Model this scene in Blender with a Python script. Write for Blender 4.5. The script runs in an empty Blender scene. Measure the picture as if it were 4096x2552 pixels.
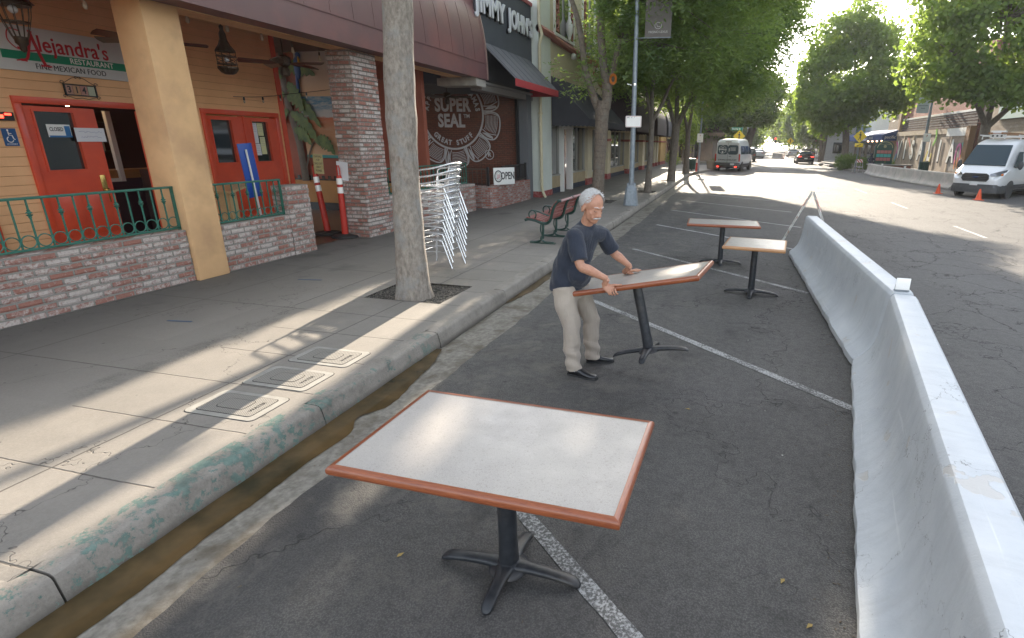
import bpy, bmesh, math, random
import numpy as np
from mathutils import Vector, Matrix, Euler, Quaternion
rad = math.radians; PI = math.pi
random.seed(7); NR = np.random.default_rng(11)
S = bpy.context.scene; C = S.collection

# ---------------------------------------------------------------- camera, sky, sun, exposure
CAMH = 2.1156
cam = bpy.data.cameras.new('camera'); co = bpy.data.objects.new('camera', cam); C.objects.link(co); S.camera = co
cam.sensor_width = 36; cam.sensor_fit = 'HORIZONTAL'; cam.lens = 2149.26/4096*36
cam.shift_x = (2048-2402.85)/4096; cam.shift_y = (1260.5-1276)/4096
cam.clip_start = .05; cam.clip_end = 3000
def cam_matrix():
    yaw, pitch, roll = -.23008, .31165, -.01602
    cy, sy, cp, sp = math.cos(yaw), math.sin(yaw), math.cos(pitch), math.sin(pitch)
    f = Vector((sy*cp, cy*cp, -sp)); r = Vector((cy, -sy, 0)); d = f.cross(r)
    cr, sr = math.cos(roll), math.sin(roll)
    r2 = cr*r+sr*d; d2 = -sr*r+cr*d
    m = Matrix(((r2.x, -d2.x, -f.x, 0), (r2.y, -d2.y, -f.y, 0), (r2.z, -d2.z, -f.z, CAMH), (0, 0, 0, 1)))
    return m
co.matrix_world = cam_matrix()
SUN_EL, SUN_AZ = rad(22), rad(-5.5)          # azimuth from +Y towards -X
SD = Vector((math.sin(SUN_AZ)*math.cos(SUN_EL), math.cos(SUN_AZ)*math.cos(SUN_EL), math.sin(SUN_EL)))
w = bpy.data.worlds.new('World'); S.world = w; w.use_nodes = True
wn = w.node_tree; bg = wn.nodes['Background']; sky = wn.nodes.new('ShaderNodeTexSky'); sky.sky_type = 'NISHITA'
sky.sun_disc = False; sky.sun_elevation = SUN_EL; sky.sun_rotation = SUN_AZ; sky.air_density = 1.0; sky.dust_density = 1.2; sky.ozone_density = 1.0
hs = wn.nodes.new('ShaderNodeHueSaturation'); hs.inputs['Saturation'].default_value = .42       # a milky, hazy sky
wn.links.new(sky.outputs[0], hs.inputs['Color']); wn.links.new(hs.outputs[0], bg.inputs[0]); bg.inputs[1].default_value = .15
sl = bpy.data.lights.new('sun', 'SUN'); sl.energy = 4.1; sl.angle = rad(.53); sl.color = (1, .87, .70)
so = bpy.data.objects.new('sun', sl); C.objects.link(so); so.rotation_euler = SD.to_track_quat('Z', 'Y').to_euler(); so.location = (0, 40, 30)
S.view_settings.view_transform = 'Standard'; S.view_settings.look = 'None'; S.view_settings.exposure = 1.92; S.view_settings.gamma = 1
S.render.engine = 'CYCLES'
try:
    S.cycles.max_bounces = 8; S.cycles.diffuse_bounces = 4; S.cycles.transparent_max_bounces = 8; S.cycles.transmission_bounces = 4
    S.cycles.caustics_reflective = False; S.cycles.caustics_refractive = False; S.cycles.sample_clamp_indirect = 6
except Exception: pass

# ---------------------------------------------------------------- node helpers
def mat(name):
    m = bpy.data.materials.new(name); m.use_nodes = True
    return m, m.node_tree, m.node_tree.nodes['Principled BSDF']
def nd(nt, typ, ins=None, **props):
    n = nt.nodes.new('ShaderNode'+typ)
    for k, v in props.items(): setattr(n, k, v)
    for k, v in (ins or {}).items():
        if isinstance(v, bpy.types.NodeSocket): nt.links.new(v, n.inputs[k])
        else: n.inputs[k].default_value = v
    return n
def col(c): return (c[0], c[1], c[2], 1) if len(c) == 3 else c
def mth(nt, op, a, b=None, c=None, clamp=False):
    n = nt.nodes.new('ShaderNodeMath'); n.operation = op; n.use_clamp = clamp
    for i, v in enumerate((a, b, c)):
        if v is None: continue
        if isinstance(v, bpy.types.NodeSocket): nt.links.new(v, n.inputs[i])
        else: n.inputs[i].default_value = v
    return n.outputs[0]
def mix(nt, f, a, b, mode='MIX'):
    n = nt.nodes.new('ShaderNodeMix'); n.data_type = 'RGBA'; n.blend_type = mode
    for i, v in ((0, f), (6, a), (7, b)):
        if isinstance(v, bpy.types.NodeSocket): nt.links.new(v, n.inputs[i])
        else: n.inputs[i].default_value = v if i == 0 else col(v)
    return n.outputs[2]
def ramp(nt, f, lo, hi, a=0.0, b=1.0):
    n = nt.nodes.new('ShaderNodeMapRange'); nt.links.new(f, n.inputs[0])
    for i, v in zip((1, 2, 3, 4), (lo, hi, a, b)): n.inputs[i].default_value = v
    return n.outputs[0]
def noise(nt, vec, scale, detail=4, rough=.6, dist=0):
    return nd(nt, 'TexNoise', {'Vector': vec, 'Scale': scale, 'Detail': detail, 'Roughness': rough, 'Distortion': dist}).outputs['Fac']
def bump(nt, b, h, strength=.3, dist=.01, normal=None):
    n = nd(nt, 'Bump', {'Height': h, 'Strength': strength, 'Distance': dist})
    if normal is not None: nt.links.new(normal, n.inputs['Normal'])
    if b is not None: nt.links.new(n.outputs[0], b.inputs['Normal'])
    return n.outputs[0]
def objco(nt): return nt.nodes.new('ShaderNodeTexCoord').outputs['Object']
def flat(name, c, rough=.6, metal=0, spec=.5, emit=None, es=1, coat=0):
    m, nt, b = mat(name)
    b.inputs['Base Color'].default_value = col(c); b.inputs['Roughness'].default_value = rough; b.inputs['Metallic'].default_value = metal
    b.inputs['Specular IOR Level'].default_value = spec; b.inputs['Coat Weight'].default_value = coat
    if emit: b.inputs['Emission Color'].default_value = col(emit); b.inputs['Emission Strength'].default_value = es
    return m
def noisy(name, c1, c2, scale=6, rough=.7, metal=0, bs=60, bst=.2, bd=.004, detail=5, lo=.35, hi=.65, c3=None, s3=1.2, coat=0):
    """two tones mixed by noise, a third in large patches, fine bump"""
    m, nt, b = mat(name); v = objco(nt)
    f = ramp(nt, noise(nt, v, scale, detail), lo, hi)
    cc = mix(nt, f, c1, c2)
    if c3: cc = mix(nt, ramp(nt, noise(nt, v, s3, 4), .48, .68), cc, c3)
    nt.links.new(cc, b.inputs['Base Color']); b.inputs['Roughness'].default_value = rough; b.inputs['Metallic'].default_value = metal
    b.inputs['Coat Weight'].default_value = coat
    if bst: bump(nt, b, noise(nt, v, bs, 3), bst, bd)
    return m

# ---------------------------------------------------------------- mesh builder
class MB:
    def __init__(s): s.v = []; s.f = []; s.mi = []; s.cur = 0
    def add(s, vs, fs, M=None):
        o = len(s.v)
        s.v += [tuple(M@Vector(v)) for v in vs] if M is not None else [tuple(v) for v in vs]
        s.f += [tuple(i+o for i in f) for f in fs]; s.mi += [s.cur]*len(fs)
        return s
    def box(s, x0, x1, y0, y1, z0, z1, M=None, bev=0, seg=2):
        if bev:
            bm = bmesh.new(); bmesh.ops.create_cube(bm, size=1)
            for v in bm.verts: v.co = Vector(((x0+x1)/2+v.co.x*(x1-x0), (y0+y1)/2+v.co.y*(y1-y0), (z0+z1)/2+v.co.z*(z1-z0)))
            bmesh.ops.bevel(bm, geom=bm.edges[:]+bm.verts[:], offset=bev, segments=seg, profile=.5, affect='EDGES')
            return s.addbm(bm, M)
        vs = [(x, y, z) for z in (z0, z1) for y in (y0, y1) for x in (x0, x1)]
        return s.add(vs, [(0, 2, 3, 1), (4, 5, 7, 6), (0, 1, 5, 4), (2, 6, 7, 3), (0, 4, 6, 2), (1, 3, 7, 5)], M)
    def addbm(s, bm, M=None):
        bm.verts.index_update()
        s.add([v.co.copy() for v in bm.verts], [[v.index for v in f.verts] for f in bm.faces], M); bm.free(); return s
    def quad(s, a, b, c, d, M=None): return s.add([a, b, c, d], [(0, 1, 2, 3)], M)
    def prism(s, poly, a, b, ax='y', M=None):
        """polygon extruded: ax y: poly in (x,z); ax x: poly in (y,z); ax z: poly in (x,y)"""
        n = len(poly)
        P = {'y': lambda p, t: (p[0], t, p[1]), 'x': lambda p, t: (t, p[0], p[1]), 'z': lambda p, t: (p[0], p[1], t)}[ax]
        vs = [P(p, a) for p in poly]+[P(p, b) for p in poly]
        return s.add(vs, [tuple(range(n))[::-1], tuple(range(n, 2*n))]+[(i, (i+1) % n, n+(i+1) % n, n+i) for i in range(n)], M)
    def tube(s, pts, r, n=8, closed=False, M=None, flat=1.0, up=None):
        pts = [Vector(p) for p in pts]; k = len(pts); rs = r if isinstance(r, (list, tuple)) else [r]*k
        tan = []
        for i in range(k):
            a = pts[(i-1) % k] if closed or i else pts[0]; b = pts[(i+1) % k] if closed or i < k-1 else pts[-1]
            tan.append((b-a).normalized())
        u = Vector(up) if up else (Vector((0, 0, 1)) if abs(tan[0].z) < .9 else Vector((1, 0, 0)))
        vs = []; 
        u = (u-tan[0]*u.dot(tan[0])).normalized()
        for i in range(k):
            u = (u-tan[i]*u.dot(tan[i])).normalized(); w_ = tan[i].cross(u)
            fu, fw = (flat, 1) if (up and flat < 1) else (1, flat)      # with 'up' given the section is thin along it
            for j in range(n):
                a = 2*PI*j/n; vs.append(pts[i]+u*(math.cos(a)*rs[i]*fu)+w_*(math.sin(a)*rs[i]*fw))
        fs = []
        for i in range(k if closed else k-1):
            i2 = (i+1) % k
            for j in range(n): fs.append((i*n+j, i*n+(j+1) % n, i2*n+(j+1) % n, i2*n+j))
        if not closed: fs += [tuple(range(n))[::-1], tuple((k-1)*n+j for j in range(n))]
        return s.add(vs, fs, M)
    def lathe(s, prof, n=16, M=None, cap=True):
        vs = []; k = len(prof)
        for r, z in prof:
            for j in range(n): a = 2*PI*j/n; vs.append((r*math.cos(a), r*math.sin(a), z))
        fs = [(i*n+j, i*n+(j+1) % n, (i+1)*n+(j+1) % n, (i+1)*n+j) for i in range(k-1) for j in range(n)]
        if cap: fs += [tuple(range(n))[::-1], tuple((k-1)*n+j for j in range(n))]
        return s.add(vs, fs, M)
    def ball(s, c, r, n=10, m=7, M=None):
        rx, ry, rz = r if isinstance(r, (tuple, list)) else (r, r, r)
        vs = [(c[0], c[1], c[2]-rz)]
        for i in range(1, m):
            t = PI*i/m
            for j in range(n): a = 2*PI*j/n; vs.append((c[0]+rx*math.sin(t)*math.cos(a), c[1]+ry*math.sin(t)*math.sin(a), c[2]-rz*math.cos(t)))
        vs.append((c[0], c[1], c[2]+rz)); L = len(vs)-1; fs = []
        for j in range(n):
            fs.append((0, 1+(j+1) % n, 1+j)); fs.append((L, L-n+j, L-n+(j+1) % n))
            for i in range(m-2): a = 1+i*n; fs.append((a+j, a+(j+1) % n, a+n+(j+1) % n, a+n+j))
        return s.add(vs, fs, M)
    def loft(s, rings, cap=True, M=None, closed=True):
        n = len(rings[0]); k = len(rings); vs = [p for r in rings for p in r]
        fs = [(i*n+j, i*n+(j+1) % n, (i+1)*n+(j+1) % n, (i+1)*n+j) for i in range(k-1) for j in range(n if closed else n-1)]
        if cap: fs += [tuple(range(n))[::-1], tuple((k-1)*n+j for j in range(n))]
        return s.add(vs, fs, M)
    def build(s, name, mt, parent=None, smooth=35, fix=True, local=False):
        me = bpy.data.meshes.new(name); me.from_pydata(s.v, [], s.f)
        for m in (mt if isinstance(mt, (list, tuple)) else [mt]): me.materials.append(m)
        if len(me.materials) > 1: me.polygons.foreach_set('material_index', s.mi)
        if fix:
            bm = bmesh.new(); bm.from_mesh(me); bmesh.ops.recalc_face_normals(bm, faces=bm.faces[:]); bm.to_mesh(me); bm.free()
        if smooth:
            me.polygons.foreach_set('use_smooth', [True]*len(me.polygons)); me.set_sharp_from_angle(angle=rad(smooth))
        me.update()
        return link(name, me, parent, local)
def link(name, me, parent=None, local=False):
    o = bpy.data.objects.new(name, me); C.objects.link(o)
    if parent is not None: adopt(o, parent, local)
    return o
def wm(o):
    m = Matrix.LocRotScale(o.location, o.rotation_euler, o.scale)
    return (wm(o.parent)@o.matrix_parent_inverse@m) if o.parent else m
def adopt(o, p, local=False):
    o.parent = p
    if not local: o.matrix_parent_inverse = wm(p).inverted()
def tag(o, label=None, cat=None, group=None, kind=None):
    if label: o['label'] = label
    if cat: o['category'] = cat
    if group: o['group'] = group
    if kind: o['kind'] = kind
    return o
def thing(name, label, cat, loc=(0, 0, 0), rz=0, group=None):
    o = bpy.data.objects.new(name, None); C.objects.link(o); o.location = loc; o.rotation_euler = (0, 0, rz)
    o.empty_display_size = .1
    return tag(o, label, cat, group)
KIDS = {}
def copy_tree(o, parent=None):
    c = o.copy(); C.objects.link(c)
    if parent is not None: c.parent = parent; c.matrix_parent_inverse = o.matrix_parent_inverse.copy()
    for ch in list(o.children): copy_tree(ch, c)
    return c
def place(src, loc, rz, label, first=False, group=None):
    o = src if first else copy_tree(src)
    o.location = loc; o.rotation_euler = (0, 0, rz); o['label'] = label
    if group: o['group'] = group
    return o
def text(name, s, size, mt, parent, M, ext=.004, align='CENTER', bold=0, sx=1.0, space=1.0, shear=0, fit=None):
    cu = bpy.data.curves.new(name, 'FONT'); cu.body = s; cu.size = size; cu.extrude = ext; cu.align_x = align; cu.align_y = 'CENTER'
    cu.offset = bold; cu.space_character = space; cu.shear = shear; cu.resolution_u = 3
    t = bpy.data.objects.new(name, cu); C.objects.link(t)
    bpy.context.view_layer.update()
    me = bpy.data.meshes.new_from_object(t.evaluated_get(bpy.context.evaluated_depsgraph_get()))
    bpy.data.objects.remove(t); bpy.data.curves.remove(cu)
    if fit:
        xs_ = [v.co.x for v in me.vertices]; sx = fit/(max(xs_)-min(xs_)); me.transform(Matrix.Translation((-(max(xs_)+min(xs_))/2, 0, 0)))
    me.transform(M@Matrix.Diagonal((sx, 1, 1, 1))); me.materials.clear(); me.materials.append(mt); me.name = name
    return link(name, me, parent)
# text frames: on a wall that faces +X (text runs along -Y..+Y seen from the street) / faces -Y (towards the camera)
def FX(x, y, z): return Matrix.Translation((x, y, z))@Matrix(((0, 0, 1, 0), (1, 0, 0, 0), (0, 1, 0, 0), (0, 0, 0, 1)))
def FY(x, y, z): return Matrix.Translation((x, y, z))@Matrix(((1, 0, 0, 0), (0, 0, -1, 0), (0, 1, 0, 0), (0, 0, 0, 1)))
def FmX(x, y, z): return Matrix.Translation((x, y, z))@Matrix(((0, 0, -1, 0), (-1, 0, 0, 0), (0, 1, 0, 0), (0, 0, 0, 1)))
def lerp(a, b, t): return a+(b-a)*t
def smoothpts(pts, n=6, closed=False):
    P = [Vector(p) for p in pts]; k = len(P); out = []
    for i in range(k if closed else k-1):
        p0 = P[(i-1) % k] if closed or i else P[0]; p1 = P[i]; p2 = P[(i+1) % k]; p3 = P[(i+2) % k] if closed or i < k-2 else P[-1]
        for j in range(n):
            t = j/n; out.append(.5*((2*p1)+(-p0+p2)*t+(2*p0-5*p1+4*p2-p3)*t*t+(-p0+3*p1-3*p2+p3)*t**3))
    if not closed: out.append(P[-1])
    return out
# ---------------------------------------------------------------- setting materials
def sepxyz(nt, v): return nt.nodes.new('ShaderNodeSeparateXYZ'), nt.links
def xyz(nt, v):
    n = nt.nodes.new('ShaderNodeSeparateXYZ'); nt.links.new(v, n.inputs[0]); return n.outputs
def comb(nt, x, y, z=0.0):
    return nd(nt, 'CombineXYZ', {0: x, 1: y, 2: z}).outputs[0]
def cracks(nt, v, scale, width, lo, hi, dist=.35, seed=0):
    """thin wandering crack lines inside random patches"""
    n1 = nd(nt, 'TexNoise', {'Vector': v, 'Scale': scale*1.6, 'Detail': 5, 'Roughness': .65})
    off = nd(nt, 'VectorMath', {0: n1.outputs['Color'], 1: (.5+seed, .5, .5)}, operation='SUBTRACT').outputs[0]
    sc = nd(nt, 'VectorMath', {0: off, 'Scale': dist/scale*2}, operation='SCALE').outputs[0]
    vv = nd(nt, 'VectorMath', {0: v, 1: sc}, operation='ADD').outputs[0]
    vo = nd(nt, 'TexVoronoi', {'Vector': vv, 'Scale': scale}, feature='DISTANCE_TO_EDGE').outputs['Distance']
    line = ramp(nt, vo, 0, width*scale, 1, 0)
    mask = ramp(nt, noise(nt, v, scale*.28, 2, .5), lo, hi)
    return mth(nt, 'MULTIPLY', line, mask)
def mat_asphalt():
    m, nt, b = mat('asphalt'); v = objco(nt); x, y, z = xyz(nt, v)
    grain = noise(nt, v, 95, 3, .7); mid = noise(nt, v, 14, 5, .65); big = noise(nt, v, .55, 5, .6)
    c = mix(nt, ramp(nt, big, .35, .65), (.088, .082, .076), (.155, .146, .135))
    g2 = nd(nt, 'TexVoronoi', {'Vector': v, 'Scale': 120}).outputs['Distance']; grain = mth(nt, 'ADD', mth(nt, 'MULTIPLY', grain, .6), mth(nt, 'MULTIPLY', mth(nt, 'SUBTRACT', .75, g2), .5))
    c = mix(nt, ramp(nt, grain, .32, .68), mix(nt, .6, c, (.03, .029, .028)), mix(nt, .42, c, (.19, .18, .17)))
    c = mix(nt, ramp(nt, mid, .45, .75, 0, .35), c, (.05, .048, .046))
    # dark sealed strip beside the gutter and oily stains in the bays
    edge = mth(nt, 'ADD', x, mth(nt, 'MULTIPLY', mid, .5))
    strip = mth(nt, 'MULTIPLY', ramp(nt, edge, -2.2, -1.6, 1, 0), ramp(nt, y, 3, 2.2))
    c = mix(nt, mth(nt, 'MULTIPLY', strip, .8), c, (.032, .03, .03))
    pat = ramp(nt, noise(nt, v, 2.6, 6, .7, .4), .50, .62); c = mix(nt, mth(nt, 'MULTIPLY', mth(nt, 'MULTIPLY', pat, ramp(nt, x, .2, -1.2)), .5), c, (.16, .145, .125))
    st = ramp(nt, noise(nt, v, 1.3, 5, .72, .6), .54, .70)
    bay = mth(nt, 'MULTIPLY', ramp(nt, x, 3.2, 2.0), st)
    c = mix(nt, mth(nt, 'MULTIPLY', bay, .62), c, (.026, .024, .023))
    # lanes worn paler
    lane = ramp(nt, x, 2.2, 4.0); c = mix(nt, mth(nt, 'MULTIPLY', lane, .6), c, (.125, .122, .119))
    c = mix(nt, ramp(nt, noise(nt, comb(nt, x, mth(nt, 'MULTIPLY', y, .07)), 3.2, 4), .5, .8, 0, .35), c, (.06, .056, .053))
    # spots, gum, small white specks
    sp = nd(nt, 'TexVoronoi', {'Vector': v, 'Scale': 4.3}).outputs['Distance']
    spm = mth(nt, 'MULTIPLY', ramp(nt, sp, .09, .13, 1, 0), ramp(nt, noise(nt, v, .9, 2), .52, .58))
    c = mix(nt, mth(nt, 'MULTIPLY', spm, .6), c, (.02, .018, .018))
    wp = nd(nt, 'TexVoronoi', {'Vector': v, 'Scale': 2.6, 'Randomness': 1}).outputs['Distance']
    c = mix(nt, ramp(nt, wp, .016, .022, 1, 0), c, (.45, .44, .4))
    ck = cracks(nt, v, 1.05, .011, .45, .54); ck2 = cracks(nt, v, .38, .010, .38, .48, .5, .3)
    lanemask = ramp(nt, x, 1.6, 2.6)
    ckk = mth(nt, 'MAXIMUM', mth(nt, 'MULTIPLY', ck, lanemask), mth(nt, 'MULTIPLY', ck2, .8))
    c = mix(nt, mth(nt, 'MULTIPLY', ckk, .9), c, (.014, .013, .012))
    nt.links.new(c, b.inputs['Base Color']); nt.links.new(ramp(nt, mid, .3, .7, .72, .92), b.inputs['Roughness'])
    h = mth(nt, 'SUBTRACT', mth(nt, 'ADD', grain, mth(nt, 'MULTIPLY', mid, .6)), mth(nt, 'MULTIPLY', ckk, 2.5))
    bump(nt, b, h, .8, .008); return m
def mat_pavement():
    m, nt, b = mat('concrete_pavement'); v = objco(nt); x, y, z = xyz(nt, v)
    f = noise(nt, v, 70, 4, .7); mid = noise(nt, v, 5, 6, .7); big = noise(nt, v, .8, 4, .6)
    c = mix(nt, ramp(nt, big, .3, .7), (.20, .18, .155), (.295, .265, .23))
    c = mix(nt, ramp(nt, mid, .35, .75, 0, .55), c, (.17, .158, .142))
    c = mix(nt, ramp(nt, f, .35, .7, 0, .28), c, (.40, .375, .34))
    # each flag a slightly different tone
    fy = mth(nt, 'FLOOR', mth(nt, 'DIVIDE', mth(nt, 'SUBTRACT', y, 1.37), 1.27)); fx = mth(nt, 'FLOOR', mth(nt, 'DIVIDE', mth(nt, 'ADD', x, 3.94), 1.5))
    wn_ = nd(nt, 'TexWhiteNoise', {'Vector': comb(nt, fx, fy)}).outputs['Value']
    c = mix(nt, ramp(nt, wn_, 0, 1, 0, .3), c, (.19, .175, .155))
    # darker tone towards the shop fronts, and dark drips
    front_dark = mth(nt, 'MULTIPLY', ramp(nt, mth(nt, 'ADD', x, mth(nt, 'MULTIPLY', mid, 1.2)), -6.4, -4.3, .85, .0), 1.0)
    c = mix(nt, front_dark, c, (.085, .078, .072))
    gm = nd(nt, 'TexVoronoi', {'Vector': v, 'Scale': 3.1}).outputs['Distance']
    c = mix(nt, ramp(nt, gm, .035, .05, .65, 0), c, (.05, .045, .04))
    wet = ramp(nt, noise(nt, v, .9, 3, .6), .60, .7)
    c = mix(nt, mth(nt, 'MULTIPLY', mth(nt, 'MULTIPLY', wet, ramp(nt, x, -5.0, -6.2)), .5), c, (.05, .045, .042))
    # scored joints
    def joint(coord, origin, step, wd):
        t = mth(nt, 'FRACT', mth(nt, 'DIVIDE', mth(nt, 'SUBTRACT', coord, origin), step))
        t = mth(nt, 'ABSOLUTE', mth(nt, 'SUBTRACT', t, .5))
        return ramp(nt, t, .5-wd/step, .5-wd/step*.35)
    jit = mth(nt, 'MULTIPLY', mth(nt, 'SUBTRACT', noise(nt, v, 9, 3), .5), .012)
    jy = joint(mth(nt, 'ADD', y, jit), 1.37, .635, .008)
    near = ramp(nt, x, -3.955, -3.945); jy_in = mth(nt, 'MULTIPLY', jy, 1.0)
    jx = ramp(nt, mth(nt, 'ABSOLUTE', mth(nt, 'SUBTRACT', mth(nt, 'ADD', x, jit), -3.94)), .004, .009, 1, 0)
    jx2 = ramp(nt, mth(nt, 'ABSOLUTE', mth(nt, 'SUBTRACT', mth(nt, 'ADD', x, jit), -6.35)), .004, .010, 1, 0)
    jx3 = ramp(nt, mth(nt, 'ABSOLUTE', mth(nt, 'SUBTRACT', mth(nt, 'ADD', x, jit), -5.1)), .004, .010, 1, 0)
    # wide old joint only every other score further in
    jyw = mth(nt, 'MULTIPLY', joint(mth(nt, 'ADD', y, jit), 1.37, 1.27*1.5, .008), ramp(nt, x, -4.72, -4.73))
    jyn = mth(nt, 'MULTIPLY', jy, ramp(nt, x, -4.73, -4.72))
    j = mth(nt, 'MAXIMUM', mth(nt, 'MAXIMUM', jyn, jyw), mth(nt, 'MAXIMUM', jx, mth(nt, 'MAXIMUM', jx2, mth(nt, 'MULTIPLY', jx3, ramp(nt, y, 5.2, 5.3)))))
    c = mix(nt, mth(nt, 'MULTIPLY', j, .8), c, (.06, .052, .045))
    # rough exposed band
    band = mth(nt, 'MULTIPLY', ramp(nt, mth(nt, 'ABSOLUTE', mth(nt, 'ADD', x, 4.9)), .10, .16, 1, 0), ramp(nt, mth(nt, 'ABSOLUTE', mth(nt, 'SUBTRACT', y, 3.9)), 1.0, 1.2, 1, 0))
    peb = nd(nt, 'TexVoronoi', {'Vector': v, 'Scale': 55}).outputs['Distance']
    c = mix(nt, mth(nt, 'MULTIPLY', mth(nt, 'MULTIPLY', band, ramp(nt, mid, .42, .6)), ramp(nt, peb, .1, .5, 0, .4)), c, (.10, .09, .075))
    ck = cracks(nt, v, .55, .006, .5, .56, .5)
    c = mix(nt, mth(nt, 'MULTIPLY', ck, .8), c, (.04, .035, .03))
    # blue tape marks
    nt.links.new(c, b.inputs['Base Color']); b.inputs['Roughness'].default_value = .82
    h = mth(nt, 'SUBTRACT', mth(nt, 'ADD', mth(nt, 'MULTIPLY', f, .5), mth(nt, 'MULTIPLY', mth(nt, 'MULTIPLY', band, peb), 2)), mth(nt, 'MULTIPLY', mth(nt, 'ADD', j, ck), 1.6))
    bump(nt, b, h, .5, .005); return m
def mat_curb():
    m, nt, b = mat('curb_concrete'); v = objco(nt); x, y, z = xyz(nt, v)
    f = noise(nt, v, 60, 4, .7); mid = noise(nt, v, 4.5, 6, .7)
    c = mix(nt, ramp(nt, mid, .3, .7), (.30, .27, .235), (.20, .18, .155))
    c = mix(nt, ramp(nt, f, .4, .7, 0, .35), c, (.38, .35, .31))
    c = mix(nt, ramp(nt, z, .03, -.03, 0, .8), c, (.055, .048, .038))
    p = noise(nt, v, 11, 10, .78, .15); p2 = noise(nt, v, 1.4, 3, .6)
    thr = mth(nt, 'ADD', p, mth(nt, 'MULTIPLY', mth(nt, 'SUBTRACT', p2, .5), .5))
    paint = mth(nt, 'MULTIPLY', ramp(nt, thr, .575, .583), ramp(nt, y, 5.6, 4.2))
    c = mix(nt, paint, c, mix(nt, ramp(nt, noise(nt, v, 20, 3), .3, .7), (.10, .165, .14), (.17, .235, .205)))
    halo = mth(nt, 'MULTIPLY', ramp(nt, thr, .50, .57), ramp(nt, y, 5.6, 4.2))
    c = mix(nt, mth(nt, 'MULTIPLY', ramp(nt, noise(nt, v, 2.2, 5, .7), .52, .66), .45), c, (.11, .095, .08))
    nt.links.new(c, b.inputs['Base Color']); b.inputs['Roughness'].default_value = .8
    bump(nt, b, mth(nt, 'ADD', mth(nt, 'ADD', f, mth(nt, 'MULTIPLY', paint, 1.2)), mid), .5, .005); return m
def mat_paint(name, c, wear=.5):
    m, nt, b = mat(name); v = objco(nt)
    n = noise(nt, v, 60, 5, .75); n2 = noise(nt, v, 3, 3)
    f = ramp(nt, mth(nt, 'ADD', n, mth(nt, 'MULTIPLY', mth(nt, 'SUBTRACT', n2, .5), .4)), wear-.05, wear+.07, 0, 1)
    cc = mix(nt, f, c, (.10, .098, .095)); nt.links.new(cc, b.inputs['Base Color']); b.inputs['Roughness'].default_value = .75
    bump(nt, b, n, .4, .003); return m
def mat_brick(name='brick', bw=.235, bh=.078, mortar=.012, c1=(.33, .145, .11), c2=(.27, .155, .13), wash=(.56, .50, .465), mc=(.26, .24, .215), washlo=.43, washhi=.60, tone=1.0):
    m, nt, b = mat(name); v = objco(nt); x, y, z = xyz(nt, v)
    u = mth(nt, 'ADD', x, y)
    wob = mth(nt, 'MULTIPLY', mth(nt, 'SUBTRACT', noise(nt, v, 6, 3), .5), .014); wob2 = mth(nt, 'MULTIPLY', mth(nt, 'SUBTRACT', noise(nt, v, 5, 3, .5), .5), .03)
    vec = comb(nt, mth(nt, 'ADD', u, wob2), mth(nt, 'ADD', z, wob))
    bt = nd(nt, 'TexBrick', {'Vector': vec, 'Color1': (0, 0, 0, 1), 'Color2': (1, 1, 1, 1), 'Mortar': (.5, .5, .5, 1), 'Scale': 1, 'Mortar Size': mortar, 'Mortar Smooth': .35, 'Brick Width': bw, 'Row Height': bh}, offset=.5)
    r = bt.outputs['Color']; mo = bt.outputs['Fac']
    rw = nd(nt, 'SeparateColor', {0: r}).outputs[0]
    c = mix(nt, rw, c1, c2)
    n1 = noise(nt, v, 16, 6, .75, .4); thr = mth(nt, 'ADD', n1, mth(nt, 'MULTIPLY', mth(nt, 'SUBTRACT', rw, .5), .28))
    c = mix(nt, ramp(nt, thr, washlo, washhi, 0, .85), c, wash)
    c = mix(nt, ramp(nt, noise(nt, v, 45, 4), .5, .8, 0, .5), c, (.12, .07, .055))
    c = mix(nt, mo, c, mc)
    nt.links.new(c, b.inputs['Base Color']); b.inputs['Roughness'].default_value = .88
    bump(nt, b, mth(nt, 'ADD', mth(nt, 'MULTIPLY', mo, -1.6), mth(nt, 'MULTIPLY', n1, .7)), .8, .012); return m

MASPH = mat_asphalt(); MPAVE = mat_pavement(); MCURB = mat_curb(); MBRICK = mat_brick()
MWHITEP = mat_paint('road_paint_worn', (.40, .40, .39), .48); MWHITEN = mat_paint('road_paint', (.42, .42, .41), .55)
MGUT = noisy('gutter_concrete', (.27, .25, .215), (.16, .145, .12), 22, .8, bs=60, bst=.6, bd=.006, c3=(.11, .09, .065), s3=3.5)
MEARTH = noisy('earth', (.16, .14, .11), (.10, .09, .07), 2, .9)
MGRAVEL = None
def mat_gravel():
    m, nt, b = mat('gravel'); v = objco(nt)
    vo = nd(nt, 'TexVoronoi', {'Vector': v, 'Scale': 62}); r = nd(nt, 'SeparateColor', {0: vo.outputs['Color']}).outputs[0]
    c = mix(nt, r, (.07, .06, .05), (.27, .24, .2)); c = mix(nt, ramp(nt, vo.outputs['Distance'], .25, .6), c, (.02, .018, .015))
    nt.links.new(c, b.inputs['Base Color']); b.inputs['Roughness'].default_value = .9
    bump(nt, b, vo.outputs['Distance'], -1, .012); return m
MGRAVEL = mat_gravel()

# ---------------------------------------------------------------- ground, road, pavements
def sheet(name, x0, x1, y0, y1, z, mt, nx=1, ny=1):
    m = MB(); m.add([(lerp(x0, x1, i/nx), lerp(y0, y1, j/ny), z) for j in range(ny+1) for i in range(nx+1)],
                    [(j*(nx+1)+i, j*(nx+1)+i+1, (j+1)*(nx+1)+i+1, (j+1)*(nx+1)+i) for j in range(ny) for i in range(nx)])
    return tag(m.build(name, mt, smooth=0), kind='structure')
sheet('ground', -400, 400, -200, 900, -.14, MEARTH)
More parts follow.
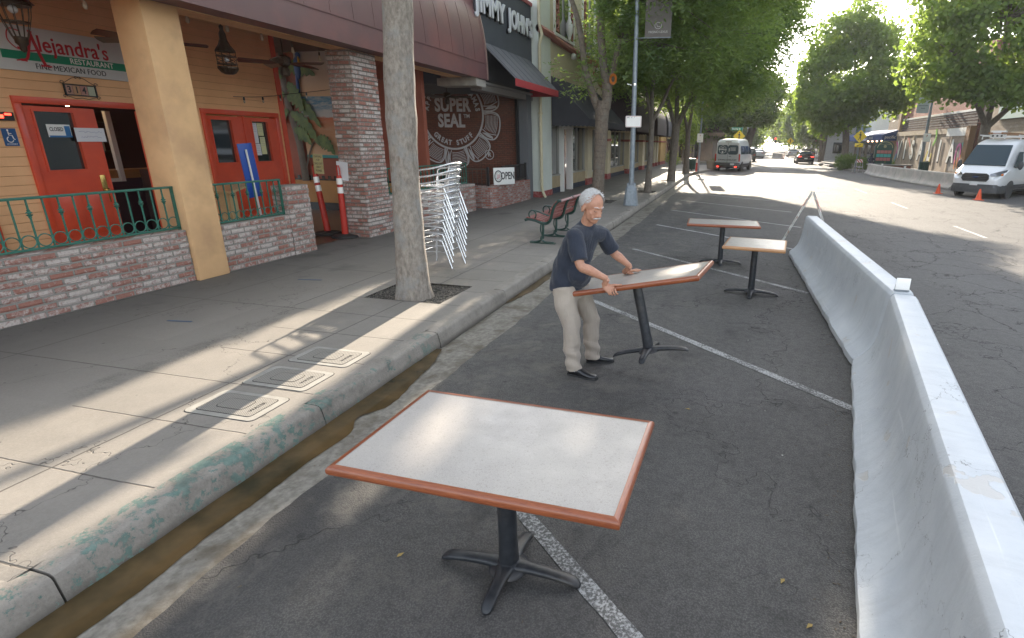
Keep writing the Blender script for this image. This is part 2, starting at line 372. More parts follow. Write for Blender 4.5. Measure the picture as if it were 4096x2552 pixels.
# the road: its left edge wanders over the gutter pan
m = MB(); ys = [-8+i*.11 for i in range(int(56/.11))]
rr = random.Random(3); e = []
wv = 0
for y in ys:
    wv = wv*.8+rr.uniform(-.014, .014); e.append(-2.43+.02*math.sin(y*1.3)+wv)
L_ = [(e[i], ys[i], 0) for i in range(len(ys))]; R_ = [(30, ys[i], 0) for i in range(len(ys))]
n = len(ys); m.add(L_+R_, [(i, n+i, n+i+1, i+1) for i in range(n-1)])
yl = ys[-1]
m.add([(-60, yl, 0), (40, yl, 0), (40, 66, 0), (-60, 66, 0)], [(0, 1, 2, 3)])
m.add([(0.6, 66, 0), (11, 66, 0), (26, 700, 0), (12, 700, 0)], [(0, 1, 2, 3)])
m.add([(-60, 66, 0), (.6, 66, 0), (.6, 66.01, 0), (-60, 66.01, 0)], [(0, 1, 2, 3)])
tag(m.build('road', MASPH, smooth=0), kind='structure')
# gutter pan, sloping to the curb
m = MB(); gy = [-8+i*.5 for i in range(106)]; k = len(gy)
m.add([(-2.93, y, -.045) for y in gy]+[(-2.66, y, -.022) for y in gy]+[(-2.36, y, -.004) for y in gy], [(a*k+i, (a+1)*k+i, (a+1)*k+i+1, a*k+i+1) for a in (0, 1) for i in range(k-1)])
tag(m.build('gutter', MGUT, smooth=60), kind='structure')
# brown standing water with a ragged shore
def mat_water():
    m, nt, b = mat('gutter_water'); v = objco(nt)
    c = mix(nt, ramp(nt, noise(nt, v, 2.4, 4, .6), .35, .65), (.042, .034, .018), (.125, .082, .038))
    nt.links.new(c, b.inputs['Base Color']); b.inputs['Roughness'].default_value = .06; b.inputs['IOR'].default_value = 1.33
    bump(nt, b, noise(nt, v, 14, 3), .06, .004); return m
m = MB(); r2 = random.Random(5); ys2 = [.2+i*.06 for i in range(78)]; sh = []
for y in ys2:
    t = max(0, min(1, (4.85-y)/1.2)); base = .05+.21*t**.6
    if 3.12 < y < 3.5: base *= .55+.45*abs(y-3.3)/.2
    sh.append(-2.925+base+.018*math.sin(y*2.1)+.008*math.sin(y*9)+r2.uniform(-.004, .004))
k = len(ys2); m.add([(-2.935, y, -.0185) for y in ys2]+[(s_, y, -.0185) for s_, y in zip(sh, ys2)], [(i, k+i, k+i+1, i+1) for i in range(k-1)])
tag(m.build('water', mat_water(), smooth=0), kind='structure')
m = MB(); ys3 = [6.6+i*.08 for i in range(30)]; k = len(ys3)
m.add([(-2.93, y, -.0295) for y in ys3]+[(-2.93+.16*math.sin(PI*i/(k-1))**.6+r2.uniform(-.01, .01), y, -.0295) for i, y in enumerate(ys3)], [(i, k+i, k+i+1, i+1) for i in range(k-1)])
tag(m.build('water', bpy.data.materials['gutter_water'], smooth=0), kind='structure')
# left curb: cast lengths with worn rounded edges
m = MB(); rc = random.Random(9)
def curbpath(t):   # centre line of the curb's foot by distance along y, swinging out round the planter corner
    if t < 39: return Vector((-2.92, t, 0))
    if t < 46: u = (t-39)/7; return Vector((-2.92+1.0*u*u*(3-2*u)*.95, t, 0))
    return Vector((-1.97+.75*(1-math.exp(-(t-46)*.8)), t, 0))
cuts = [-8, -6.2, -4.4, -2.6, -.4, 1.38, 3.14, 4.9, 6.7, 8.6, 11.2, 13.8, 16.4, 19, 21.7, 24.4, 27, 30, 33, 36, 39, 41, 43, 45, 47, 49, 51, 53, 55]
for a, b_ in zip(cuts[:-1], cuts[1:]):
    step = .09 if b_ < 12 else .6; nn = max(2, int((b_-a-.012)/step)); rings = []; jx_ = rc.uniform(-.008, .008); jz = rc.uniform(-.006, .004)
    for i in range(nn+1):
        y = lerp(a+.006, b_-.006, i/nn); p = curbpath(y); q = (curbpath(y+.05)-curbpath(y-.05)).normalized(); nx = Vector((q.y, -q.x, 0))
        e_ = 0 if 0 < i < nn else .012
        w1 = rc.uniform(-.004, .004) if b_ < 12 else 0
        prof = [(.0, -.06), (.0+w1, -.0), (-.024+w1, .108), (-.031, .128-e_*.4), (-.044-e_*.5, .143-e_*.7), (-.064-e_, .150-e_), (-.15, .153-e_), (-.2, .153-e_), (-.2, -.06)]
        rings.append([p+nx*(u+jx_+.0)+Vector((0, 0, z_+(jz if z_ > 0 else 0))) for u, z_ in prof])
    m.loft(rings)
tag(m.build('curb', MCURB, smooth=30), kind='structure')
# left pavement with square tree wells cut out
WELLS = [(-4.52, -3.44, 5.82, 6.72), (-4.95, -3.95, 18.0, 19.1), (-3.98, -2.98+.0-.16, 22.4, 23.5), (-3.85, -3.14, 30.0, 31.2), (-3.75, -3.14, 37.8, 38.9)]
xs = sorted({-15, -3.08}|{a for w_ in WELLS for a in w_[:2]}); yy = sorted({-8, 46}|{a for w_ in WELLS for a in w_[2:]})
m = MB()
for i in range(len(xs)-1):
    for j in range(len(yy)-1):
        cx, cy = (xs[i]+xs[i+1])/2, (yy[j]+yy[j+1])/2
        if any(a < cx < b_ and c_ < cy < d_ for a, b_, c_, d_ in WELLS): continue
        m.quad((xs[i], yy[j], .15), (xs[i+1], yy[j], .15), (xs[i+1], yy[j+1], .15), (xs[i], yy[j+1], .15))
m.add([(-15, 46, .15), (-3.08, 46, .15), (-3.08, 38, .146), (-2.6, 41, .146), (-2.06, 46, .146), (-1.4, 50, .15), (-1.4, 55, .15), (-15, 55, .15)], [(0, 1, 4, 5, 6, 7), (1, 2, 3, 4)])
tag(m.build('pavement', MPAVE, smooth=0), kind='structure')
m = MB()
for a, b_, c_, d_ in WELLS:
    nx_, ny_ = 24, 24
    base = len(m.v); m.add([(lerp(a, b_, i/nx_), lerp(c_, d_, j/ny_), .118+rc.uniform(0, .018)) for j in range(ny_+1) for i in range(nx_+1)],
          [(j*(nx_+1)+i, j*(nx_+1)+i+1, (j+1)*(nx_+1)+i+1, (j+1)*(nx_+1)+i) for j in range(ny_) for i in range(nx_)])
    m.quad((a, c_, .15), (b_, c_, .15), (b_, c_, .1), (a, c_, .1)); m.quad((a, d_, .1), (b_, d_, .1), (b_, d_, .15), (a, d_, .15))
    m.quad((a, c_, .1), (a, d_, .1), (a, d_, .15), (a, c_, .15)); m.quad((b_, c_, .15), (b_, d_, .15), (b_, d_, .1), (b_, c_, .1))
tag(m.build('tree_well_gravel', MGRAVEL, smooth=0), kind='structure')
# right pavement: bulb-out beyond the barriers, set back behind the parked van
def slab(name, poly, z0, z1, mt):
    m = MB(); m.prism(poly, z0, z1, 'z'); return tag(m.build(name, mt, smooth=0), kind='structure')
MRP = noisy('pavement_far', (.30, .28, .25), (.23, .21, .19), 2, .85)
slab('pavement', [(13.7, -8), (60, -8), (60, 66), (13.0, 66), (11.2, 65), (9.9, 62), (9.6, 56), (10.0, 51.5), (11.2, 50.2), (13.7, 49.6)], -.1, .15, MRP)
slab('pavement', [(-60, 66), (-1.4, 66), (.6, 68), (11.8, 700), (-60, 700)], -.1, .148, MRP)
slab('pavement', [(10.9, 72), (11.3, 70), (60, 70), (60, 700), (27, 700)], -.1, .148, MRP)
# painted lines
ZP = .004
def stripe(name, a, b_, wd, mt):
    a, b_ = Vector((*a, ZP)), Vector((*b_, ZP)); d = (b_-a).normalized(); nx = Vector((-d.y, d.x, 0))*wd/2
    m = MB(); k = max(2, int((b_-a).length/.15)); rs = random.Random(int(a.y*100)); P = []
    for i in range(k+1):
        p = a.lerp(b_, i/k); P.append((p-nx*(1+rs.uniform(-.08, .08)), p+nx*(1+rs.uniform(-.08, .08))))
    m.add([q for pp in P for q in pp], [(2*i, 2*i+2, 2*i+3, 2*i+1) for i in range(k)])
    return tag(m.build(name, mt, smooth=0), kind='structure')
for y0, sl_, xe, wd, mt in ((3.26, .87, 1.25, .095, MWHITEP), (7.13, .87, 1.25, .095, MWHITEP), (10.97, .845, 1.25, .09, MWHITEP), (14.6, .79, 1.7, .09, MWHITEN), (18.1, .71, 1.9, .09, MWHITEN), (21.45, .64, 2.0, .09, MWHITEN), (24.85, .636, 2.2, .09, MWHITEN), (-.6, .87, 1.3, .095, MWHITEP)):
    stripe('parking_line', (-1.9, y0), (xe, y0-sl_*(xe+1.9)), wd, mt)
for a, b_ in ((8.5, 10.6), (15.1, 17.2), (21.7, 23.8), (28.2, 30.8), (36, 38.5), (43, 46), (50, 52)): stripe('lane_dash', (6.22, a), (6.22, b_), .1, MWHITEN)
for i in range(5): stripe('crosswalk_bar', (1.6+i*1.9, 55.2), (2.7+i*1.9, 55.2), .35, MWHITEN)
stripe('stop_line', (-1.2, 54.2), (11, 54.2), .3, MWHITEN); stripe('stop_line', (-1.2, 56.4), (11, 56.4), .3, MWHITEN)
for k, (x_, y_, sx_, sy_) in enumerate(((2.55, 4.05, .09, .05), (2.4, 3.3, .05, .08), (2.42, 2.95, .05, .05), (2.35, 2.7, .04, .06), (2.2, 2.1, .08, .03))):
    pass
# grit, twigs and crumbs swept against the barrier and the kerb
MGRIT = noisy('grit', (.16, .12, .075), (.05, .04, .03), 40, .9, bst=0)
m = MB(); rg = random.Random(77)
for k in range(420):
    if k < 260:
        y = rg.uniform(1.2, 11); xb = (.60+(y+.62)*.175-.36) if y < 5.4 else 1.655-.36-.01*(y-5.4); x = xb-abs(rg.gauss(0, .11)); z = .002
    elif k < 360: y = rg.uniform(1, 16); x = -2.62+abs(rg.gauss(0, .12)); z = -.018
    else: y = rg.uniform(1, 9); x = rg.uniform(-2.2, 1.2); z = .001
    s_ = rg.uniform(.002, .005); a = rg.uniform(0, 6.28); l = s_*rg.uniform(1, 2.6)
    m.box(-l, l, -s_*.6, s_*.6, 0, s_*.35, M=Matrix.Translation((x, y, z))@Matrix.Rotation(a, 4, 'Z')@Matrix.Rotation(rg.uniform(-.4, .4), 4, 'X'))
tag(m.build('grit_litter', MGRIT, smooth=0), kind='stuff')
# cast concrete utility covers let into the pavement
MCOV = noisy('cover_concrete', (.36, .345, .31), (.27, .255, .23), 8, .7, bs=90, bst=.25)
def mat_tread():
    m, nt, b = mat('cover_tread'); v = objco(nt); x, y, z = xyz(nt, v)
    a = mth(nt, 'SINE', mth(nt, 'MULTIPLY', x, 420)); a2 = mth(nt, 'SINE', mth(nt, 'MULTIPLY', y, 260))
    h = ramp(nt, mth(nt, 'MULTIPLY', a, a2), -.3, .4)
    c = mix(nt, h, (.19, .175, .155), (.33, .31, .275)); nt.links.new(c, b.inputs['Base Color']); b.inputs['Roughness'].default_value = .75
    bump(nt, b, h, .8, .004); return m
MTREAD = mat_tread(); MDARK = flat('dark_gap', (.03, .027, .024), .9)
def rrect(x0, x1, y0, y1, r, n=5):
    out = []
    for cx, cy, a0 in ((x1-r, y1-r, 0), (x0+r, y1-r, 90), (x0+r, y0+r, 180), (x1-r, y0+r, 270)):
        for i in range(n+1): a = rad(a0+90*i/n); out.append((cx+r*math.cos(a), cy+r*math.sin(a)))
    return out
for i, (yc, lb) in enumerate(((2.975, 'concrete utility cover, nearest of three set in the pavement by the curb'), (3.485, 'concrete utility cover, middle one of three set in the pavement by the curb'), (3.985, 'concrete utility cover, farthest of three set in the pavement by the curb'))):
    x0, x1, y0, y1 = -3.86, -3.235, yc-.19, yc+.19
    t = thing('utility_cover', lb, 'utility cover', ((x0+x1)/2, yc, .15), group='utility covers in the pavement')
    MB().prism(rrect(x0-.006, x1+.006, y0-.006, y1+.006, .05), .150, .1515, 'z').build('gap', MDARK, t, smooth=0)
    MB().prism(rrect(x0, x1, y0, y1, .045), .1505, .1545, 'z').build('rim', MCOV, t, smooth=0)
    MB().prism(rrect(x0+.06, x1-.06, y0+.045, y1-.045, .03), .152, .1556, 'z').build('seam', MDARK, t, smooth=0)
    MB().prism(rrect(x0+.066, x1-.066, y0+.051, y1-.051, .027), .153, .1574, 'z').build('lid', MTREAD, t, smooth=0)
    MB().prism(rrect(x0+.17, x1-.2, y0+.115, y1-.115, .035), .154, .1585, 'z').build('seam', MDARK, t, smooth=0)
    MB().prism(rrect(x0+.175, x1-.205, y0+.12, y1-.12, .032), .154, .1596, 'z').build('inner_lid', MTREAD, t, smooth=0)
    text('lettering', 'WATER', .045, MDARK, t, Matrix.Translation((x1-.13, yc, .158))@Matrix.Rotation(rad(90), 4, 'Z'), .0008)
# blue tape on the pavement
MTAPE = flat('blue_tape', (.05, .09, .16), .7)
for (a, b_, lb) in (((-5.98, 4.40), (-5.69, 4.44), 'blue tape mark on the pavement nearer the brick wall'), ((-6.0, 6.35), (-5.66, 6.42), 'blue tape mark on the pavement beyond the orange column')):
    p, q = Vector((*a, .154)), Vector((*b_, .154)); d = (q-p).normalized(); nx = Vector((-d.y, d.x, 0))*.014
    m = MB(); m.add([p-nx, q-nx, q+nx, p+nx, p-nx-Vector((0, 0, .002)), q-nx-Vector((0, 0, .002)), q+nx-Vector((0, 0, .002)), p+nx-Vector((0, 0, .002))], [(0, 1, 2, 3), (4, 5, 6, 7), (0, 1, 5, 4), (1, 2, 6, 5), (2, 3, 7, 6), (3, 0, 4, 7)])
    tag(m.build('floor_tape', MTAPE), lb, 'tape', 'tape marks on the pavement')
# ---------------------------------------------------------------- cafe tables
def mat_laminate():
    m, nt, b = mat('speckled_laminate'); v = objco(nt)
    s_ = noise(nt, v, 330, 2, .8); big = noise(nt, v, 3, 4)
    c = mix(nt, ramp(nt, s_, .42, .62), (.345, .315, .29), (.44, .41, .38)); c = mix(nt, ramp(nt, noise(nt, v, 110, 2), .58, .68, 0, .45), c, (.22, .19, .15)); c = mix(nt, ramp(nt, noise(nt, v, 24, 5, .7), .6, .75, 0, .35), c, (.5, .49, .46))
    c = mix(nt, ramp(nt, big, .45, .7, 0, .25), c, (.56, .52, .45))
    st = nd(nt, 'TexVoronoi', {'Vector': v, 'Scale': 2.2}).outputs['Distance']
    c = mix(nt, mth(nt, 'MULTIPLY', ramp(nt, st, .05, .11, .5, 0), ramp(nt, noise(nt, v, 30, 3), .45, .6)), c, (.48, .38, .26))
    nt.links.new(c, b.inputs['Base Color']); nt.links.new(ramp(nt, noise(nt, v, 9, 4), .3, .7, .28, .42), b.inputs['Roughness'])
    bump(nt, b, s_, .05, .001); return m
def mat_wood(name, c1, c2, ax='x', scale=1.0, rough=.35):
    m, nt, b = mat(name); v = objco(nt)
    mp = nd(nt, 'Mapping', {'Vector': v, 'Scale': (3.5*scale, 40*scale, 40*scale) if ax == 'x' else (40*scale, 3.5*scale, 40*scale)}).outputs[0]
    n = noise(nt, mp, 1.6, 6, .65, 1.2); g = noise(nt, mp, 9, 3, .7)
    c = mix(nt, ramp(nt, n, .3, .7), c1, c2); c = mix(nt, ramp(nt, g, .55, .75, 0, .55), c, tuple(q*.35 for q in c1))
    nt.links.new(c, b.inputs['Base Color']); b.inputs['Roughness'].default_value = rough; b.inputs['Coat Weight'].default_value = .35
    b.inputs['Coat Roughness'].default_value = .18; bump(nt, b, g, .12, .002); return m
MLAM = mat_laminate(); MOAKX = mat_wood('red_oak', (.20, .05, .02), (.36, .105, .038)); MOAKY = mat_wood('red_oak_cross', (.20, .05, .02), (.36, .105, .038), 'y')
MTANX = mat_wood('tan_oak', (.42, .20, .085), (.58, .31, .14)); MTANY = mat_wood('tan_oak_cross', (.42, .20, .085), (.58, .31, .14), 'y')
MIRON = noisy('black_cast_iron', (.014, .016, .02), (.03, .033, .038), 20, .42, bs=120, bst=.25, bd=.002, c3=(.05, .045, .042), s3=5)
MIRON2 = MIRON
def make_table(label, w, d, wx=None, wy=None, r=.05, fx=.37, fy=.27, h=.76):
    wx = wx or MOAKX; wy = wy or MOAKY
    t = thing('restaurant_table', label, 'table', group='pedestal tables in the closed parking bays')
    e = .022; th = .045; zt = h
    MB().box(-w/2+e, w/2-e, -d/2+e, d/2-e, zt-.03, zt, bev=.0).build('tabletop', MLAM, t, smooth=0, local=True)
    # solid wood edging: four mitred rounded strips
    prof = [(0, .0005), (-.004, .002), (e-.008, .002), (e-.001, -.004), (e+.003, -.012), (e+.004, -.022), (e+.002, -.034), (e-.006, -.043), (e-.012, -.045), (0, -.045)]
    prof = [(e_-e, z_) for e_, z_ in prof]
    for sx, ax in ((1, 'x'), (-1, 'x')):
        rings = []
        for q in (-1, 1): rings.append([(q*(w/2+u), sx*(d/2+u), zt+z_) for u, z_ in prof])
        MB().loft(rings).build('wood_edge', wx, t, smooth=50, local=True)
    for sx in (1, -1):
        rings = [[(sx*(w/2+u), q*(d/2+u), zt+z_) for u, z_ in prof] for q in (-1, 1)]
        MB().loft(rings).build('wood_edge', wy, t, smooth=50, local=True)
    # iron spider plate, column and cross base
    m = MB().lathe([(.045, h-.06), (.075, h-.052), (.08, h-.046)], 16); m.box(-.22, .22, -.02, .02, h-.052, h-.0455); m.box(-.02, .02, -.22, .22, h-.0525, h-.046)
    m.build('top_plate', MIRON, t, local=True)
    MB().lathe([(.052, .055), (.051, .10), (.047, .2), (.046, h-.055)], 24).build('column', MIRON, t, local=True)
    def legpath(ang, ln):
        m = MB(); rings = []
        c, s_ = math.cos(ang), math.sin(ang)
        for u, zc, ww, hh in ((.0, .06, .05, .045), (.06, .058, .046, .045), (.11, .054, .036, .042), (ln*.6, .047, .033, .038), (ln*.85, .035, .032, .036), (ln*.95, .026, .031, .030), (ln, .014, .026, .022), (ln+.012, .010, .012, .010)):
            ring = []
            for k in range(12):
                a = 2*PI*k/12; yy_ = math.cos(a); zz = math.sin(a)
                yy_ = math.copysign(abs(yy_)**.7, yy_)*ww; zz = math.copysign(abs(zz)**.8, zz)*hh*.5
                ring.append((c*u-s_*yy_, s_*u+c*yy_, zc+zz))
            rings.append(ring)
        return m.loft(rings)
    for ang, ln in ((0, fx), (PI, fx), (PI/2, fy), (-PI/2, fy)):
        legpath(ang, ln).build('base_leg', MIRON, t, smooth=60, local=True)
    MB().lathe([(.105, .034), (.10, .05), (.075, .062), (.062, .072), (.053, .085)], 24).build('hub', MIRON, t, smooth=60, local=True)
    return t
t1 = make_table('large speckled grey table with red oak edging, nearest the camera', 1.30, .80)
t1.location = (-.945, 2.068, 0); t1.rotation_euler = (0, 0, -.022)
t2 = make_table('speckled grey table tilted up in the grip of the man in the navy shirt', 1.33, .70)
t2.location = (-.627, 4.77, .187); t2.rotation_mode = 'QUATERNION'
t2.rotation_quaternion = (Matrix.Rotation(-.13, 4, 'Z')@Matrix.Rotation(-.233, 4, 'Y')@Matrix.Rotation(-.01, 4, 'X')).to_quaternion()
t3 = make_table('wide pale table standing farthest back, its long edge towards the camera', 1.27, .74)
t3.location = (-.10, 10.08, 0); t3.rotation_euler = (0, 0, .04)
t4 = make_table('small table with tan wood edging standing beside the white barrier', .84, .84, MTANX, MTANY, fx=.38, fy=.30)
t4.location = (.405, 8.02, 0); t4.rotation_euler = (0, 0, -.11)

# ---------------------------------------------------------------- concrete barriers
def mat_barrier():
    m, nt, b = mat('painted_barrier'); v = objco(nt); x, y, z = xyz(nt, v)
    mid = noise(nt, v, 3.2, 6, .65); f = noise(nt, v, 70, 3); sp = noise(nt, v, 26, 5, .7)
    c = mix(nt, ramp(nt, mid, .3, .7), (.50, .53, .56), (.60, .625, .645))
    # vertical dirty runs
    run = noise(nt, comb(nt, mth(nt, 'MULTIPLY', x, 1), mth(nt, 'MULTIPLY', y, 9), mth(nt, 'MULTIPLY', z, .9)), 2.2, 4, .6)
    c = mix(nt, ramp(nt, run, .5, .75, 0, .35), c, (.40, .42, .43))
    peel = nd(nt, 'TexVoronoi', {'Vector': nd(nt, 'VectorMath', {0: v, 1: nd(nt, 'VectorMath', {0: nd(nt, 'TexNoise', {'Vector': v, 'Scale': 5, 'Detail': 4}).outputs['Color'], 'Scale': .5}, operation='SCALE').outputs[0]}, operation='ADD').outputs[0], 'Scale': 2.1})
    pm = mth(nt, 'MULTIPLY', ramp(nt, peel.outputs['Distance'], .13, .15, 1, 0), ramp(nt, noise(nt, v, 1.3, 2), .47, .52))
    c = mix(nt, mth(nt, 'MULTIPLY', pm, .75), c, (.53, .505, .47))
    chip = ramp(nt, sp, .69, .72); c = mix(nt, mth(nt, 'MULTIPLY', chip, .5), c, (.46, .43, .40))
    low = mth(nt, 'MULTIPLY', ramp(nt, mth(nt, 'ADD', z, mth(nt, 'MULTIPLY', mid, .10)), .02, .12, 1, 0), .55)
    c = mix(nt, low, c, (.36, .34, .31))
    ck = cracks(nt, v, 1.6, .0025, .48, .53, .6)
    c = mix(nt, mth(nt, 'MULTIPLY', ck, .9), c, (.12, .11, .10))
    pit = nd(nt, 'TexVoronoi', {'Vector': v, 'Scale': 17}).outputs['Distance']; pk = mth(nt, 'MULTIPLY', ramp(nt, pit, .05, .09, 1, 0), ramp(nt, noise(nt, v, 2.5, 2), .5, .6)); c = mix(nt, mth(nt, 'MULTIPLY', pk, .8), c, (.14, .13, .12))
    scf = noise(nt, comb(nt, mth(nt, 'MULTIPLY', x, 30), mth(nt, 'MULTIPLY', y, .8), mth(nt, 'MULTIPLY', z, 14)), 1.0, 3); c = mix(nt, mth(nt, 'MULTIPLY', ramp(nt, scf, .66, .72), .4), c, (.75, .77, .78))
    nt.links.new(c, b.inputs['Base Color']); b.inputs['Roughness'].default_value = .5
    h = mth(nt, 'ADD', mth(nt, 'MULTIPLY', mid, 1.5), mth(nt, 'ADD', mth(nt, 'MULTIPLY', f, .12), mth(nt, 'MULTIPLY', mth(nt, 'ADD', chip, pm), -.35)))
    h = mth(nt, 'SUBTRACT', h, mth(nt, 'MULTIPLY', ck, .8))
    bump(nt, b, h, .6, .009); return m
MBAR = mat_barrier(); MBARR = flat('joint_steel', (.08, .07, .065), .7, .6)
BPROF = [(.335, .0), (.345, .02), (.345, .085), (.335, .10), (.27, .155), (.215, .225), (.178, .31), (.155, .42), (.137, .56), (.124, .70), (.118, .765), (.112, .782), (.088, .808), (.08, .81)]
def barrier_mesh(L, seed, rag=.007):
    rs = random.Random(seed); n = max(8, int(L/.07)); full = [(-u, z_) for u, z_ in BPROF]+[(u, z_) for u, z_ in BPROF[::-1]]
    m = MB(); rings = []; wl = wr = 0
    for i in range(n+1):
        t = i/n*L; e_ = min(i, n-i); inset = (.018 if e_ == 0 else .0); wl = wl*.7+rs.uniform(-rag, rag); wr = wr*.7+rs.uniform(-rag, rag)
        ring = []
        for j, (u, z_) in enumerate(full):
            wobble = (wl if u < 0 else wr)*(1 if z_ < .09 else 0)
            if z_ == 0: u = u*.97+wobble; z_ = max(0, rs.uniform(-.004, .014)); u -= math.copysign(.03 if rs.random() < .06 else 0, u)
            else: u = u+wobble*.8
            u = math.copysign(max(0, abs(u)-inset), u); ring.append((u, t, z_-(inset*.6 if z_ > .6 else 0)+.004*math.sin(t*1.1+seed)*.4*(z_ > .7)))
        rings.append(ring)
    m.loft(rings); return m
def make_barrier(label, a, b_, seed, mt=None, group='concrete traffic barriers'):
    a, b_ = Vector(a), Vector(b_); d = b_-a; L = d.length; ang = math.atan2(d.y, d.x)-PI/2
    t = thing('concrete_barrier', label, 'barrier', (a.x, a.y, 0), ang, group)
    barrier_mesh(L-.02, seed).build('block', mt or MBAR, t, smooth=24, local=True)
    for q in (.09, L-.11):
        m = MB(); m.tube([(-.03, q+(.09 if q > 1 else -.09), .56), (.0, q+(.12 if q > 1 else -.12), .56), (.03, q+(.09 if q > 1 else -.09), .56)], .012, 6)
        m.build('steel_loop', MBARR, t, local=True)
    return t
JX = (1.655, 5.40)
make_barrier('pale painted concrete barrier with peeling paint, nearest the camera', (.60, -.62), JX, 3)
make_barrier('pale painted concrete barrier beyond the joint, running back to the folding barricade', (1.66, 5.44), (1.565, 11.3), 8)
# reflective plates standing on the barrier ends
MREFL = flat('retroreflective', (.92, .90, .86), .25, spec=.8); MSTEEL = noisy('galvanised_steel', (.27, .30, .33), (.20, .23, .255), 12, .45, .4, bs=80, bst=.08)
def refl(loc, rz, label):
    t = thing('barrier_reflector', label, 'reflector', loc, rz, 'reflector plates on barrier tops')
    MB().box(-.062, .062, -.004, .004, .012, .125, bev=.003).build('plate', MREFL, t, local=True)
    MB().box(-.064, .064, -.006, .035, 0, .008).box(-.064, .064, .004, .007, .0, .06).build('bracket', MSTEEL, t, local=True)
    return t
refl((1.655, 5.47, .81), .0, 'small white reflector plate standing on the joint of the near barriers')
# folding barricade behind the barrier
MBCD = noisy('scuffed_white_steel', (.62, .62, .60), (.42, .40, .37), 14, .55, bs=60, bst=.1, c3=(.28, .16, .10), s3=6)
def mat_stripes(name):
    m, nt, b = mat(name); x, y, z = xyz(nt, objco(nt))
    s_ = mth(nt, 'GREATER_THAN', mth(nt, 'FRACT', mth(nt, 'MULTIPLY', mth(nt, 'ADD', x, z), 3.6)), .5)
    nt.links.new(mix(nt, s_, (.80, .79, .76), (.62, .09, .03)), b.inputs['Base Color']); b.inputs['Roughness'].default_value = .4; return m
MORST = mat_stripes('orange_white_sheeting')
def barricade(loc, rz, label, wd=.6, h=1.16, spread=.34):
    t = thing('folding_barricade', label, 'barricade', loc, rz, 'folding A frame barricades')
    for sy in (-1, 1):
        for sx in (-1, 1):
            m = MB(); a = Vector((sx*wd/2, sy*spread, 0)); b_ = Vector((sx*wd/2, sy*.015, h)); u = (b_-a).normalized()
            m.box(-.016, .016, -.012, .012, 0, (b_-a).length, M=Matrix.Translation(a)@u.to_track_quat('Z', 'X').to_matrix().to_4x4())
            m.build('leg', MBCD, t, local=True)
        for z0, z1 in ((.82, 1.08), (.42, .5)):
            m = MB(); f = lambda z_: sy*(spread+(.015-spread)*z_/h+.016)
            m.add([(-wd/2, f(z0), z0), (wd/2, f(z0), z0), (wd/2, f(z1), z1), (-wd/2, f(z1), z1), (-wd/2, f(z0)+sy*.008, z0), (wd/2, f(z0)+sy*.008, z0), (wd/2, f(z1)+sy*.008, z1), (-wd/2, f(z1)+sy*.008, z1)],
                  [(0, 1, 2, 3), (4, 5, 6, 7), (0, 1, 5, 4), (1, 2, 6, 5), (2, 3, 7, 6), (3, 0, 4, 7)]); m.build('rail', MORST if z0 > .8 else MBCD, t, smooth=0, local=True)
    return t
barricade((1.62, 11.95, 0), rad(82), 'scuffed folding barricade standing open at the end of the near barriers', .5, 1.2, .55)
# litter: dry leaves
MLEAFD = flat('dry_leaf', (.34, .24, .08), .8)
rl = random.Random(21)
for k, (x_, y_, lb) in enumerate(((-1.55, 2.03, 'dry pale leaf lying on asphalt left of the near table base'), (.42, 2.35, 'dry tan leaf on asphalt beside the near barrier'), (.52, 2.1, 'yellow leaf on asphalt close to the near barrier'), (-.2, 4.1, 'small leaf on asphalt in front of the tilted table'))):
    m = MB(); s_ = .022; pts = [(-s_, 0, .004), (-s_*.3, s_*.5, .008), (s_, .2*s_, .004), (-s_*.2, -s_*.5, .006)]
    m.add(pts+[(p[0], p[1], p[2]+.0015) for p in pts], [(0, 1, 2, 3), (4, 5, 6, 7), (0, 1, 5, 4), (1, 2, 6, 5), (2, 3, 7, 6), (3, 0, 4, 7)], Matrix.Translation((x_, y_, 0))@Matrix.Rotation(rl.uniform(0, 6), 4, 'Z'))
    tag(m.build('fallen_leaf', MLEAFD, smooth=0), lb, 'leaf')
# ---------------------------------------------------------------- restaurant
def mat_siding():
    m, nt, b = mat('orange_siding'); v = objco(nt); x, y, z = xyz(nt, v)
    t = mth(nt, 'FRACT', mth(nt, 'DIVIDE', z, .128)); g = ramp(nt, t, .0, .07, 1, 0)
    c = mix(nt, ramp(nt, noise(nt, v, 2, 4), .35, .65), (.78, .44, .215), (.71, .385, .185))
    c = mix(nt, mth(nt, 'MULTIPLY', g, .5), c, (.24, .10, .03)); nt.links.new(c, b.inputs['Base Color']); b.inputs['Roughness'].default_value = .5
    bump(nt, b, mth(nt, 'SUBTRACT', mth(nt, 'MULTIPLY', t, -.5), g), .6, .012); return m
MSID = mat_siding()

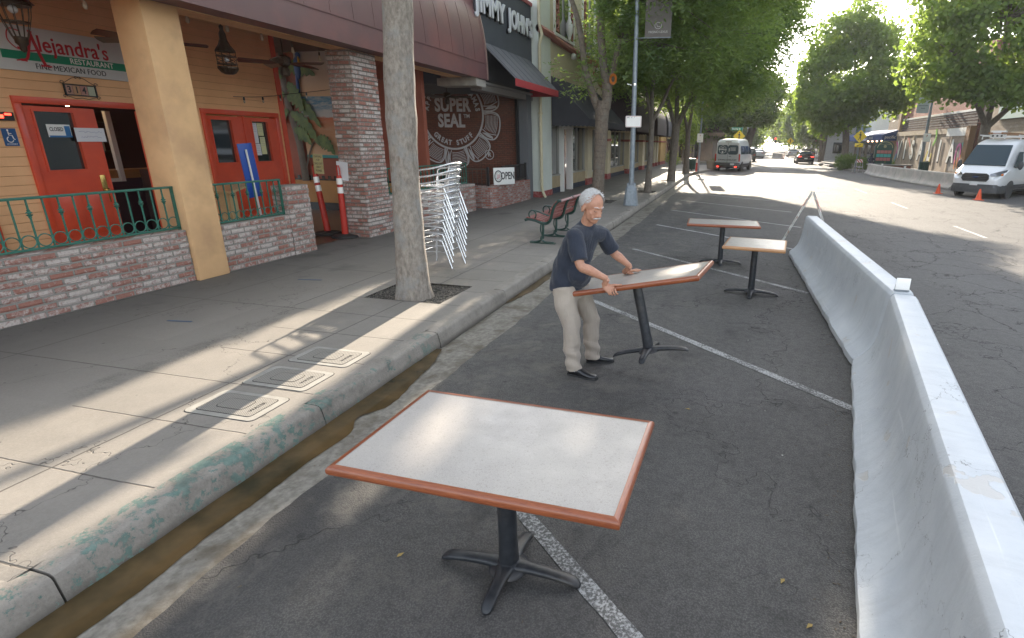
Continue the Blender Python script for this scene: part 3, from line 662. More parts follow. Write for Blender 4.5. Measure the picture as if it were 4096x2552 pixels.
MSTUC = noisy('orange_stucco', (.74, .46, .235), (.68, .41, .205), 2.6, .75, bs=90, bst=.5, bd=.005, c3=(.55, .33, .175), s3=1.4)
MREDD = noisy('red_door_paint', (.66, .075, .025), (.56, .058, .022), 3, .38, bs=40, bst=.05, coat=.2)
MTEAL = noisy('teal_iron', (.018, .115, .082), (.03, .15, .11), 10, .45, bs=70, bst=.15, coat=.15)
MBURG = noisy('burgundy_metal', (.160, .080, .080), (.138, .069, .070), 1.3, .42, bs=3, bst=.12, bd=.02, c3=(.20, .085, .08), s3=.8)
MDARKW = flat('dark_interior', (.015, .012, .012), .8); MRUST = noisy('red_brown_wall', (.30, .085, .05), (.25, .07, .04), 2, .7)
MOCHRE = noisy('ochre_wainscot', (.46, .24, .075), (.40, .2, .06), 2, .65); MTILE = flat('dark_tile', (.012, .016, .022), .25)
MGLASS = flat('window_glass', (.012, .013, .014), .04, spec=.9, coat=.5); MWHITE = flat('white_paint', (.74, .73, .70), .5); MCEIL = flat('dark_ceiling', (.07, .03, .02), .8)
MBRASS = flat('brass', (.55, .38, .12), .25, .95); MBRONZE = noisy('dark_bronze', (.035, .022, .014), (.06, .035, .02), 20, .5, .6, bs=60)
MBLACK = flat('black_enamel', (.012, .012, .013), .4); MGREEN = flat('sign_green', (.0, .21, .105), .5); MREDS = flat('sign_red', (.45, .01, .02), .5)
MCHROME = flat('chrome', (.75, .76, .78), .12, 1)
def mat_floor():
    m, nt, b = mat('brown_floor_tile'); v = objco(nt); x, y, z = xyz(nt, v)
    g = mth(nt, 'MAXIMUM', mth(nt, 'LESS_THAN', mth(nt, 'FRACT', mth(nt, 'MULTIPLY', mth(nt, 'ADD', x, y), 2.3)), .03), mth(nt, 'LESS_THAN', mth(nt, 'FRACT', mth(nt, 'MULTIPLY', mth(nt, 'SUBTRACT', x, y), 2.3)), .03))
    c = mix(nt, g, mix(nt, noise(nt, v, 3, 3), (.14, .06, .03), (.08, .035, .02)), (.03, .02, .015)); nt.links.new(c, b.inputs['Base Color']); b.inputs['Roughness'].default_value = .3; return m
sheetm = MB().quad((-16, 2, .155), (-7.62, 2, .155), (-7.62, 15.1, .155), (-16, 15.1, .155)); tag(sheetm.build('patio_floor', mat_floor(), smooth=0), kind='structure')
rest = thing('restaurant_building', 'orange sided Mexican restaurant with red doors, burgundy metal awning and open porch', 'restaurant', (-9, 9, .15))
XW = -9.7
def ybox(m, y0, y1, z0, z1, x0=XW-.15, x1=XW): return m.box(x0, x1, y0, y1, z0, z1)
# siding wall with door openings cut by building it in pieces: openings (y0,y1,ztop)
OPEN = [(3.3, 5.25, 2.6), (5.80, 7.85, 2.6), (8.60, 10.42, 2.6)]
m = MB(); yp = -2
for a, b_, zt in OPEN: ybox(m, yp, a, .15, zt); yp = b_
ybox(m, yp, 10.5, .15, 2.6); ybox(m, -2, 10.5, 2.6, 6.5); m.build('siding_wall', MSID, rest, smooth=0)
MB().box(XW-.16, XW+.02, 10.5, 10.62, .15, 6.5).build('corner_trim', MREDD, rest)
MB().box(-13.5, XW-.16, 10.5, 10.6, .15, 6.5).build('return_wall', MSID, rest, smooth=0)
# porch back wall with the painted beach and palm
m = MB(); m.box(-14, -7.9, 13.3, 13.45, 1.0, 6.4); m.build('mural_wall', MRUST, rest, smooth=0)
MB().box(-14, -7.9, 13.29, 13.45, .36, 1.0).build('wainscot', MOCHRE, rest, smooth=0); MB().box(-14, -7.9, 13.27, 13.45, .15, .36).build('skirting_tile', MTILE, rest, smooth=0)
m = MB()
for k in range(26): x_ = -13.4+k*.2; m.box(x_, x_+.09, 13.275, 13.288, 1.0, 1.10)
m.box(-14, -7.9, 13.276, 13.289, .97, 1.01); m.build('border_tiles', MTILE, rest, smooth=0)
MLBL = lambda n, c: flat(n, c, .6)
def mat_beach():
    m, nt, b = mat('beach_mural'); v = objco(nt); x, y, z = xyz(nt, v)
    n = mth(nt, 'MULTIPLY', mth(nt, 'SUBTRACT', noise(nt, comb(nt, x, 0.0, mth(nt, 'MULTIPLY', z, 5)), 2.2, 5, .7), .5), .5); zz = mth(nt, 'ADD', z, mth(nt, 'MULTIPLY', n, .35))
    c = mix(nt, ramp(nt, zz, 1.65, 2.25), (.50, .34, .2), (.42, .2, .09)); c = mix(nt, ramp(nt, zz, 2.35, 2.6), c, (.44, .12, .04))
    c = mix(nt, ramp(nt, n, .0, .12, 0, .6), c, (.5, .36, .24)); c = mix(nt, ramp(nt, zz, 2.62, 2.66), c, (.45, .47, .48)); c = mix(nt, mth(nt, 'MULTIPLY', ramp(nt, zz, 2.70, 2.9), ramp(nt, n, .06, -.03)), c, (.05, .20, .34))
    c = mix(nt, ramp(nt, z, 3.155, 3.17), c, mix(nt, ramp(nt, zz, 3.2, 4.2), (.58, .40, .24), (.42, .42, .45)))
    nt.links.new(c, b.inputs['Base Color']); b.inputs['Roughness'].default_value = .6; return m
mu = MB().box(-11.55, -9.6, 13.262, 13.30, 1.65, 4.9).build('beach_painting', mat_beach(), rest, smooth=0)
MB().box(-11.55, -9.6, 13.255, 13.30, 1.58, 1.66).build('painting_border', MLBL('border_teal', (.02, .25, .25)), rest, smooth=0)
MPALM = noisy('painted_palm', (.03, .085, .02), (.13, .20, .045), 6, .6, bst=0); MPTR = noisy('painted_trunk', (.06, .045, .035), (.1, .08, .05), 6, .6, bst=0)
m = MB()
trk = smoothpts([(-11.7, 13.24, .95), (-11.75, 13.24, 2.0), (-11.95, 13.24, 3.2), (-11.9, 13.24, 4.6)], 6); m.tube(trk, [.12-.05*i/len(trk) for i in range(len(trk))], 8, flat=.1, up=(0, 1, 0))
m.tube(smoothpts([(-11.62, 13.235, 1.3), (-11.3, 13.235, 1.95), (-10.9, 13.235, 2.15)], 5), .03, 6, flat=.2, up=(0, 1, 0)); m.build('painted_palm_trunk', MPTR, rest)
def frond(m, base, ang, ln, droop, y, w=.25):
    mid = []; n = 14
    for i in range(n+1):
        t = i/n; mid.append(Vector((base[0]+math.cos(ang)*ln*t, 0, base[1]+math.sin(ang)*ln*t-droop*t*t)))
    up_, dn = [], []
    for i, p in enumerate(mid):
        t = i/n; q = (mid[min(n, i+1)]-mid[max(0, i-1)]).normalized(); nn = Vector((-q.z, 0, q.x)); ww = w*math.sin(PI*min(1, t*.9+.08))*(1 if i % 2 else .55)
        up_.append(p+nn*ww*.6); dn.append(p-nn*ww-Vector((0, 0, .03)))
    for i in range(n):
        a, b_, c, d = up_[i], up_[i+1], dn[i+1], dn[i]
        vs = [(q.x, y, q.z) for q in (a, b_, c, d)]+[(q.x, y+.008, q.z) for q in (a, b_, c, d)]
        m.add(vs, [(0, 1, 2, 3), (4, 5, 6, 7), (0, 1, 5, 4), (2, 3, 7, 6)])
m = MB()
for k, (bx, bz, an, ln, dr) in enumerate(((-12.0, 4.35, .6, .9, .5), (-11.9, 3.9, .25, 1.0, .45), (-11.9, 4.4, 2.4, .8, .4), (-11.9, 3.15, .1, .95, .85), (-11.95, 3.2, 2.9, .6, .7), (-11.85, 2.75, -.1, .8, .75), (-11.9, 2.8, 3.3, .6, .6), (-11.8, 4.6, .15, 1.2, .5), (-11.8, 2.3, .3, .5, .5), (-11.1, 2.1, .2, .5, .5), (-12.0, 3.6, 2.2, .7, .5), (-11.8, 3.5, -.6, .5, .4))):
    frond(m, (bx, bz), an, ln, dr, 13.225-.003*k)
m.build('painted_palm_fronds', MPALM, rest, smooth=0)
m = MB(); m.ball((-11.45, 13.22, 3.85), (.10, .02, .28)); m.ball((-11.5, 13.22, 3.45), (.05, .02, .35)); m.ball((-11.38, 13.22, 4.15), (.08, .02, .09)); m.build('painted_parrot', MLBL('parrot_blue', (.02, .08, .30)), rest)
MB().ball((-11.36, 13.205, 4.02), (.035, .012, .12)).build('painted_parrot_breast', MLBL('parrot_yellow', (.55, .33, .03)), rest)
# roof, beam, column
MB().box(-14, -7.25, -2, 14.7, 4.25, 4.35).build('ceiling', MCEIL, rest, smooth=0)
MB().box(-7.62, -7.25, -2, 14.6, 3.70, 4.0).build('beam', MSTUC, rest, smooth=0)
MB().box(-7.44, -7.249, -2, 14.6, 4.0, 4.25).build('fascia', MSTUC, rest, smooth=0)
MB().box(-7.70, -7.235, 5.90, 6.39, .15, 3.699, bev=.012).build('column', MSTUC, rest)
MB().box(-9.6, -7.66, -2, 14.5, 4.12, 4.2).build('soffit_board', MREDD, rest, smooth=0)
# brick pillar: rows stepping by a few millimetres
m = MB(); rb = random.Random(4); z = .15; i = 0
while z < 3.69:
    flare = .10*max(0, (3.69-z)/3.5)*0; j = rb.uniform(-.006, .006); g = .006
    m.box(-7.70+j, -7.17+j, 9.66+j, 10.44+j*.5, z+g, min(3.69, z+.078), bev=.006, seg=1); m.box(-7.69, -7.18, 9.67, 10.43, z, z+g+.001); z += .078
m.build('brick_pillar', MBRICK, rest)
# curved metal awning: a swept profile with standing seams
aw = [(-6.80, 3.69), (-6.795, 3.9), (-6.80, 4.11), (-6.81, 4.3), (-6.83, 4.6), (-6.88, 4.95), (-6.96, 5.3), (-7.09, 5.62), (-7.3, 5.95), (-7.6, 6.25), (-8.0, 6.5)]
m = MB(); m.loft([[(x, y, z) for x, z in aw]+[(x-.04, y, z) for x, z in aw[::-1]] for y in (-2, 14.88)]); m.box(-7.25, -6.80, -2, 14.88, 3.712, 3.73)
m.build('awning', MBURG, rest, smooth=50)
m = MB()
for k in range(28):
    y = 14.8-k*.6
    m.loft([[(x+.005, y+dy, z) for x, z in aw[2:]]+[(x-.01, y+dy, z) for x, z in aw[2:][::-1]] for dy in (-.006, .006)])
for x, z in ((-6.792, 4.10), (-6.788, 3.70)): m.box(x-.005, x+.012, -2, 14.885, z-.012, z+.012)
m.box(-6.8, -6.772, -2, 14.88, 3.688, 3.70); m.build('awning_seam', MBURG, rest)
m = MB(); m.prism([(x+.014, z) for x, z in aw]+[(-8.2, 6.5), (-8.2, 3.72)], 14.88, 14.95, 'y'); m.build('awning_end', noisy('awning_end_metal', (.30, .20, .17), (.24, .16, .14), 2, .45), rest, smooth=0)
m = MB(); m.box(-8.0, -6.84, 14.3, 14.87, 3.50, 3.69); m.box(-7.7, -6.84, 14.28, 14.3, 3.52, 3.8); m.build('soffit_panel', noisy('grubby_white', (.42, .40, .36), (.3, .28, .25), 4, .7), rest, smooth=0)
# doors
def door(parent, y0, y1, label, glass, top=2.48, open_=False, knob=None, frame=True):
    d = MB(); f0, f1, g0, g1 = y0, y1, glass[0], glass[1]; z0, z1, zb, zt = .17, top, glass[2], glass[3]; x0, x1 = XW-.06, XW+.012
    d.box(x0, x1, f0, g0, z0, z1); d.box(x0, x1, g1, f1, z0, z1); d.box(x0, x1, g0, g1, z0, zb); d.box(x0, x1, g0, g1, zt, z1)
    yc = (f0+f1)/2
    for a, b_ in ((f0+.1, yc-.03), (yc+.03, f1-.1)):
        if b_-a > .1: d.box(x1-.001, x1+.01, a, b_, .62, 1.22, bev=.006)
    o = d.build('door', MREDD, parent, smooth=30)
    if label: o['label'] = label
    MB().box(XW-.04, XW-.03, g0, g1, zb, zt).build('glass_pane', MGLASS, o, smooth=0)
    t_ = MB()
    for a, b_, c, e in ((g0-.025, g0, zb-.025, zt+.025), (g1, g1+.025, zb-.025, zt+.025), (g0, g1, zb-.025, zb), (g0, g1, zt, zt+.025)): t_.box(x1-.002, x1+.014, a, b_, c, e)
    t_.build('glazing_bead', MREDD, o, smooth=0)
    if knob:
        k = MB(); k.box(x1, x1+.008, knob-.04, knob+.04, 1.08, 1.50, bev=.002); k.lathe([(.0, .0), (.018, .0), (.016, .03), (.03, .04), (.033, .055), (.022, .07), (0, .072)], 14, Matrix.Translation((x1+.004, knob, 1.27))@Matrix.Rotation(rad(90), 4, 'Y'), cap=False)
        k.build('door_handle', MBRASS, o)
    return o
def frame(parent, y0, y1, zt=2.6, w=.09):
    f = MB(); f.box(XW-.14, XW+.035, y0, y0+w, .15, zt-w, bev=.004); f.box(XW-.14, XW+.035, y1-w, y1, .15, zt-w, bev=.004); f.box(XW-.14, XW+.036, y0, y1, zt-w, zt, bev=.004)
    return f.build('door_frame', MREDD, parent)
for a, b_, zt in OPEN: frame(rest, a, b_, zt)
door(rest, 4.35, 5.16, None, (4.5, 5.0, 1.6, 2.41)); door(rest, 3.4, 4.34, None, (3.6, 4.1, 1.6, 2.41))
door(rest, 5.89, 6.80, 'closed red door leaf with brass handle plate and closed sign', (6.01, 6.50, 1.6, 2.41), knob=6.68)
door(rest, 7.46, 7.76, 'narrow red sidelight beside the open doorway', (7.53, 7.68, 1.2, 2.41))
door(rest, 8.69, 9.49, None, (8.77, 9.21, 1.62, 2.41)); door(rest, 9.53, 10.33, 'red door with papers taped inside its glass', (9.70, 10.1, 1.62, 2.41))
MB().box(XW-.1, XW+.03, 9.49, 9.53, .17, 2.5).build('door_post', MREDD, rest)
# dim room seen through the open doorway
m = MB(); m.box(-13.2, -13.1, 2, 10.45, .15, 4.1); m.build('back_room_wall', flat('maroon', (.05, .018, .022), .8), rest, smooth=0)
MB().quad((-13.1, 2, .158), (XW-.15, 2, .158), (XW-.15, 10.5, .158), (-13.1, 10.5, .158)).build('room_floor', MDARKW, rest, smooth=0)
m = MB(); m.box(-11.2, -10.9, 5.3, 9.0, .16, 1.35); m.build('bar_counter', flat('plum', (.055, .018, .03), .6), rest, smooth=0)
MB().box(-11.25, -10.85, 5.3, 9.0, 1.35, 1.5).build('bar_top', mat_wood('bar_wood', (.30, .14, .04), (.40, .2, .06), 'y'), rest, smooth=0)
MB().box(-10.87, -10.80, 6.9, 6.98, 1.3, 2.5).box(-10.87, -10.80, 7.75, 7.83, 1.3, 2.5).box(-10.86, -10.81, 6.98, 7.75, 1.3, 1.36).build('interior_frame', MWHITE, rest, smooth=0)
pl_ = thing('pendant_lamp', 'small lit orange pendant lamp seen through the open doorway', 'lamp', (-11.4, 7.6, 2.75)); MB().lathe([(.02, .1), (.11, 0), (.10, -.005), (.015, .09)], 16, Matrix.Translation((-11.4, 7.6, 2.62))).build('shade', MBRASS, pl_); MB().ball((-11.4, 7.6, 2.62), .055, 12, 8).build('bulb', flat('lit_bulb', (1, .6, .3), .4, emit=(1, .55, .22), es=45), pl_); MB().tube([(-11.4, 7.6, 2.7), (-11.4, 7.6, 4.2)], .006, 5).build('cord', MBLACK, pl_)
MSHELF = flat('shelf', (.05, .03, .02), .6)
m = MB()
for z in (1.75, 2.05, 2.35): m.box(-13.08, -12.85, 4.6, 9.4, z, z+.03)
m.build('back_bar_shelf', MSHELF, rest, smooth=0)
gl = [flat('bottle_amber', (.25, .09, .02), .12), flat('bottle_green', (.03, .12, .05), .12), flat('bottle_clear', (.5, .5, .52), .08), flat('bottle_white', (.55, .5, .4), .3)]
rbx = random.Random(31); k = 0
for z in (1.78, 2.08, 2.38):
    y = 6.2
    while y < 9.1:
        h = rbx.uniform(.16, .25); bo = MB().lathe([(.0, 0), (.033, 0), (.034, h*.6), (.014, h*.78), (.013, h), (0, h)], 8, Matrix.Translation((-12.96, y, z)), cap=False).build('bottle', gl[rbx.randrange(4)])
        tag(bo, 'bottle on the dim back bar shelves behind the open doorway', 'bottle', 'bottles on the back bar'); y += rbx.uniform(.10, .2)
pot = thing('turquoise_pot', 'round turquoise pot on the counter inside the open doorway', 'pot', (-10.6, 8.28, 1.36))
MB().lathe([(.05, 0), (.10, .04), (.13, .12), (.125, .2), (.10, .25), (.105, .27), (.09, .265)], 24, Matrix.Translation((-10.6, 8.28, 1.50)), cap=True).build('bowl', flat('turquoise', (.03, .32, .32), .3), pot)
MB().box(-10.8, -10.4, 8.1, 8.5, .16, 1.50).build('pedestal', flat('plinth', (.05, .02, .02), .6), pot)
# door furniture, notices
def card(name, label, cat, y0, y1, z0, z1, mt, x=XW+.03, th=.006):
    t = thing(name, label, cat, (x, (y0+y1)/2, z0)); MB().box(x, x+th, y0, y1, z0, z1, bev=.0015, seg=1).build('panel', mt, t); return t
MPAPER = flat('paper', (.66, .66, .68), .7); MBLUE = flat('access_blue', (.01, .07, .20), .45); MYEL = flat('yellow_paper', (.6, .6, .33), .7)
c = card('access_sign', 'blue wheelchair access sign on orange siding left of the red door', 'sign', 5.59, 5.75, 1.94, 2.17, MBLUE, XW+.004)
m = MB(); X_ = XW+.014
wp = lambda *p: [(X_, 5.67+a, 2.06+b_) for a, b_ in p]
m.tube(wp((-.015, .07), (-.012, .02), (.02, .02), (.032, -.03), (.045, -.035)), .006, 6); m.tube([(X_, 5.66+.034*math.cos(a), 2.025+.036*math.sin(a)) for a in [rad(110+i*18) for i in range(14)]], .005, 6)
m.tube(wp((-.013, .045), (.018, .042)), .005, 6); m.ball((X_, 5.655, 2.145), (.004, .012, .012)); m.build('wheelchair_symbol', MWHITE, c)
text('lettering', 'ACCESSIBLE', .022, MWHITE, c, FX(XW+.011, 5.67, 1.965), .001)
c = card('alarm_box', 'small black alarm box with red lights above the access sign', 'alarm', 5.58, 5.76, 2.27, 2.38, MBLACK, XW+.004, .04)
ML = flat('red_lamp', (.5, .02, .01), .3, emit=(1, .04, .02), es=2.5)
m = MB(); m.box(XW+.044, XW+.05, 5.595, 5.64, 2.3, 2.345); m.box(XW+.044, XW+.05, 5.66, 5.73, 2.34, 2.365); m.build('red_light', ML, c)
c = card('closed_sign', 'white and blue CLOSED sign hung inside the red door glass', 'sign', 6.14, 6.44, 2.06, 2.24, MWHITE, XW-.025)
text('lettering', 'CLOSED', .075, MBLACK, c, FX(XW-.018, 6.255, 2.17), .001, bold=.0015, sx=.62); MB().box(XW-.0185, XW-.016, 6.36, 6.43, 2.08, 2.22).build('blue_patch', flat('poster_blue', (.02, .14, .34), .5), c); MB().box(XW-.0185, XW-.0165, 6.15, 6.44, 2.06, 2.085).build('blue_band', bpy.data.materials['poster_blue'], c)
c = card('paper_notice', 'handwritten white paper taped across the edge of the red door', 'notice', 6.45, 6.86, 2.0, 2.2, MPAPER, XW+.03)
m = MB(); rq = random.Random(5)
for z, a, b_ in ((2.14, 6.5, 6.82), (2.07, 6.52, 6.8)): m.tube([(XW+.0365, lerp(a, b_, i/22), z+rq.uniform(-.014, .014)) for i in range(23)], .0018, 4)
m.build('handwriting', flat('ink', (.12, .13, .3), .6), c)
for (y0, y1, z0, z1, mt, lb) in ((9.72, 9.85, 1.98, 2.38, MPAPER, 'white notice taped high on the left of the far red door glass'), (9.86, 10.0, 2.13, 2.38, MYEL, 'yellow notice taped high on the far red door glass'), (9.73, 9.87, 1.74, 1.97, MPAPER, 'white notice taped low on the left of the far red door glass'), (9.88, 10.01, 1.76, 2.11, MYEL, 'yellow notice taped low on the far red door glass')):
    c = card('door_notice', lb, 'notice', y0, y1, z0, z1, mt, XW-.027, .003); c['group'] = 'notices on the far red door'
    m = MB()
    for k in range(5): m.box(XW-.0238, XW-.0232, y0+.015, y1-.02, z1-.03-k*.035, z1-.026-k*.035)
    m.build('text_lines', flat('print', (.12, .16, .3), .6) if 'print' not in bpy.data.materials else bpy.data.materials['print'], c, smooth=0)
# big sign over the door
sg = thing('restaurant_sign', 'white sign board reading Alejandra\'s Restaurant above the red doors', 'sign', (XW, 6.6, 2.94))
MB().box(XW+.002, XW+.05, 5.73, 7.46, 2.93, 3.51, bev=.004).build('board', flat('sign_white', (.56, .56, .55), .5), sg)
MB().box(XW+.05, XW+.053, 5.82, 7.40, 3.075, 3.185).build('green_band', MGREEN, sg, smooth=0)
text('lettering', 'lejandra\'s', .30, MREDS, sg, FX(XW+.056, 6.72, 3.30), .003, bold=.003, sx=.80, space=1.02)
m = MB(); X_ = XW+.058; sw = lambda *p: smoothpts([(X_, a, b_) for a, b_ in p], 5)
m.tube(sw((6.02, 3.07), (6.10, 3.10), (6.17, 3.3), (6.22, 3.46)), [.018]*16, 6, flat=.2, up=(1, 0, 0)); m.tube(sw((6.20, 3.47), (6.23, 3.3), (6.27, 3.12), (6.30, 3.02)), [.022]*16, 6, flat=.2, up=(1, 0, 0))
m.tube(sw((6.10, 3.2), (6.0, 3.22), (5.93, 3.32), (5.97, 3.45), (6.08, 3.44)), .008, 6, flat=.3, up=(1, 0, 0)); m.tube(sw((6.02, 3.23), (6.14, 3.2), (6.25, 3.22)), .012, 6, flat=.3, up=(1, 0, 0)); m.tube(sw((6.24, 3.02), (6.30, 3.025), (6.37, 3.02)), .012, 6, flat=.3, up=(1, 0, 0)); m.tube(sw((5.97, 3.06), (6.03, 3.07), (6.09, 3.06)), .010, 6, flat=.3, up=(1, 0, 0))
m.build('initial_letter', MREDS, sg)
text('lettering', 'RESTAURANT', .105, MWHITE, sg, FX(XW+.0545, 6.92, 3.13), .002, bold=.0015, sx=.9, space=1.03)
text('lettering', 'FINE MEXICAN FOOD', .105, MBLACK, sg, FX(XW+.052, 6.63, 3.005), .002, sx=.86, space=1.04)
# number plaque in scrolled iron
pq = thing('number_plaque', 'painted tile number 314 in a scrolled black iron frame', 'plaque', (XW, 6.72, 2.66))
m = MB()
for a, b_, c_, d_ in ((6.47, 6.90, 2.655, 2.67), (6.47, 6.90, 2.80, 2.815), (6.47, 6.485, 2.655, 2.815), (6.885, 6.90, 2.655, 2.815)): m.box(XW+.01, XW+.035, a, b_, c_, d_)
def scroll(cy, cz, r, s_, a0): return [(XW+.022, cy+r*(1-i/18)*math.cos(a0+s_*i*.45), cz+r*(1-i/18)*math.sin(a0+s_*i*.45)) for i in range(16)]
for cy in (6.46, 6.91):
    for cz in (2.83, 2.64): m.tube(scroll(cy, cz, .03, 1, 0), .004, 5)
m.tube([(XW+.022, 6.47, 2.815), (XW+.022, 6.60, 2.9), (XW+.022, 6.685, 2.93), (XW+.022, 6.77, 2.9), (XW+.022, 6.9, 2.815)], .004, 5); m.tube([(XW+.022, 6.47, 2.655), (XW+.022, 6.6, 2.615), (XW+.022, 6.685, 2.63), (XW+.022, 6.77, 2.615), (XW+.022, 6.9, 2.655)], .004, 5); m.tube(scroll(6.66, 2.91, .025, 1, 0), .004, 5); m.tube(scroll(6.71, 2.91, .025, -1, PI), .004, 5)
m.build('iron_frame', MBLACK, pq)
for k, (s_, mt) in enumerate(zip('314', (flat('tile_a', (.42, .22, .16), .3), flat('tile_b', (.45, .24, .12), .3), flat('tile_c', (.42, .2, .16), .3)))):
    MB().box(XW+.012, XW+.022, 6.49+k*.098, 6.583+k*.098, 2.672, 2.798).build('number_tile', mt, pq); text('digit', s_, .13, MBLACK, pq, FX(XW+.024, 6.537+k*.098, 2.735), .002, bold=.002, sx=.8)
MB().box(XW+.012, XW+.022, 6.787, 6.882, 2.672, 2.798).build('ornament_tile', flat('tile_d', (.40, .42, .3), .3), pq)
# lanterns, bulbs, fans
def lantern(loc, s_, label):
    t = thing('hanging_lantern', label, 'lantern', loc, group='pierced bronze lanterns under the porch')
    m = MB(); m.lathe([(.0, 0), (.07*s_, 0), (.12*s_, -.03*s_), (.13*s_, -.05*s_)], 8); M0 = Matrix.Translation((0, 0, 0))
    k = MB(); k.lathe([(.012*s_, .62*s_), (.03*s_, .6*s_), (.025*s_, .55*s_), (.045*s_, .5*s_), (.05*s_, .42*s_), (.08*s_, .34*s_), (.13*s_, .27*s_), (.14*s_, .24*s_), (.11*s_, .235*s_)], 8)
    for z in (.17, .06): k.lathe([(.135*s_, z*s_), (.14*s_, z*s_), (.14*s_, (z+.012)*s_), (.135*s_, (z+.012)*s_)], 8)
    for i in range(8):
        a = 2*PI*(i+.5)/8; k.tube([(.138*s_*math.cos(a), .138*s_*math.sin(a), .24*s_), (.138*s_*math.cos(a), .138*s_*math.sin(a), .02*s_), (.09*s_*math.cos(a), .09*s_*math.sin(a), -.06*s_)], .006*s_, 4)
        for q in (.10, .14, .2): k.tube([(.13*s_*math.cos(a-.35), .13*s_*math.sin(a-.35), q*s_), (.13*s_*math.cos(a+.35), .13*s_*math.sin(a+.35), (q-.02)*s_)], .005*s_, 4)
    k.lathe([(.14*s_, .03*s_), (.142*s_, .0), (.10*s_, -.06*s_), (.06*s_, -.08*s_), (0, -.08*s_)], 8, cap=False)
    k.build('cage', MBRONZE, t, local=True)
    MB().tube([(0, 0, .62*s_), (0, 0, 4.1-loc[2])], .006, 5).build('chain', MBRONZE, t, local=True)
    MB().ball((0, 0, .13*s_), .035*s_, 12, 8).build('bulb', flat('frosted_bulb', (.6, .6, .62), .3), t, local=True)
    return t
lantern((-7.85, 7.6, 3.12), 1.0, 'small bronze lantern hanging between the orange column and the brick pillar')
# big one at the frame's left edge: broad cage tapering down
t = thing('hanging_lantern', 'large flared bronze lantern hanging over the white sign', 'lantern', (-8.3, 5.24, 3.12), group='pierced bronze lanterns under the porch')
m = MB()
for i in range(12):
    a = 2*PI*i/12; c_, s_ = math.cos(a), math.sin(a); m.tube([(.16*c_, .16*s_, .42), (.14*c_, .14*s_, .3), (.075*c_, .075*s_, .08), (.06*c_, .06*s_, .04)], .005, 4)
for r_, z in ((.165, .42), (.17, .40), (.12, .22), (.065, .05)): m.lathe([(r_-.006, z), (r_+.004, z), (r_+.004, z+.014), (r_-.006, z+.014)], 16)
m.lathe([(.20, .43), (.17, .46), (.12, .6), (.04, .7)], 12); m.lathe([(.065, .07), (.06, .0), (.035, -.03), (.03, -.08), (.0, -.10)], 12, cap=False); m.build('cage', MBRONZE, t, local=True)
MB().tube([(0, 0, .7), (0, 0, 1.0)], .006, 5).build('chain', MBRONZE, t, local=True); MB().ball((0, 0, .36), .045, 12, 8).build('bulb', bpy.data.materials['frosted_bulb'], t, local=True)
MBULB = flat('clear_bulb', (.45, .38, .28), .08, spec=.8)
pos = [('first', 5.75, 3.62), ('second', 7.1, 3.72), ('third', 7.76, 3.72), ('fourth', 8.42, 3.70), ('fifth', 9.08, 3.60), ('sixth', 9.75, 3.56)]
for n_, y, z in pos:
    t = thing('pendant_bulb', 'clear filament bulb hanging under the porch beam, %s from the left' % n_, 'light bulb', (-7.9, y, z), group='filament bulbs under the porch beam')
    MB().tube([(-7.9, y, z+.09), (-7.9, y, 4.12)], .005, 5).build('cord', MBLACK, t); MB().lathe([(.016, .05), (.016, .10), (.01, .11)], 8, Matrix.Translation((-7.9, y, z))).build('socket', MBLACK, t)
    MB().lathe([(.0, -.055), (.02, -.045), (.03, -.015), (.024, .02), (.013, .05)], 10, Matrix.Translation((-7.9, y, z)), cap=False).build('glass_bulb', MBULB, t)
def strand(a, b_, sag, n, label):
    a, b_ = Vector(a), Vector(b_); t = thing('string_lights', label, 'string lights', a, group='string lights in the porch'); P = [a.lerp(b_, i/16)-Vector((0, 0, sag*math.sin(PI*i/16))) for i in range(17)]
    MB().tube(P, .006, 5).build('cable', MBLACK, t)
    for k in range(n):
        p = a.lerp(b_, (k+.5)/n)-Vector((0, 0, sag*math.sin(PI*(k+.5)/n))); MB().lathe([(.012, 0), (.018, -.02), (.018, -.06), (.012, -.065)], 8, Matrix.Translation(p)).build('socket', MBLACK, t); MB().ball(p-Vector((0, 0, .09)), (.018, .018, .03), 8, 6).build('small_bulb', MBULB, t)
    return t
strand((-9.6, 9.3, 2.85), (-9.5, 10.6, 3.0), .03, 3, 'string of small bulbs above the far red doors'); strand((-9.5, 10.6, 3.0), (-7.7, 12.8, 3.75), .1, 4, 'string of small bulbs crossing in front of the beach mural')
def fan(loc, rz, label, blades=5):
    t = thing('ceiling_fan', label, 'ceiling fan', loc, rz, 'dark ceiling fans in the porch')
    MB().lathe([(.04, .14), (.11, .10), (.12, .0), (.07, -.04), (.05, -.06)], 14).build('motor', MBRONZE, t, local=True); MB().tube([(0, 0, .1), (0, 0, 4.2-loc[2])], .012, 6).build('rod', MBRONZE, t, local=True)
    k = MB(); k.lathe([(.05, -.06), (.075, -.1), (.07, -.2), (.03, -.22)], 8); k.build('lamp_cage', MBRONZE, t, local=True)
    for i in range(blades):
        M_ = Matrix.Rotation(2*PI*i/blades, 4, 'Z')@Matrix.Rotation(rad(22), 4, 'X'); b_ = MB(); b_.prism([(.12, -.03), (.2, -.06), (.7, -.075), (.72, 0), (.7, .075), (.2, .06), (.12, .03)], -.005, .005, 'z', M_); b_.build('blade', MBLADE, t, local=True)
    return t
MBLADE = mat_wood('blade_wood', (.035, .022, .015), (.07, .045, .03))
fan((-8.05, 9.0, 3.38), .2, 'dark ceiling fan in front of the painted palm'); fan((-8.45, 6.9, 3.42), .9, 'dark ceiling fan half hidden by the orange column'); fan((-8.6, 15.9, 3.35), .3, 'dark ceiling fan before the brick wall logo')
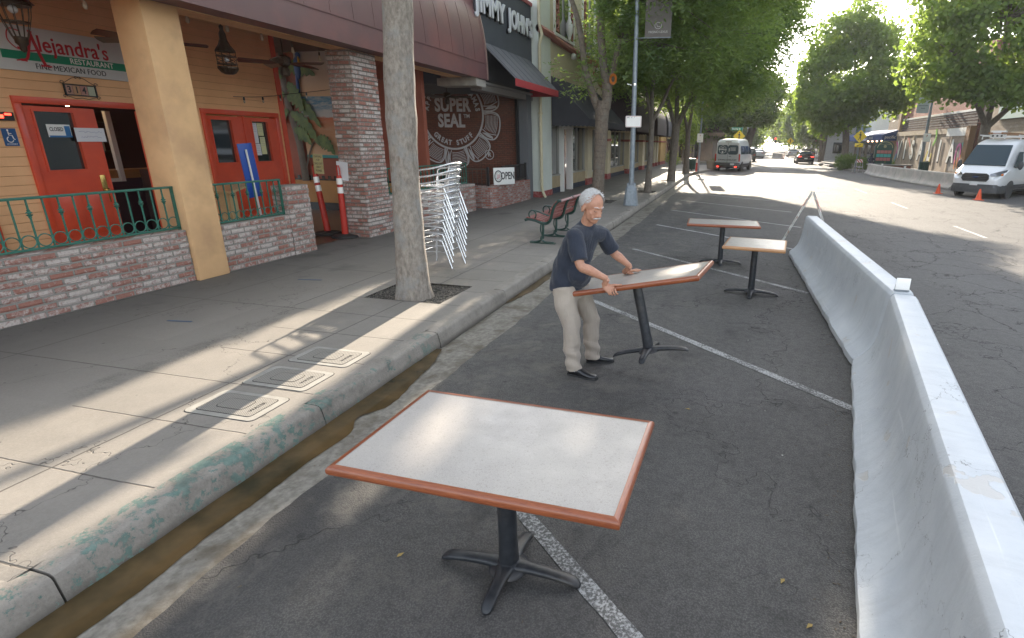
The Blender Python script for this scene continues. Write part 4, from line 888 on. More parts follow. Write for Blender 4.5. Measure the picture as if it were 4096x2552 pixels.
# brick knee walls and their teal railings
def knee(name, label, x0, x1, y0, y1, zt, mt=None, step=None):
    m = MB(); rb = random.Random(int(y0*10)); z = .15; 
    while z < zt-.01:
        h = .098 if z < .16 else .078; g = .006; j = rb.uniform(-.004, .004); zz = min(z+h, zt)
        m.box(x0+abs(j), x1+j, y0+j, y1+j, z+g, zz, bev=.005, seg=1); m.box(x0+.01, x1-.008, y0+.008, y1-.008, z, z+g+.001); z += h
    o = m.build(name, mt or MBRICK); return tag(o, label, 'wall')
knee('brick_wall', 'long low wall of whitewashed brick left of the orange column', -7.55, -7.285, -2, 5.89, .88)
knee('brick_wall', 'low whitewashed brick wall between the orange column and the porch entrance', -7.55, -7.285, 6.40, 7.74, .86)
knee('brick_wall', 'taller brick end post of the low wall at the porch entrance', -7.58, -7.27, 7.745, 8.25, 1.33)
knee('brick_wall', 'low brick wall running on from the brick pillar behind the tree', -7.55, -7.2, 10.45, 14.6, .92)
def railing(label, x, y0, y1, zb, zt, knots=True, mt=None, rings=True, step=.148, rings_r=.062, post=None):
    mt = mt or MTEAL; t = thing('iron_railing', label, 'railing', (x, y0, zb), group='iron railings on the low walls')
    MB().box(x-.024, x+.024, y0, y1, zt-.028, zt, bev=.004).build('top_rail', mt, t); MB().box(x-.014, x+.014, y0, y1, zb+.01, zb+.035, bev=.003).build('bottom_rail', mt, t)
    for y in (y0+.012, y1-.012): MB().box(x-.014, x+.014, y-.0138, y+.0138, zb-.005, zt-.027).build('end_post', mt, t)
    n = max(1, round((y1-y0)/step)); ds = (y1-y0)/n
    for i in range(1, n):
        y = y0+i*ds; m = MB(); m.box(x-.007, x+.007, y-.007, y+.007, zb+.03, zt-.026)
        if knots and i % 2:
            zc = zt-.18; m.lathe([(.008, .05), (.017, .038), (.012, .03), (.026, .015), (.030, .008), (.014, .003), (.014, -.003), (.030, -.008), (.026, -.015), (.012, -.03), (.017, -.038), (.008, -.05)], 12, Matrix.Translation((x, y, zc)))
        m.build('baluster', mt, t)
    if rings:
        for i in range(n):
            y = y0+(i+.5)*ds; rr_ = ds/2-.006; MB().tube([(x, y+rr_*math.cos(a), zb+.04+rr_+rr_*math.sin(a)) for a in [2*PI*k/20 for k in range(20)]], .0068, 6, closed=True).build('ring', mt, t)
    return t
railing('teal iron railing with rings on the long brick wall', -7.37, .3, 5.89, .88, 1.46)
railing('short teal iron railing with rings between the orange column and the wall post', -7.37, 6.41, 7.735, .86, 1.45, step=.132)
railing('teal iron railing behind the tree trunk on the wall past the brick pillar', -7.40, 10.5, 14.5, .92, 1.5)
# lectern, parasol-like blue sign stand, channelizer posts
lc = thing('lectern', 'pale wooden host lectern behind the short teal railing', 'lectern', (-9.0, 8.2, .155)); MW = mat_wood('pale_pine', (.50, .34, .16), (.6, .43, .22), 'y')
m = MB(); m.box(-9.12, -8.88, 8.12, 8.28, .2, 1.18); m.build('post', MW, lc); MB().box(-9.3, -8.7, 8.0, 8.45, 1.18, 1.22, M=Matrix.Translation((-9, 8.2, 1.2))@Matrix.Rotation(rad(14), 4, 'X')@Matrix.Translation((9, -8.2, -1.2))).build('sloped_top', MW, lc); MB().box(-9.2, -8.8, 8.0, 8.4, .155, .2).build('foot', MW, lc)
bs = thing('sign_stand', 'blue folding sign board on a white pole behind the short railing', 'sign', (-8.1, 8.02, .155)); MBLU = flat('royal_blue', (.015, .07, .34), .4)
Mt = Matrix.Translation((-8.1, 8.02, .155))@Matrix.Rotation(rad(4), 4, 'X')
MB().tube([(0, 0, .0), (0, 0, 1.75)], .016, 8, M=Mt).build('pole', MWHITE, bs); MB().box(-.03, -.018, -.13, .16, .95, 1.85, M=Mt, bev=.003).build('board', MBLU, bs); MB().box(-.2, .2, -.2, .2, 0, .02, M=Matrix.Translation((-8.1, 8.02, .155))).build('base', MIRON, bs)
MRED = noisy('delineator_red', (.55, .035, .02), (.46, .03, .018), 6, .5, bs=40, bst=.05); MRUB = noisy('black_rubber', (.02, .02, .021), (.035, .034, .033), 18, .75, bs=60, bst=.3)
def chan(loc, lean, label, bx=None, scale=1.0, base='round'):
    t = thing('delineator_post', label, 'delineator', loc, group='red delineator posts')
    if base == 'round': MB().lathe([(.27, 0), (.275, .012), (.25, .035), (.11, .05), (.075, .055)], 28).build('rubber_base', MRUB, t, local=True)
    else: MB().box(-.2, .2, -.2, .2, 0, .04, bev=.012).build('rubber_base', MRUB, t, local=True)
    L_ = Matrix.Rotation(lean[0], 4, 'X')@Matrix.Rotation(lean[1], 4, 'Y')
    MB().lathe([(.065, .045), (.062, .2), (.054, .84)], 20, L_).build('post', MRED, t, local=True)
    for a, b_ in ((.67, .76), (.80, .89)): MB().lathe([(.0575-.0002, a), (.0575, a), (.056, b_), (.0555, b_)], 20, L_).build('reflective_band', MREFL, t, local=True)
    MB().lathe([(.054, .84), (.053, .90), (.044, .93)], 20, L_).build('collar', MRED, t, local=True)
    m = MB(); m.tube([(-.03, 0, .92), (-.032, 0, 1.02), (-.018, 0, 1.07), (.018, 0, 1.07), (.032, 0, 1.02), (.03, 0, .92)], .012, 8, M=L_); m.build('loop_handle', MRED, t, local=True)
    return t, L_
t, L_ = chan((-8.30, 9.80, .155), (rad(-2), rad(-9)), 'left red delineator post leaning with a yellow notice in a plastic sleeve')
t.scale = (1, 1, 1.34)
MB().box(-.13, .10, -.05, -.045, .93, 1.22, M=L_@Matrix.Rotation(rad(10), 4, 'Y'), bev=.001, seg=1).build('notice', noisy('sleeved_yellow', (.42, .36, .16), (.5, .46, .25), 20, .2, bst=.3, bs=10, bd=.01, coat=.8), t, local=True)
for k in range(5): text('lettering', ('PARKING', 'FOR', 'TAKE OUT', 'ONLY', 'PLEASE')[k], .045, MBLACK, None, Matrix.Translation((0, 0, 0)), .0005).parent = t
for k, ch in enumerate([c for c in t.children if c.name.startswith('lettering')]):
    ch.data.transform(L_@Matrix.Rotation(rad(10), 4, 'Y')@FY(-.015, -.0525, 1.185-k*.052))
t, L_ = chan((-7.72, 9.60, .152), (0, rad(1.5)), 'right red delineator post standing upright with a white sheet taped to its handle')
t.scale = (1, 1, 1.34)
MB().box(-.13, .13, .055, .059, .86, 1.13, M=L_@Matrix.Rotation(rad(3), 4, 'Y'), bev=.001, seg=1).build('paper_sheet', MPAPER, t, local=True)

# ---------------------------------------------------------------- sandwich shop
MDG = noisy('charcoal_stucco', (.052, .062, .075), (.045, .052, .065), 2, .8, bs=150, bst=.25, bd=.003)
MDBR = mat_brick('dark_brick_paper', .2, .062, .006, (.17, .055, .03), (.085, .036, .024), (.20, .08, .045), (.04, .02, .015), .52, .72)
MGREY = flat('pilaster_grey', (.12, .125, .135), .7); MSILV = noisy('silver_paint', (.50, .50, .51), (.42, .42, .43), 20, .5, bst=0)
MCANV = noisy('grey_canvas', (.095, .10, .112), (.08, .085, .095), 1.5, .85, bs=200, bst=.15, bd=.002); MVAL = noisy('red_canvas', (.40, .035, .04), (.34, .03, .035), 4, .8)
shop = thing('sandwich_shop_building', 'charcoal shop front with slab letter sign, grey awning with red valance and brick panel logo', 'shop', (-8.5, 17, .15))
MB().box(-12.5, -7.0, 14.96, 18.98, 3.62, 6.35).build('upper_wall', MDG, shop, smooth=0)
MB().box(-12.5, -6.95, 14.96, 19.0, 6.35, 6.45).build('red_coping', flat('coping_red', (.30, .05, .05), .6), shop, smooth=0)
MB().box(-7.3, -6.97, 18.34, 18.74, .15, 3.62).build('corner_pilaster', MGREY, shop, smooth=0); MB().box(-7.36, -7.28, 18.2, 18.34, .2, 3.6).build('dark_jamb', MBLACK, shop, smooth=0)
MB().box(-14, -7.3, 18.34, 18.5, .15, 3.75).build('brick_panel_wall', MDBR, shop, smooth=0)
MB().box(-14, -7.0, 15.0, 18.34, 3.66, 3.74).build('patio_ceiling', flat('patio_ceiling', (.10, .09, .08), .8), shop, smooth=0)
m = MB(); m.box(-7.02, -6.9, 14.96, 18.98, 3.60, 3.66); m.box(-7.35, -7.0, 14.96, 18.98, 3.44, 3.62); m.build('lintel', flat('lintel_grey', (.22, .21, .2), .7), shop, smooth=0)
# patio inside: dark table shapes behind the railing
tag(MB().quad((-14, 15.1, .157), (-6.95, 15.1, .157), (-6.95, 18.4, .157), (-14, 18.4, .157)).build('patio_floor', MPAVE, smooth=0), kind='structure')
LT = flat('letter_white', (.66, .67, .70), .4); LS = flat('letter_side', (.02, .02, .022), .5)
def slab_text(s_, size, yc, zc, X, w_):
    text('letters', s_, size, LT, shop, FX(X+.08, yc, zc), .02, bold=.02, fit=w_, space=1.08); text('letter_backs', s_, size, LS, shop, FX(X+.03, yc-.02, zc-.02), .03, bold=.026, fit=w_, space=1.08)
slab_text("JIMMY", .70, 15.60, 5.60, -7.0, 2.0); slab_text("JOHN'S", .70, 17.86, 5.60, -7.0, 2.06)
# serifs bars make the letters slab-like
sa = thing('shop_awning', 'grey canvas awning with red valance under the slab letters', 'awning', (-7, 17, 3.5))
m = MB(); a0, a1 = 12.9, 18.75
m.loft([[(-7.0, y, 4.70), (-6.0, y, 3.74), (-6.0, y, 3.72), (-7.0, y, 4.66)] for y in (14.96, a1)]); m.build('canvas', MCANV, sa, smooth=0)
for k in range(7): y = 15.1+k*.58; MB().tube([(-7.0, y, 4.70), (-6.0, y, 3.745)], .010, 5).build('seam', MCANV, sa)
MB().box(-6.01, -5.985, 14.96, a1, 3.55, 3.74).build('valance', MVAL, sa, smooth=0); MB().box(-7.0, -6.01, a1-.02, a1, 3.55, 3.74).build('valance_return', MVAL, sa, smooth=0)
m = MB(); m.prism([(-7.0, 3.74), (-6.0, 3.74), (-7.0, 4.69)], a1-.015, a1-.005, 'y'); m.build('end_panel', MCANV, sa, smooth=0)
# painted wall logo: ring, texts on arcs, scalloped border of filled buns
lg = thing('wall_logo', 'large round painted SUPER SEAL emblem on the dark brick wall', 'logo', (-9.76, 18.33, 1.4))
YC = 18.33; cx, cz, R0 = -9.76, 2.97, 1.17
def ring(m, r0, r1, n=72, y=YC):
    vs = []
    for i in range(n): a = 2*PI*i/n; c_, s_ = math.cos(a), math.sin(a); vs += [(cx+r0*c_, y, cz+r0*s_), (cx+r1*c_, y, cz+r1*s_), (cx+r0*c_, y+.008, cz+r0*s_), (cx+r1*c_, y+.008, cz+r1*s_)]
    fs = []
    for i in range(n): j = (i+1) % n; fs += [(4*i, 4*j, 4*j+1, 4*i+1), (4*i+1, 4*j+1, 4*j+3, 4*i+3), (4*i, 4*i+2, 4*j+2, 4*j)]
    m.add(vs, fs)
m = MB(); ring(m, R0-.035, R0+.03)
def pol(a, r): return (cx+r*math.cos(a), YC, cz+r*math.sin(a))
NB = 10
for k in range(NB):
    a0 = -PI/2+.06+2*PI*k/NB; da = 2*PI/NB*.5
    # rounded bun outline
    out = [(a0-da*.92, R0+.03), (a0-da*.96, R0+.34), (a0-da*.75, R0+.58), (a0-da*.3, R0+.66), (a0+da*.3, R0+.64), (a0+da*.75, R0+.56), (a0+da*.95, R0+.34), (a0+da*.9, R0+.03)]
    P = smoothpts([pol(a, r) for a, r in out], 4)
    m.tube(P, .026, 6, flat=.15, up=(0, 1, 0))
    for q in range(9):                       # hatching lines on the near half
        r = R0+.12+q*.052; m.tube([pol(lerp(a0-da*.42, a0+da*.72, i/5), r+.012*math.sin(i)) for i in range(6)], .010, 4, flat=.2, up=(0, 1, 0))
    P = smoothpts([pol(a0-da*.5, R0+.05), pol(a0-da*.6, R0+.3), pol(a0-da*.45, R0+.6)], 4); m.tube(P, .016, 6, flat=.15, up=(0, 1, 0))
    P = smoothpts([pol(a0+da*.78, R0+.05), pol(a0+da*.86, R0+.3), pol(a0+da*.72, R0+.56)], 4); m.tube(P, .014, 6, flat=.15, up=(0, 1, 0))
    # solid leaf shape on the far half
    P = [pol(a0-da*.78, R0+.08), pol(a0-da*.66, R0+.2), pol(a0-da*.62, R0+.36), pol(a0-da*.66, R0+.5), pol(a0-da*.78, R0+.54), pol(a0-da*.84, R0+.3)]
    m.add([(p[0], YC-.001, p[2]) for p in P]+[(p[0], YC+.007, p[2]) for p in P], [tuple(range(6)), tuple(range(11, 5, -1))]+[(i, (i+1) % 6, 6+(i+1) % 6, 6+i) for i in range(6)])
m.build('emblem_ring', MSILV, lg, smooth=0)
text('lettering', 'SUPER', .60, MSILV, lg, FY(cx+.02, YC, cz+.28), .004, bold=.022, sx=.78, space=1.05); text('lettering', 'SEAL', .60, MSILV, lg, FY(cx-.05, YC, cz-.24), .004, bold=.022, sx=.78, space=1.05)
text('lettering', 'TM', .17, MSILV, lg, FY(cx+.55, YC, cz-.07), .004, bold=.004)
def arc_text(s_, r, a_mid, step, size, flip=False):
    n = len(s_)
    for i, ch in enumerate(s_):
        if ch == ' ': continue
        a = a_mid+((n-1)/2-i)*step*(1 if not flip else -1)
        rot = a-PI/2 if not flip else a+PI/2
        text('lettering', ch, size, MSILV, lg, FY(cx+r*math.cos(a), YC, cz+r*math.sin(a))@Matrix.Rotation(rot, 4, 'Z'), .004, bold=.010, sx=.85)
arc_text('APPROVED BY MAMAS', .98, PI/2-.02, .175, .235); arc_text('GREAT STUFF', .97, -PI/2, .155, .235, True)
m = MB(); cx_, cz_ = -8.42, 1.63
m.tube([(cx_+.16*math.cos(2*PI*i/28), YC, cz_+.16*math.sin(2*PI*i/28)) for i in range(28)], .014, 6, closed=True, flat=.3, up=(0, 1, 0)); m.build('registered_ring', MSILV, lg); text('lettering', 'R', .2, MSILV, lg, FY(cx_, YC, cz_), .004, bold=.008)
# brick knee wall of the shop patio with railing and OPEN board
MBRK2 = mat_brick('brick_new', .20, .070, .012, (.34, .12, .085), (.26, .12, .10), (.50, .42, .39), (.26, .23, .21), .50, .66)
m = MB(); poly = [(-6.92, 15.42), (-6.92, 18.33), (-7.16, 18.33), (-7.16, 15.62), (-9.9, 15.26), (-9.9, 15.05), (-7.02, 15.2)]; m.prism([(a, b_) for a, b_ in poly], .15, .80, 'z'); m.box(-7.17, -6.905, 15.5, 18.32, .80, .825)
tag(m.build('brick_wall', MBRK2, smooth=0), 'low angled brick wall of the shop patio under the OPEN board', 'wall')
MBR = flat('black_rail', (.02, .019, .02), .45); MALU = flat('dull_bronze_rail', (.10, .085, .07), .4, .5)
t = thing('patio_railing', 'dark metal railing along the side of the shop patio', 'railing', (-7.05, 17, .83)); 
MB().box(-7.07, -7.03, 16.2, 18.25, 1.32, 1.36).build('top_rail', MBR, t); MB().box(-7.065, -7.035, 16.2, 18.25, .87, .9).build('bottom_rail', MBR, t)
for k in range(20): y = 16.25+k*.105; MB().box(-7.058, -7.042, y, y+.016, .89, 1.33).build('picket', MBR, t)
MB().box(-7.08, -7.02, 18.2, 18.26, .82, 1.4).build('post', MBR, t)
t = thing('patio_railing', 'dark metal railing across the front of the shop patio behind the chairs', 'railing', (-8.4, 15.25, .8)); f = lambda x: 15.24+(x+7.02)*.045
MB().add([(-9.9, f(-9.9), 1.27), (-7.1, f(-7.1), 1.27), (-7.1, f(-7.1)+.03, 1.27), (-9.9, f(-9.9)+.03, 1.27), (-9.9, f(-9.9), 1.31), (-7.1, f(-7.1), 1.31), (-7.1, f(-7.1)+.03, 1.31), (-9.9, f(-9.9)+.03, 1.31)], [(0, 1, 2, 3), (4, 5, 6, 7), (0, 1, 5, 4), (1, 2, 6, 5), (2, 3, 7, 6), (3, 0, 4, 7)]).build('top_rail', MALU, t)
for z in (.86, 1.18): MB().tube([(-9.9, f(-9.9)+.015, z), (-7.1, f(-7.1)+.015, z)], .01, 4).build('rail', MBR, t)
for k in range(20): x = -9.85+k*.142; MB().box(x, x+.014, f(x)+.008, f(x)+.022, .8, 1.28).build('picket', MALU, t)
for x in (-7.08, -8.5): MB().box(x-.03, x+.03, f(x)-.02, f(x)+.04, .8, 1.36).build('post', MBR, t)
ob = thing('open_board', 'white OPEN board with round emblem on the corner of the shop patio wall', 'sign', (-6.9, 15.75, .84))
Mo = Matrix.Translation((-6.98, 15.42, .83))@Matrix.Rotation(rad(62), 4, 'Z'); MB().box(0, .80, -.012, .012, 0, .50, M=Mo, bev=.003).build('board', MWHITE, ob)
Mb = Mo@Matrix(((1, 0, 0, 0), (0, 0, -1, -.0145), (0, 1, 0, 0), (0, 0, 0, 1)))
MDRED = flat('emblem_red', (.35, .03, .04), .5); MDGR = flat('emblem_grey', (.06, .055, .055), .5)
text('lettering', 'OPEN', .30, MDGR, ob, Mb@Matrix.Translation((.53, .25, 0)), .002, bold=.008, sx=.68)
m = MB(); m.tube([(.17+.135*math.cos(2*PI*i/28), .25+.16*math.sin(2*PI*i/28), .0) for i in range(28)], .02, 6, closed=True, flat=.15, M=Mb, up=(0, 0, 1)); m.tube([(.17+.09*math.cos(2*PI*i/28), .25+.11*math.sin(2*PI*i/28), .0) for i in range(28)], .006, 6, closed=True, flat=.3, M=Mb, up=(0, 0, 1)); m.build('emblem_ring', MDGR, ob)
m = MB(); m.tube([(.15, .31, 0), (.15, .22, 0), (.13, .19, 0), (.115, .2, 0)], .014, 6, flat=.2, M=Mb, up=(0, 0, 1)); m.tube([(.2, .31, 0), (.2, .22, 0), (.18, .19, 0), (.165, .2, 0)], .014, 6, flat=.2, M=Mb, up=(0, 0, 1)); m.build('emblem_letters', MDRED, ob)
# ---------------------------------------------------------------- cream building with dark awnings
MCREAM = noisy('cream_stucco', (.60, .52, .36), (.54, .46, .31), 1.4, .8, bs=90, bst=.3, bd=.004, c3=(.50, .44, .33), s3=.7)
MPALE = noisy('pale_green_stucco', (.62, .65, .60), (.56, .59, .54), 1.4, .8, bs=90, bst=.3, bd=.004)
MTERRA = noisy('terracotta_paint', (.34, .10, .075), (.29, .085, .065), 5, .6, bs=40, bst=.2); MBASE = noisy('worn_red_base', (.28, .05, .045), (.34, .14, .13), 7, .7, lo=.5, hi=.56)
MCLOTH = noisy('black_canvas', (.035, .035, .042), (.048, .047, .055), 2, .9, bs=150, bst=.25, bd=.003); MBRC = noisy('brown_canvas', (.045, .032, .034), (.055, .04, .042), 2, .9, bs=150, bst=.2, bd=.003)
MWGL = flat('shop_glass', (.02, .022, .022), .03, spec=1.0, coat=1.0); MTANP = noisy('tan_panel', (.42, .33, .2), (.36, .28, .17), 3, .7); MBTILE = mat_brick('blue_tile', .10, .10, .004, (.02, .03, .05), (.04, .05, .08), (.06, .08, .1), (.1, .1, .1), .6, .8)
MGUT2 = noisy('cream_downpipe', (.56, .50, .34), (.48, .42, .28), 5, .5)
cb = thing('shop_row_building', 'long cream stucco building with pilasters, terracotta trim and tall shop windows', 'building', (-7.5, 35, .15))
XF = -6.75
def bx(m, *a, **k): return m.box(*a, **k)
MB().box(-14, XF-.02, 20.26, 56.0, 2.72, 8.5).build('upper_wall', MCREAM, cb, smooth=0)
MB().box(-7.4, XF, 18.99, 20.25, .36, 8.6).build('pale_pilaster', MPALE, cb, smooth=0); MB().box(-7.41, XF+.012, 18.98, 20.262, .15, .36).build('pilaster_base', MBASE, cb, smooth=0)
m = MB(); m.tube([(XF+.06, 18.9, .45), (XF+.06, 18.9, 5.2), (XF+.16, 18.9, 5.5), (XF+.06, 18.9, 5.85), (XF+.06, 18.9, 8.5)], .055, 10); m.tube([(XF+.06, 18.9, .5), (XF+.14, 18.86, .3), (XF+.22, 18.84, .17)], .052, 10); m.box(XF, XF+.12, 18.83, 18.97, 3.0, 3.06)
m.build('downpipe', MGUT2, cb)
# pilasters with red bases and a terracotta band
PIL = [(25.55, 26.46), (29.85, 30.66), (36.2, 37.1), (41.8, 42.8), (46.4, 47.0), (48.2, 48.8), (50.0, 50.6), (52.2, 56.0)]
for i, (a, b_) in enumerate(PIL):
    d = 0 if i < 7 else 0
    o = MB().box(-7.4, XF, a, b_, .45, 2.71).build('pilaster', MCREAM if i < 7 else flat('ochre_stucco', (.52, .33, .13), .8), cb, smooth=0)
    MB().box(-7.41, XF+.015, a-.012, b_+.012, .15, .45).build('pilaster_base', MBASE, cb, smooth=0)
    if i: MB().box(-7.41, XF+.05, a-.05, b_+.05, 2.16, 2.30, bev=.03).build('band', MTERRA, cb)
# shop windows between
bays = [(20.26, 21.60), (23.02, 25.55), (26.46, 29.85), (30.66, 36.2), (37.1, 41.8), (42.8, 46.4), (47.0, 48.2), (48.8, 50.0), (50.6, 52.2)]
for i, (a, b_) in enumerate(bays):
    xw = XF-.28 if i > 1 else XF-.10; zs = .80 if i < 2 else .66
    MB().box(xw-.2, xw, a, b_, .15, .36).build('tile_plinth', MBTILE, cb, smooth=0); MB().box(xw-.2, xw-.004, a, b_, .36, zs).build('stall_riser', MTANP, cb, smooth=0)
    w_ = MB(); w_.box(xw-.12, xw-.10, a, b_, zs+.06, 2.72); g = w_.build('shop_window', MWGL, cb, smooth=0)
    f = MB(); f.box(xw-.14, xw+.01, a, b_, zs, zs+.06)
    nm = max(1, round((b_-a)/1.5)); 
    for k in range(nm+1): y = lerp(a, b_, k/nm); f.box(xw-.13, xw-.04, max(a, y-.025), min(b_, y+.025), zs+.06, 2.72)
    f.build('window_frame', flat('aluminium_dull', (.30, .29, .27), .4, .4) if 'aluminium_dull' not in bpy.data.materials else bpy.data.materials['aluminium_dull'], g, smooth=0)
m = MB(); x0 = XF-.02
m.box(x0-.2, x0+.05, 21.60, 21.78, .15, 2.60); m.box(x0-.2, x0+.05, 22.84, 23.02, .15, 2.60); m.box(x0-.2, x0+.06, 21.58, 23.04, 2.60, 2.72, bev=.01); fr = m.build('door_surround', MWHITE, cb)
dm = MB(); dm.box(x0-.3, x0-.25, 21.78, 22.0, .2, 2.6); dm.box(x0-.3, x0-.25, 22.62, 22.84, .2, 2.6); dm.box(x0-.3, x0-.25, 22.0, 22.62, .2, .5); dm.box(x0-.3, x0-.25, 22.0, 22.62, 2.3, 2.6); dd = dm.build('shop_door', MTERRA, cb, smooth=0); MB().box(x0-.29, x0-.27, 22.0, 22.62, .5, 2.3).build('glass_pane', MWGL, dd, smooth=0)
# rounded terracotta moulding stepping down, upper windows
m = MB(); m.tube([(XF+.02, 18.99, 5.72), (XF+.02, 20.3, 5.72), (XF+.02, 20.45, 5.66), (XF+.02, 22.6, 5.60), (XF+.02, 23.6, 5.60), (XF+.02, 40, 5.6), (XF+.02, 56, 5.6)], .13, 8); m.build('moulding', MTERRA, cb)
m = MB(); m.tube([(XF+.03, 26.5+k*.6, 4.95+.22*math.cos(k*1.2)) for k in range(30)], .08, 6); m.build('scalloped_moulding', MTERRA, cb)
m = MB()
for k in range(5): m.ball((XF+.08, 22.9+k*4.2, 5.38), (.12, .14, .12))
m.build('corbel', MWHITE, cb)
for i, (y0, y1) in enumerate(((20.75, 23.1), (24.6, 27.2), (29.0, 31.6), (34, 37), (39.5, 42.5))):
    wdw = MB().box(XF-.1, XF+.0, y0, y1, 5.9, 8.3).build('upper_window', MWGL, cb, smooth=0)
    f = MB(); f.box(XF-.05, XF+.05, y0-.1, y0, 5.8, 8.4); f.box(XF-.05, XF+.05, y1, y1+.1, 5.8, 8.4); f.box(XF-.05, XF+.05, y0, y1, 5.8, 5.9); f.build('frame', MWHITE, wdw, smooth=0)
    for a in (y0+.02, y1-.5):
        f = MB()
        f.box(XF+.0, XF+.03, a, a+.06, 5.95, 8.2); f.box(XF, XF+.03, a+.42, a+.48, 5.95, 8.2)
        for k in range(9): f.box(XF+.002, XF+.026, a+.06, a+.42, 5.97+k*.26, 6.05+k*.26); 
        for k in range(8): f.tube([(XF+.015, a+.24+.14*math.cos(q), 6.14+k*.26+.07*math.sin(q)) for q in [2*PI*j/10 for j in range(10)]], .02, 4, closed=True)
        f.build('lattice_shutter', MTERRA, wdw)
    b2 = MB(); b2.lathe([(.05, 5.8), (.06, 5.95), (.14, 6.15), (.14, 6.4), (.05, 6.6), (.05, 8.2)], 10, Matrix.Translation((XF+.12, (y0+y1)/2+.3, 0))); b2.build('turned_column', MWHITE, wdw)
# awnings
def canvas_awning(label, y0, y1, zt, zf, out, mt, curved=False, val=.26, top_in=0.0):
    t = thing('shop_awning', label, 'awning', (XF, (y0+y1)/2, zf), group='dark canvas awnings along the cream building'); xf = XF+out
    if curved: pr = [(XF+out*math.sin(PI/2*i/10)**.9, zf+(zt-zf)*math.cos(PI/2*i/10)**.75) for i in range(11)]
    else: pr = [(XF, zt), (xf, zf)]
    m = MB(); m.loft([[(x, y, z) for x, z in pr]+[(x-.015, y, z-.02) for x, z in pr[::-1]] for y in (y0, y1)]); m.build('canvas', mt, t, smooth=30)
    for y in (y0, y1-.01): MB().prism([(x-.004, z-.012) for x, z in pr]+[(XF, zf)], y+.002, y+.008, 'y').build('end_panel', mt, t, smooth=0)
    m = MB()
    def sc(a, b_):
        n = max(2, int((b_-a).length/.16)); q = []
        for i in range(n*4+1): q.append((i/(n*4), -.03*abs(math.sin(PI*i/4))))
        top = [a.lerp(b_, s_) for s_, _ in q]; bot = [a.lerp(b_, s_)+Vector((0, 0, -val+.02+d_)) for s_, d_ in q]; o = len(top)
        m.add(top+bot, [(i, i+1, o+i+1, o+i) for i in range(o-1)])
    sc(Vector((xf, y0, zf)), Vector((xf, y1, zf))); sc(Vector((XF, y0, zf)), Vector((xf, y0, zf))); sc(Vector((XF, y1, zf)), Vector((xf, y1, zf))); m.build('scalloped_valance', mt, t, smooth=0)
    return t
canvas_awning('black sloping canvas awning with scalloped edge, first past the pale pilaster', 20.3, 27.3, 4.38, 2.92, 1.45, MCLOTH)
canvas_awning('tall rounded brown canvas awning behind the street lamp', 30.4, 36.6, 5.3, 2.95, 1.5, MBRC, True)
canvas_awning('rounded dark canvas awning beyond the brown one', 38.6, 43.6, 4.9, 2.9, 1.5, MBRC, True)
canvas_awning('dark canvas awning carrying a printed white banner', 45.8, 50.6, 4.9, 2.9, 1.4, MCLOTH, True)
bn = thing('awning_banner', 'white printed banner hung on the farthest dark awning', 'banner', (-5.3, 50.7, 2.9)); Mn = Matrix.Translation((-5.85, 50.66, 3.45))@Matrix(((1, 0, 0, 0), (0, 0, -1, 0), (0, 1, 0, 0), (0, 0, 0, 1)))@Matrix.Rotation(rad(-12), 4, 'Z')
MB().box(-.55, .55, -.75, .75, -.01, .01, M=Mn).build('sheet', flat('banner_white', (.6, .6, .62), .6), bn)
m = MB()
for z in (.55, .42, -.1, -.22): m.box(-.45, .45, z-.04, z+.04, .01, .016, M=Mn)
m.build('red_print', flat('print_red', (.5, .07, .05), .6), bn); m = MB(); m.ball((0, .18, .01), (.3, .14, .01), M=Mn); m.ball((.05, -.5, .01), (.3, .12, .01), M=Mn); m.build('picture', flat('print_grey', (.12, .10, .09), .6), bn)

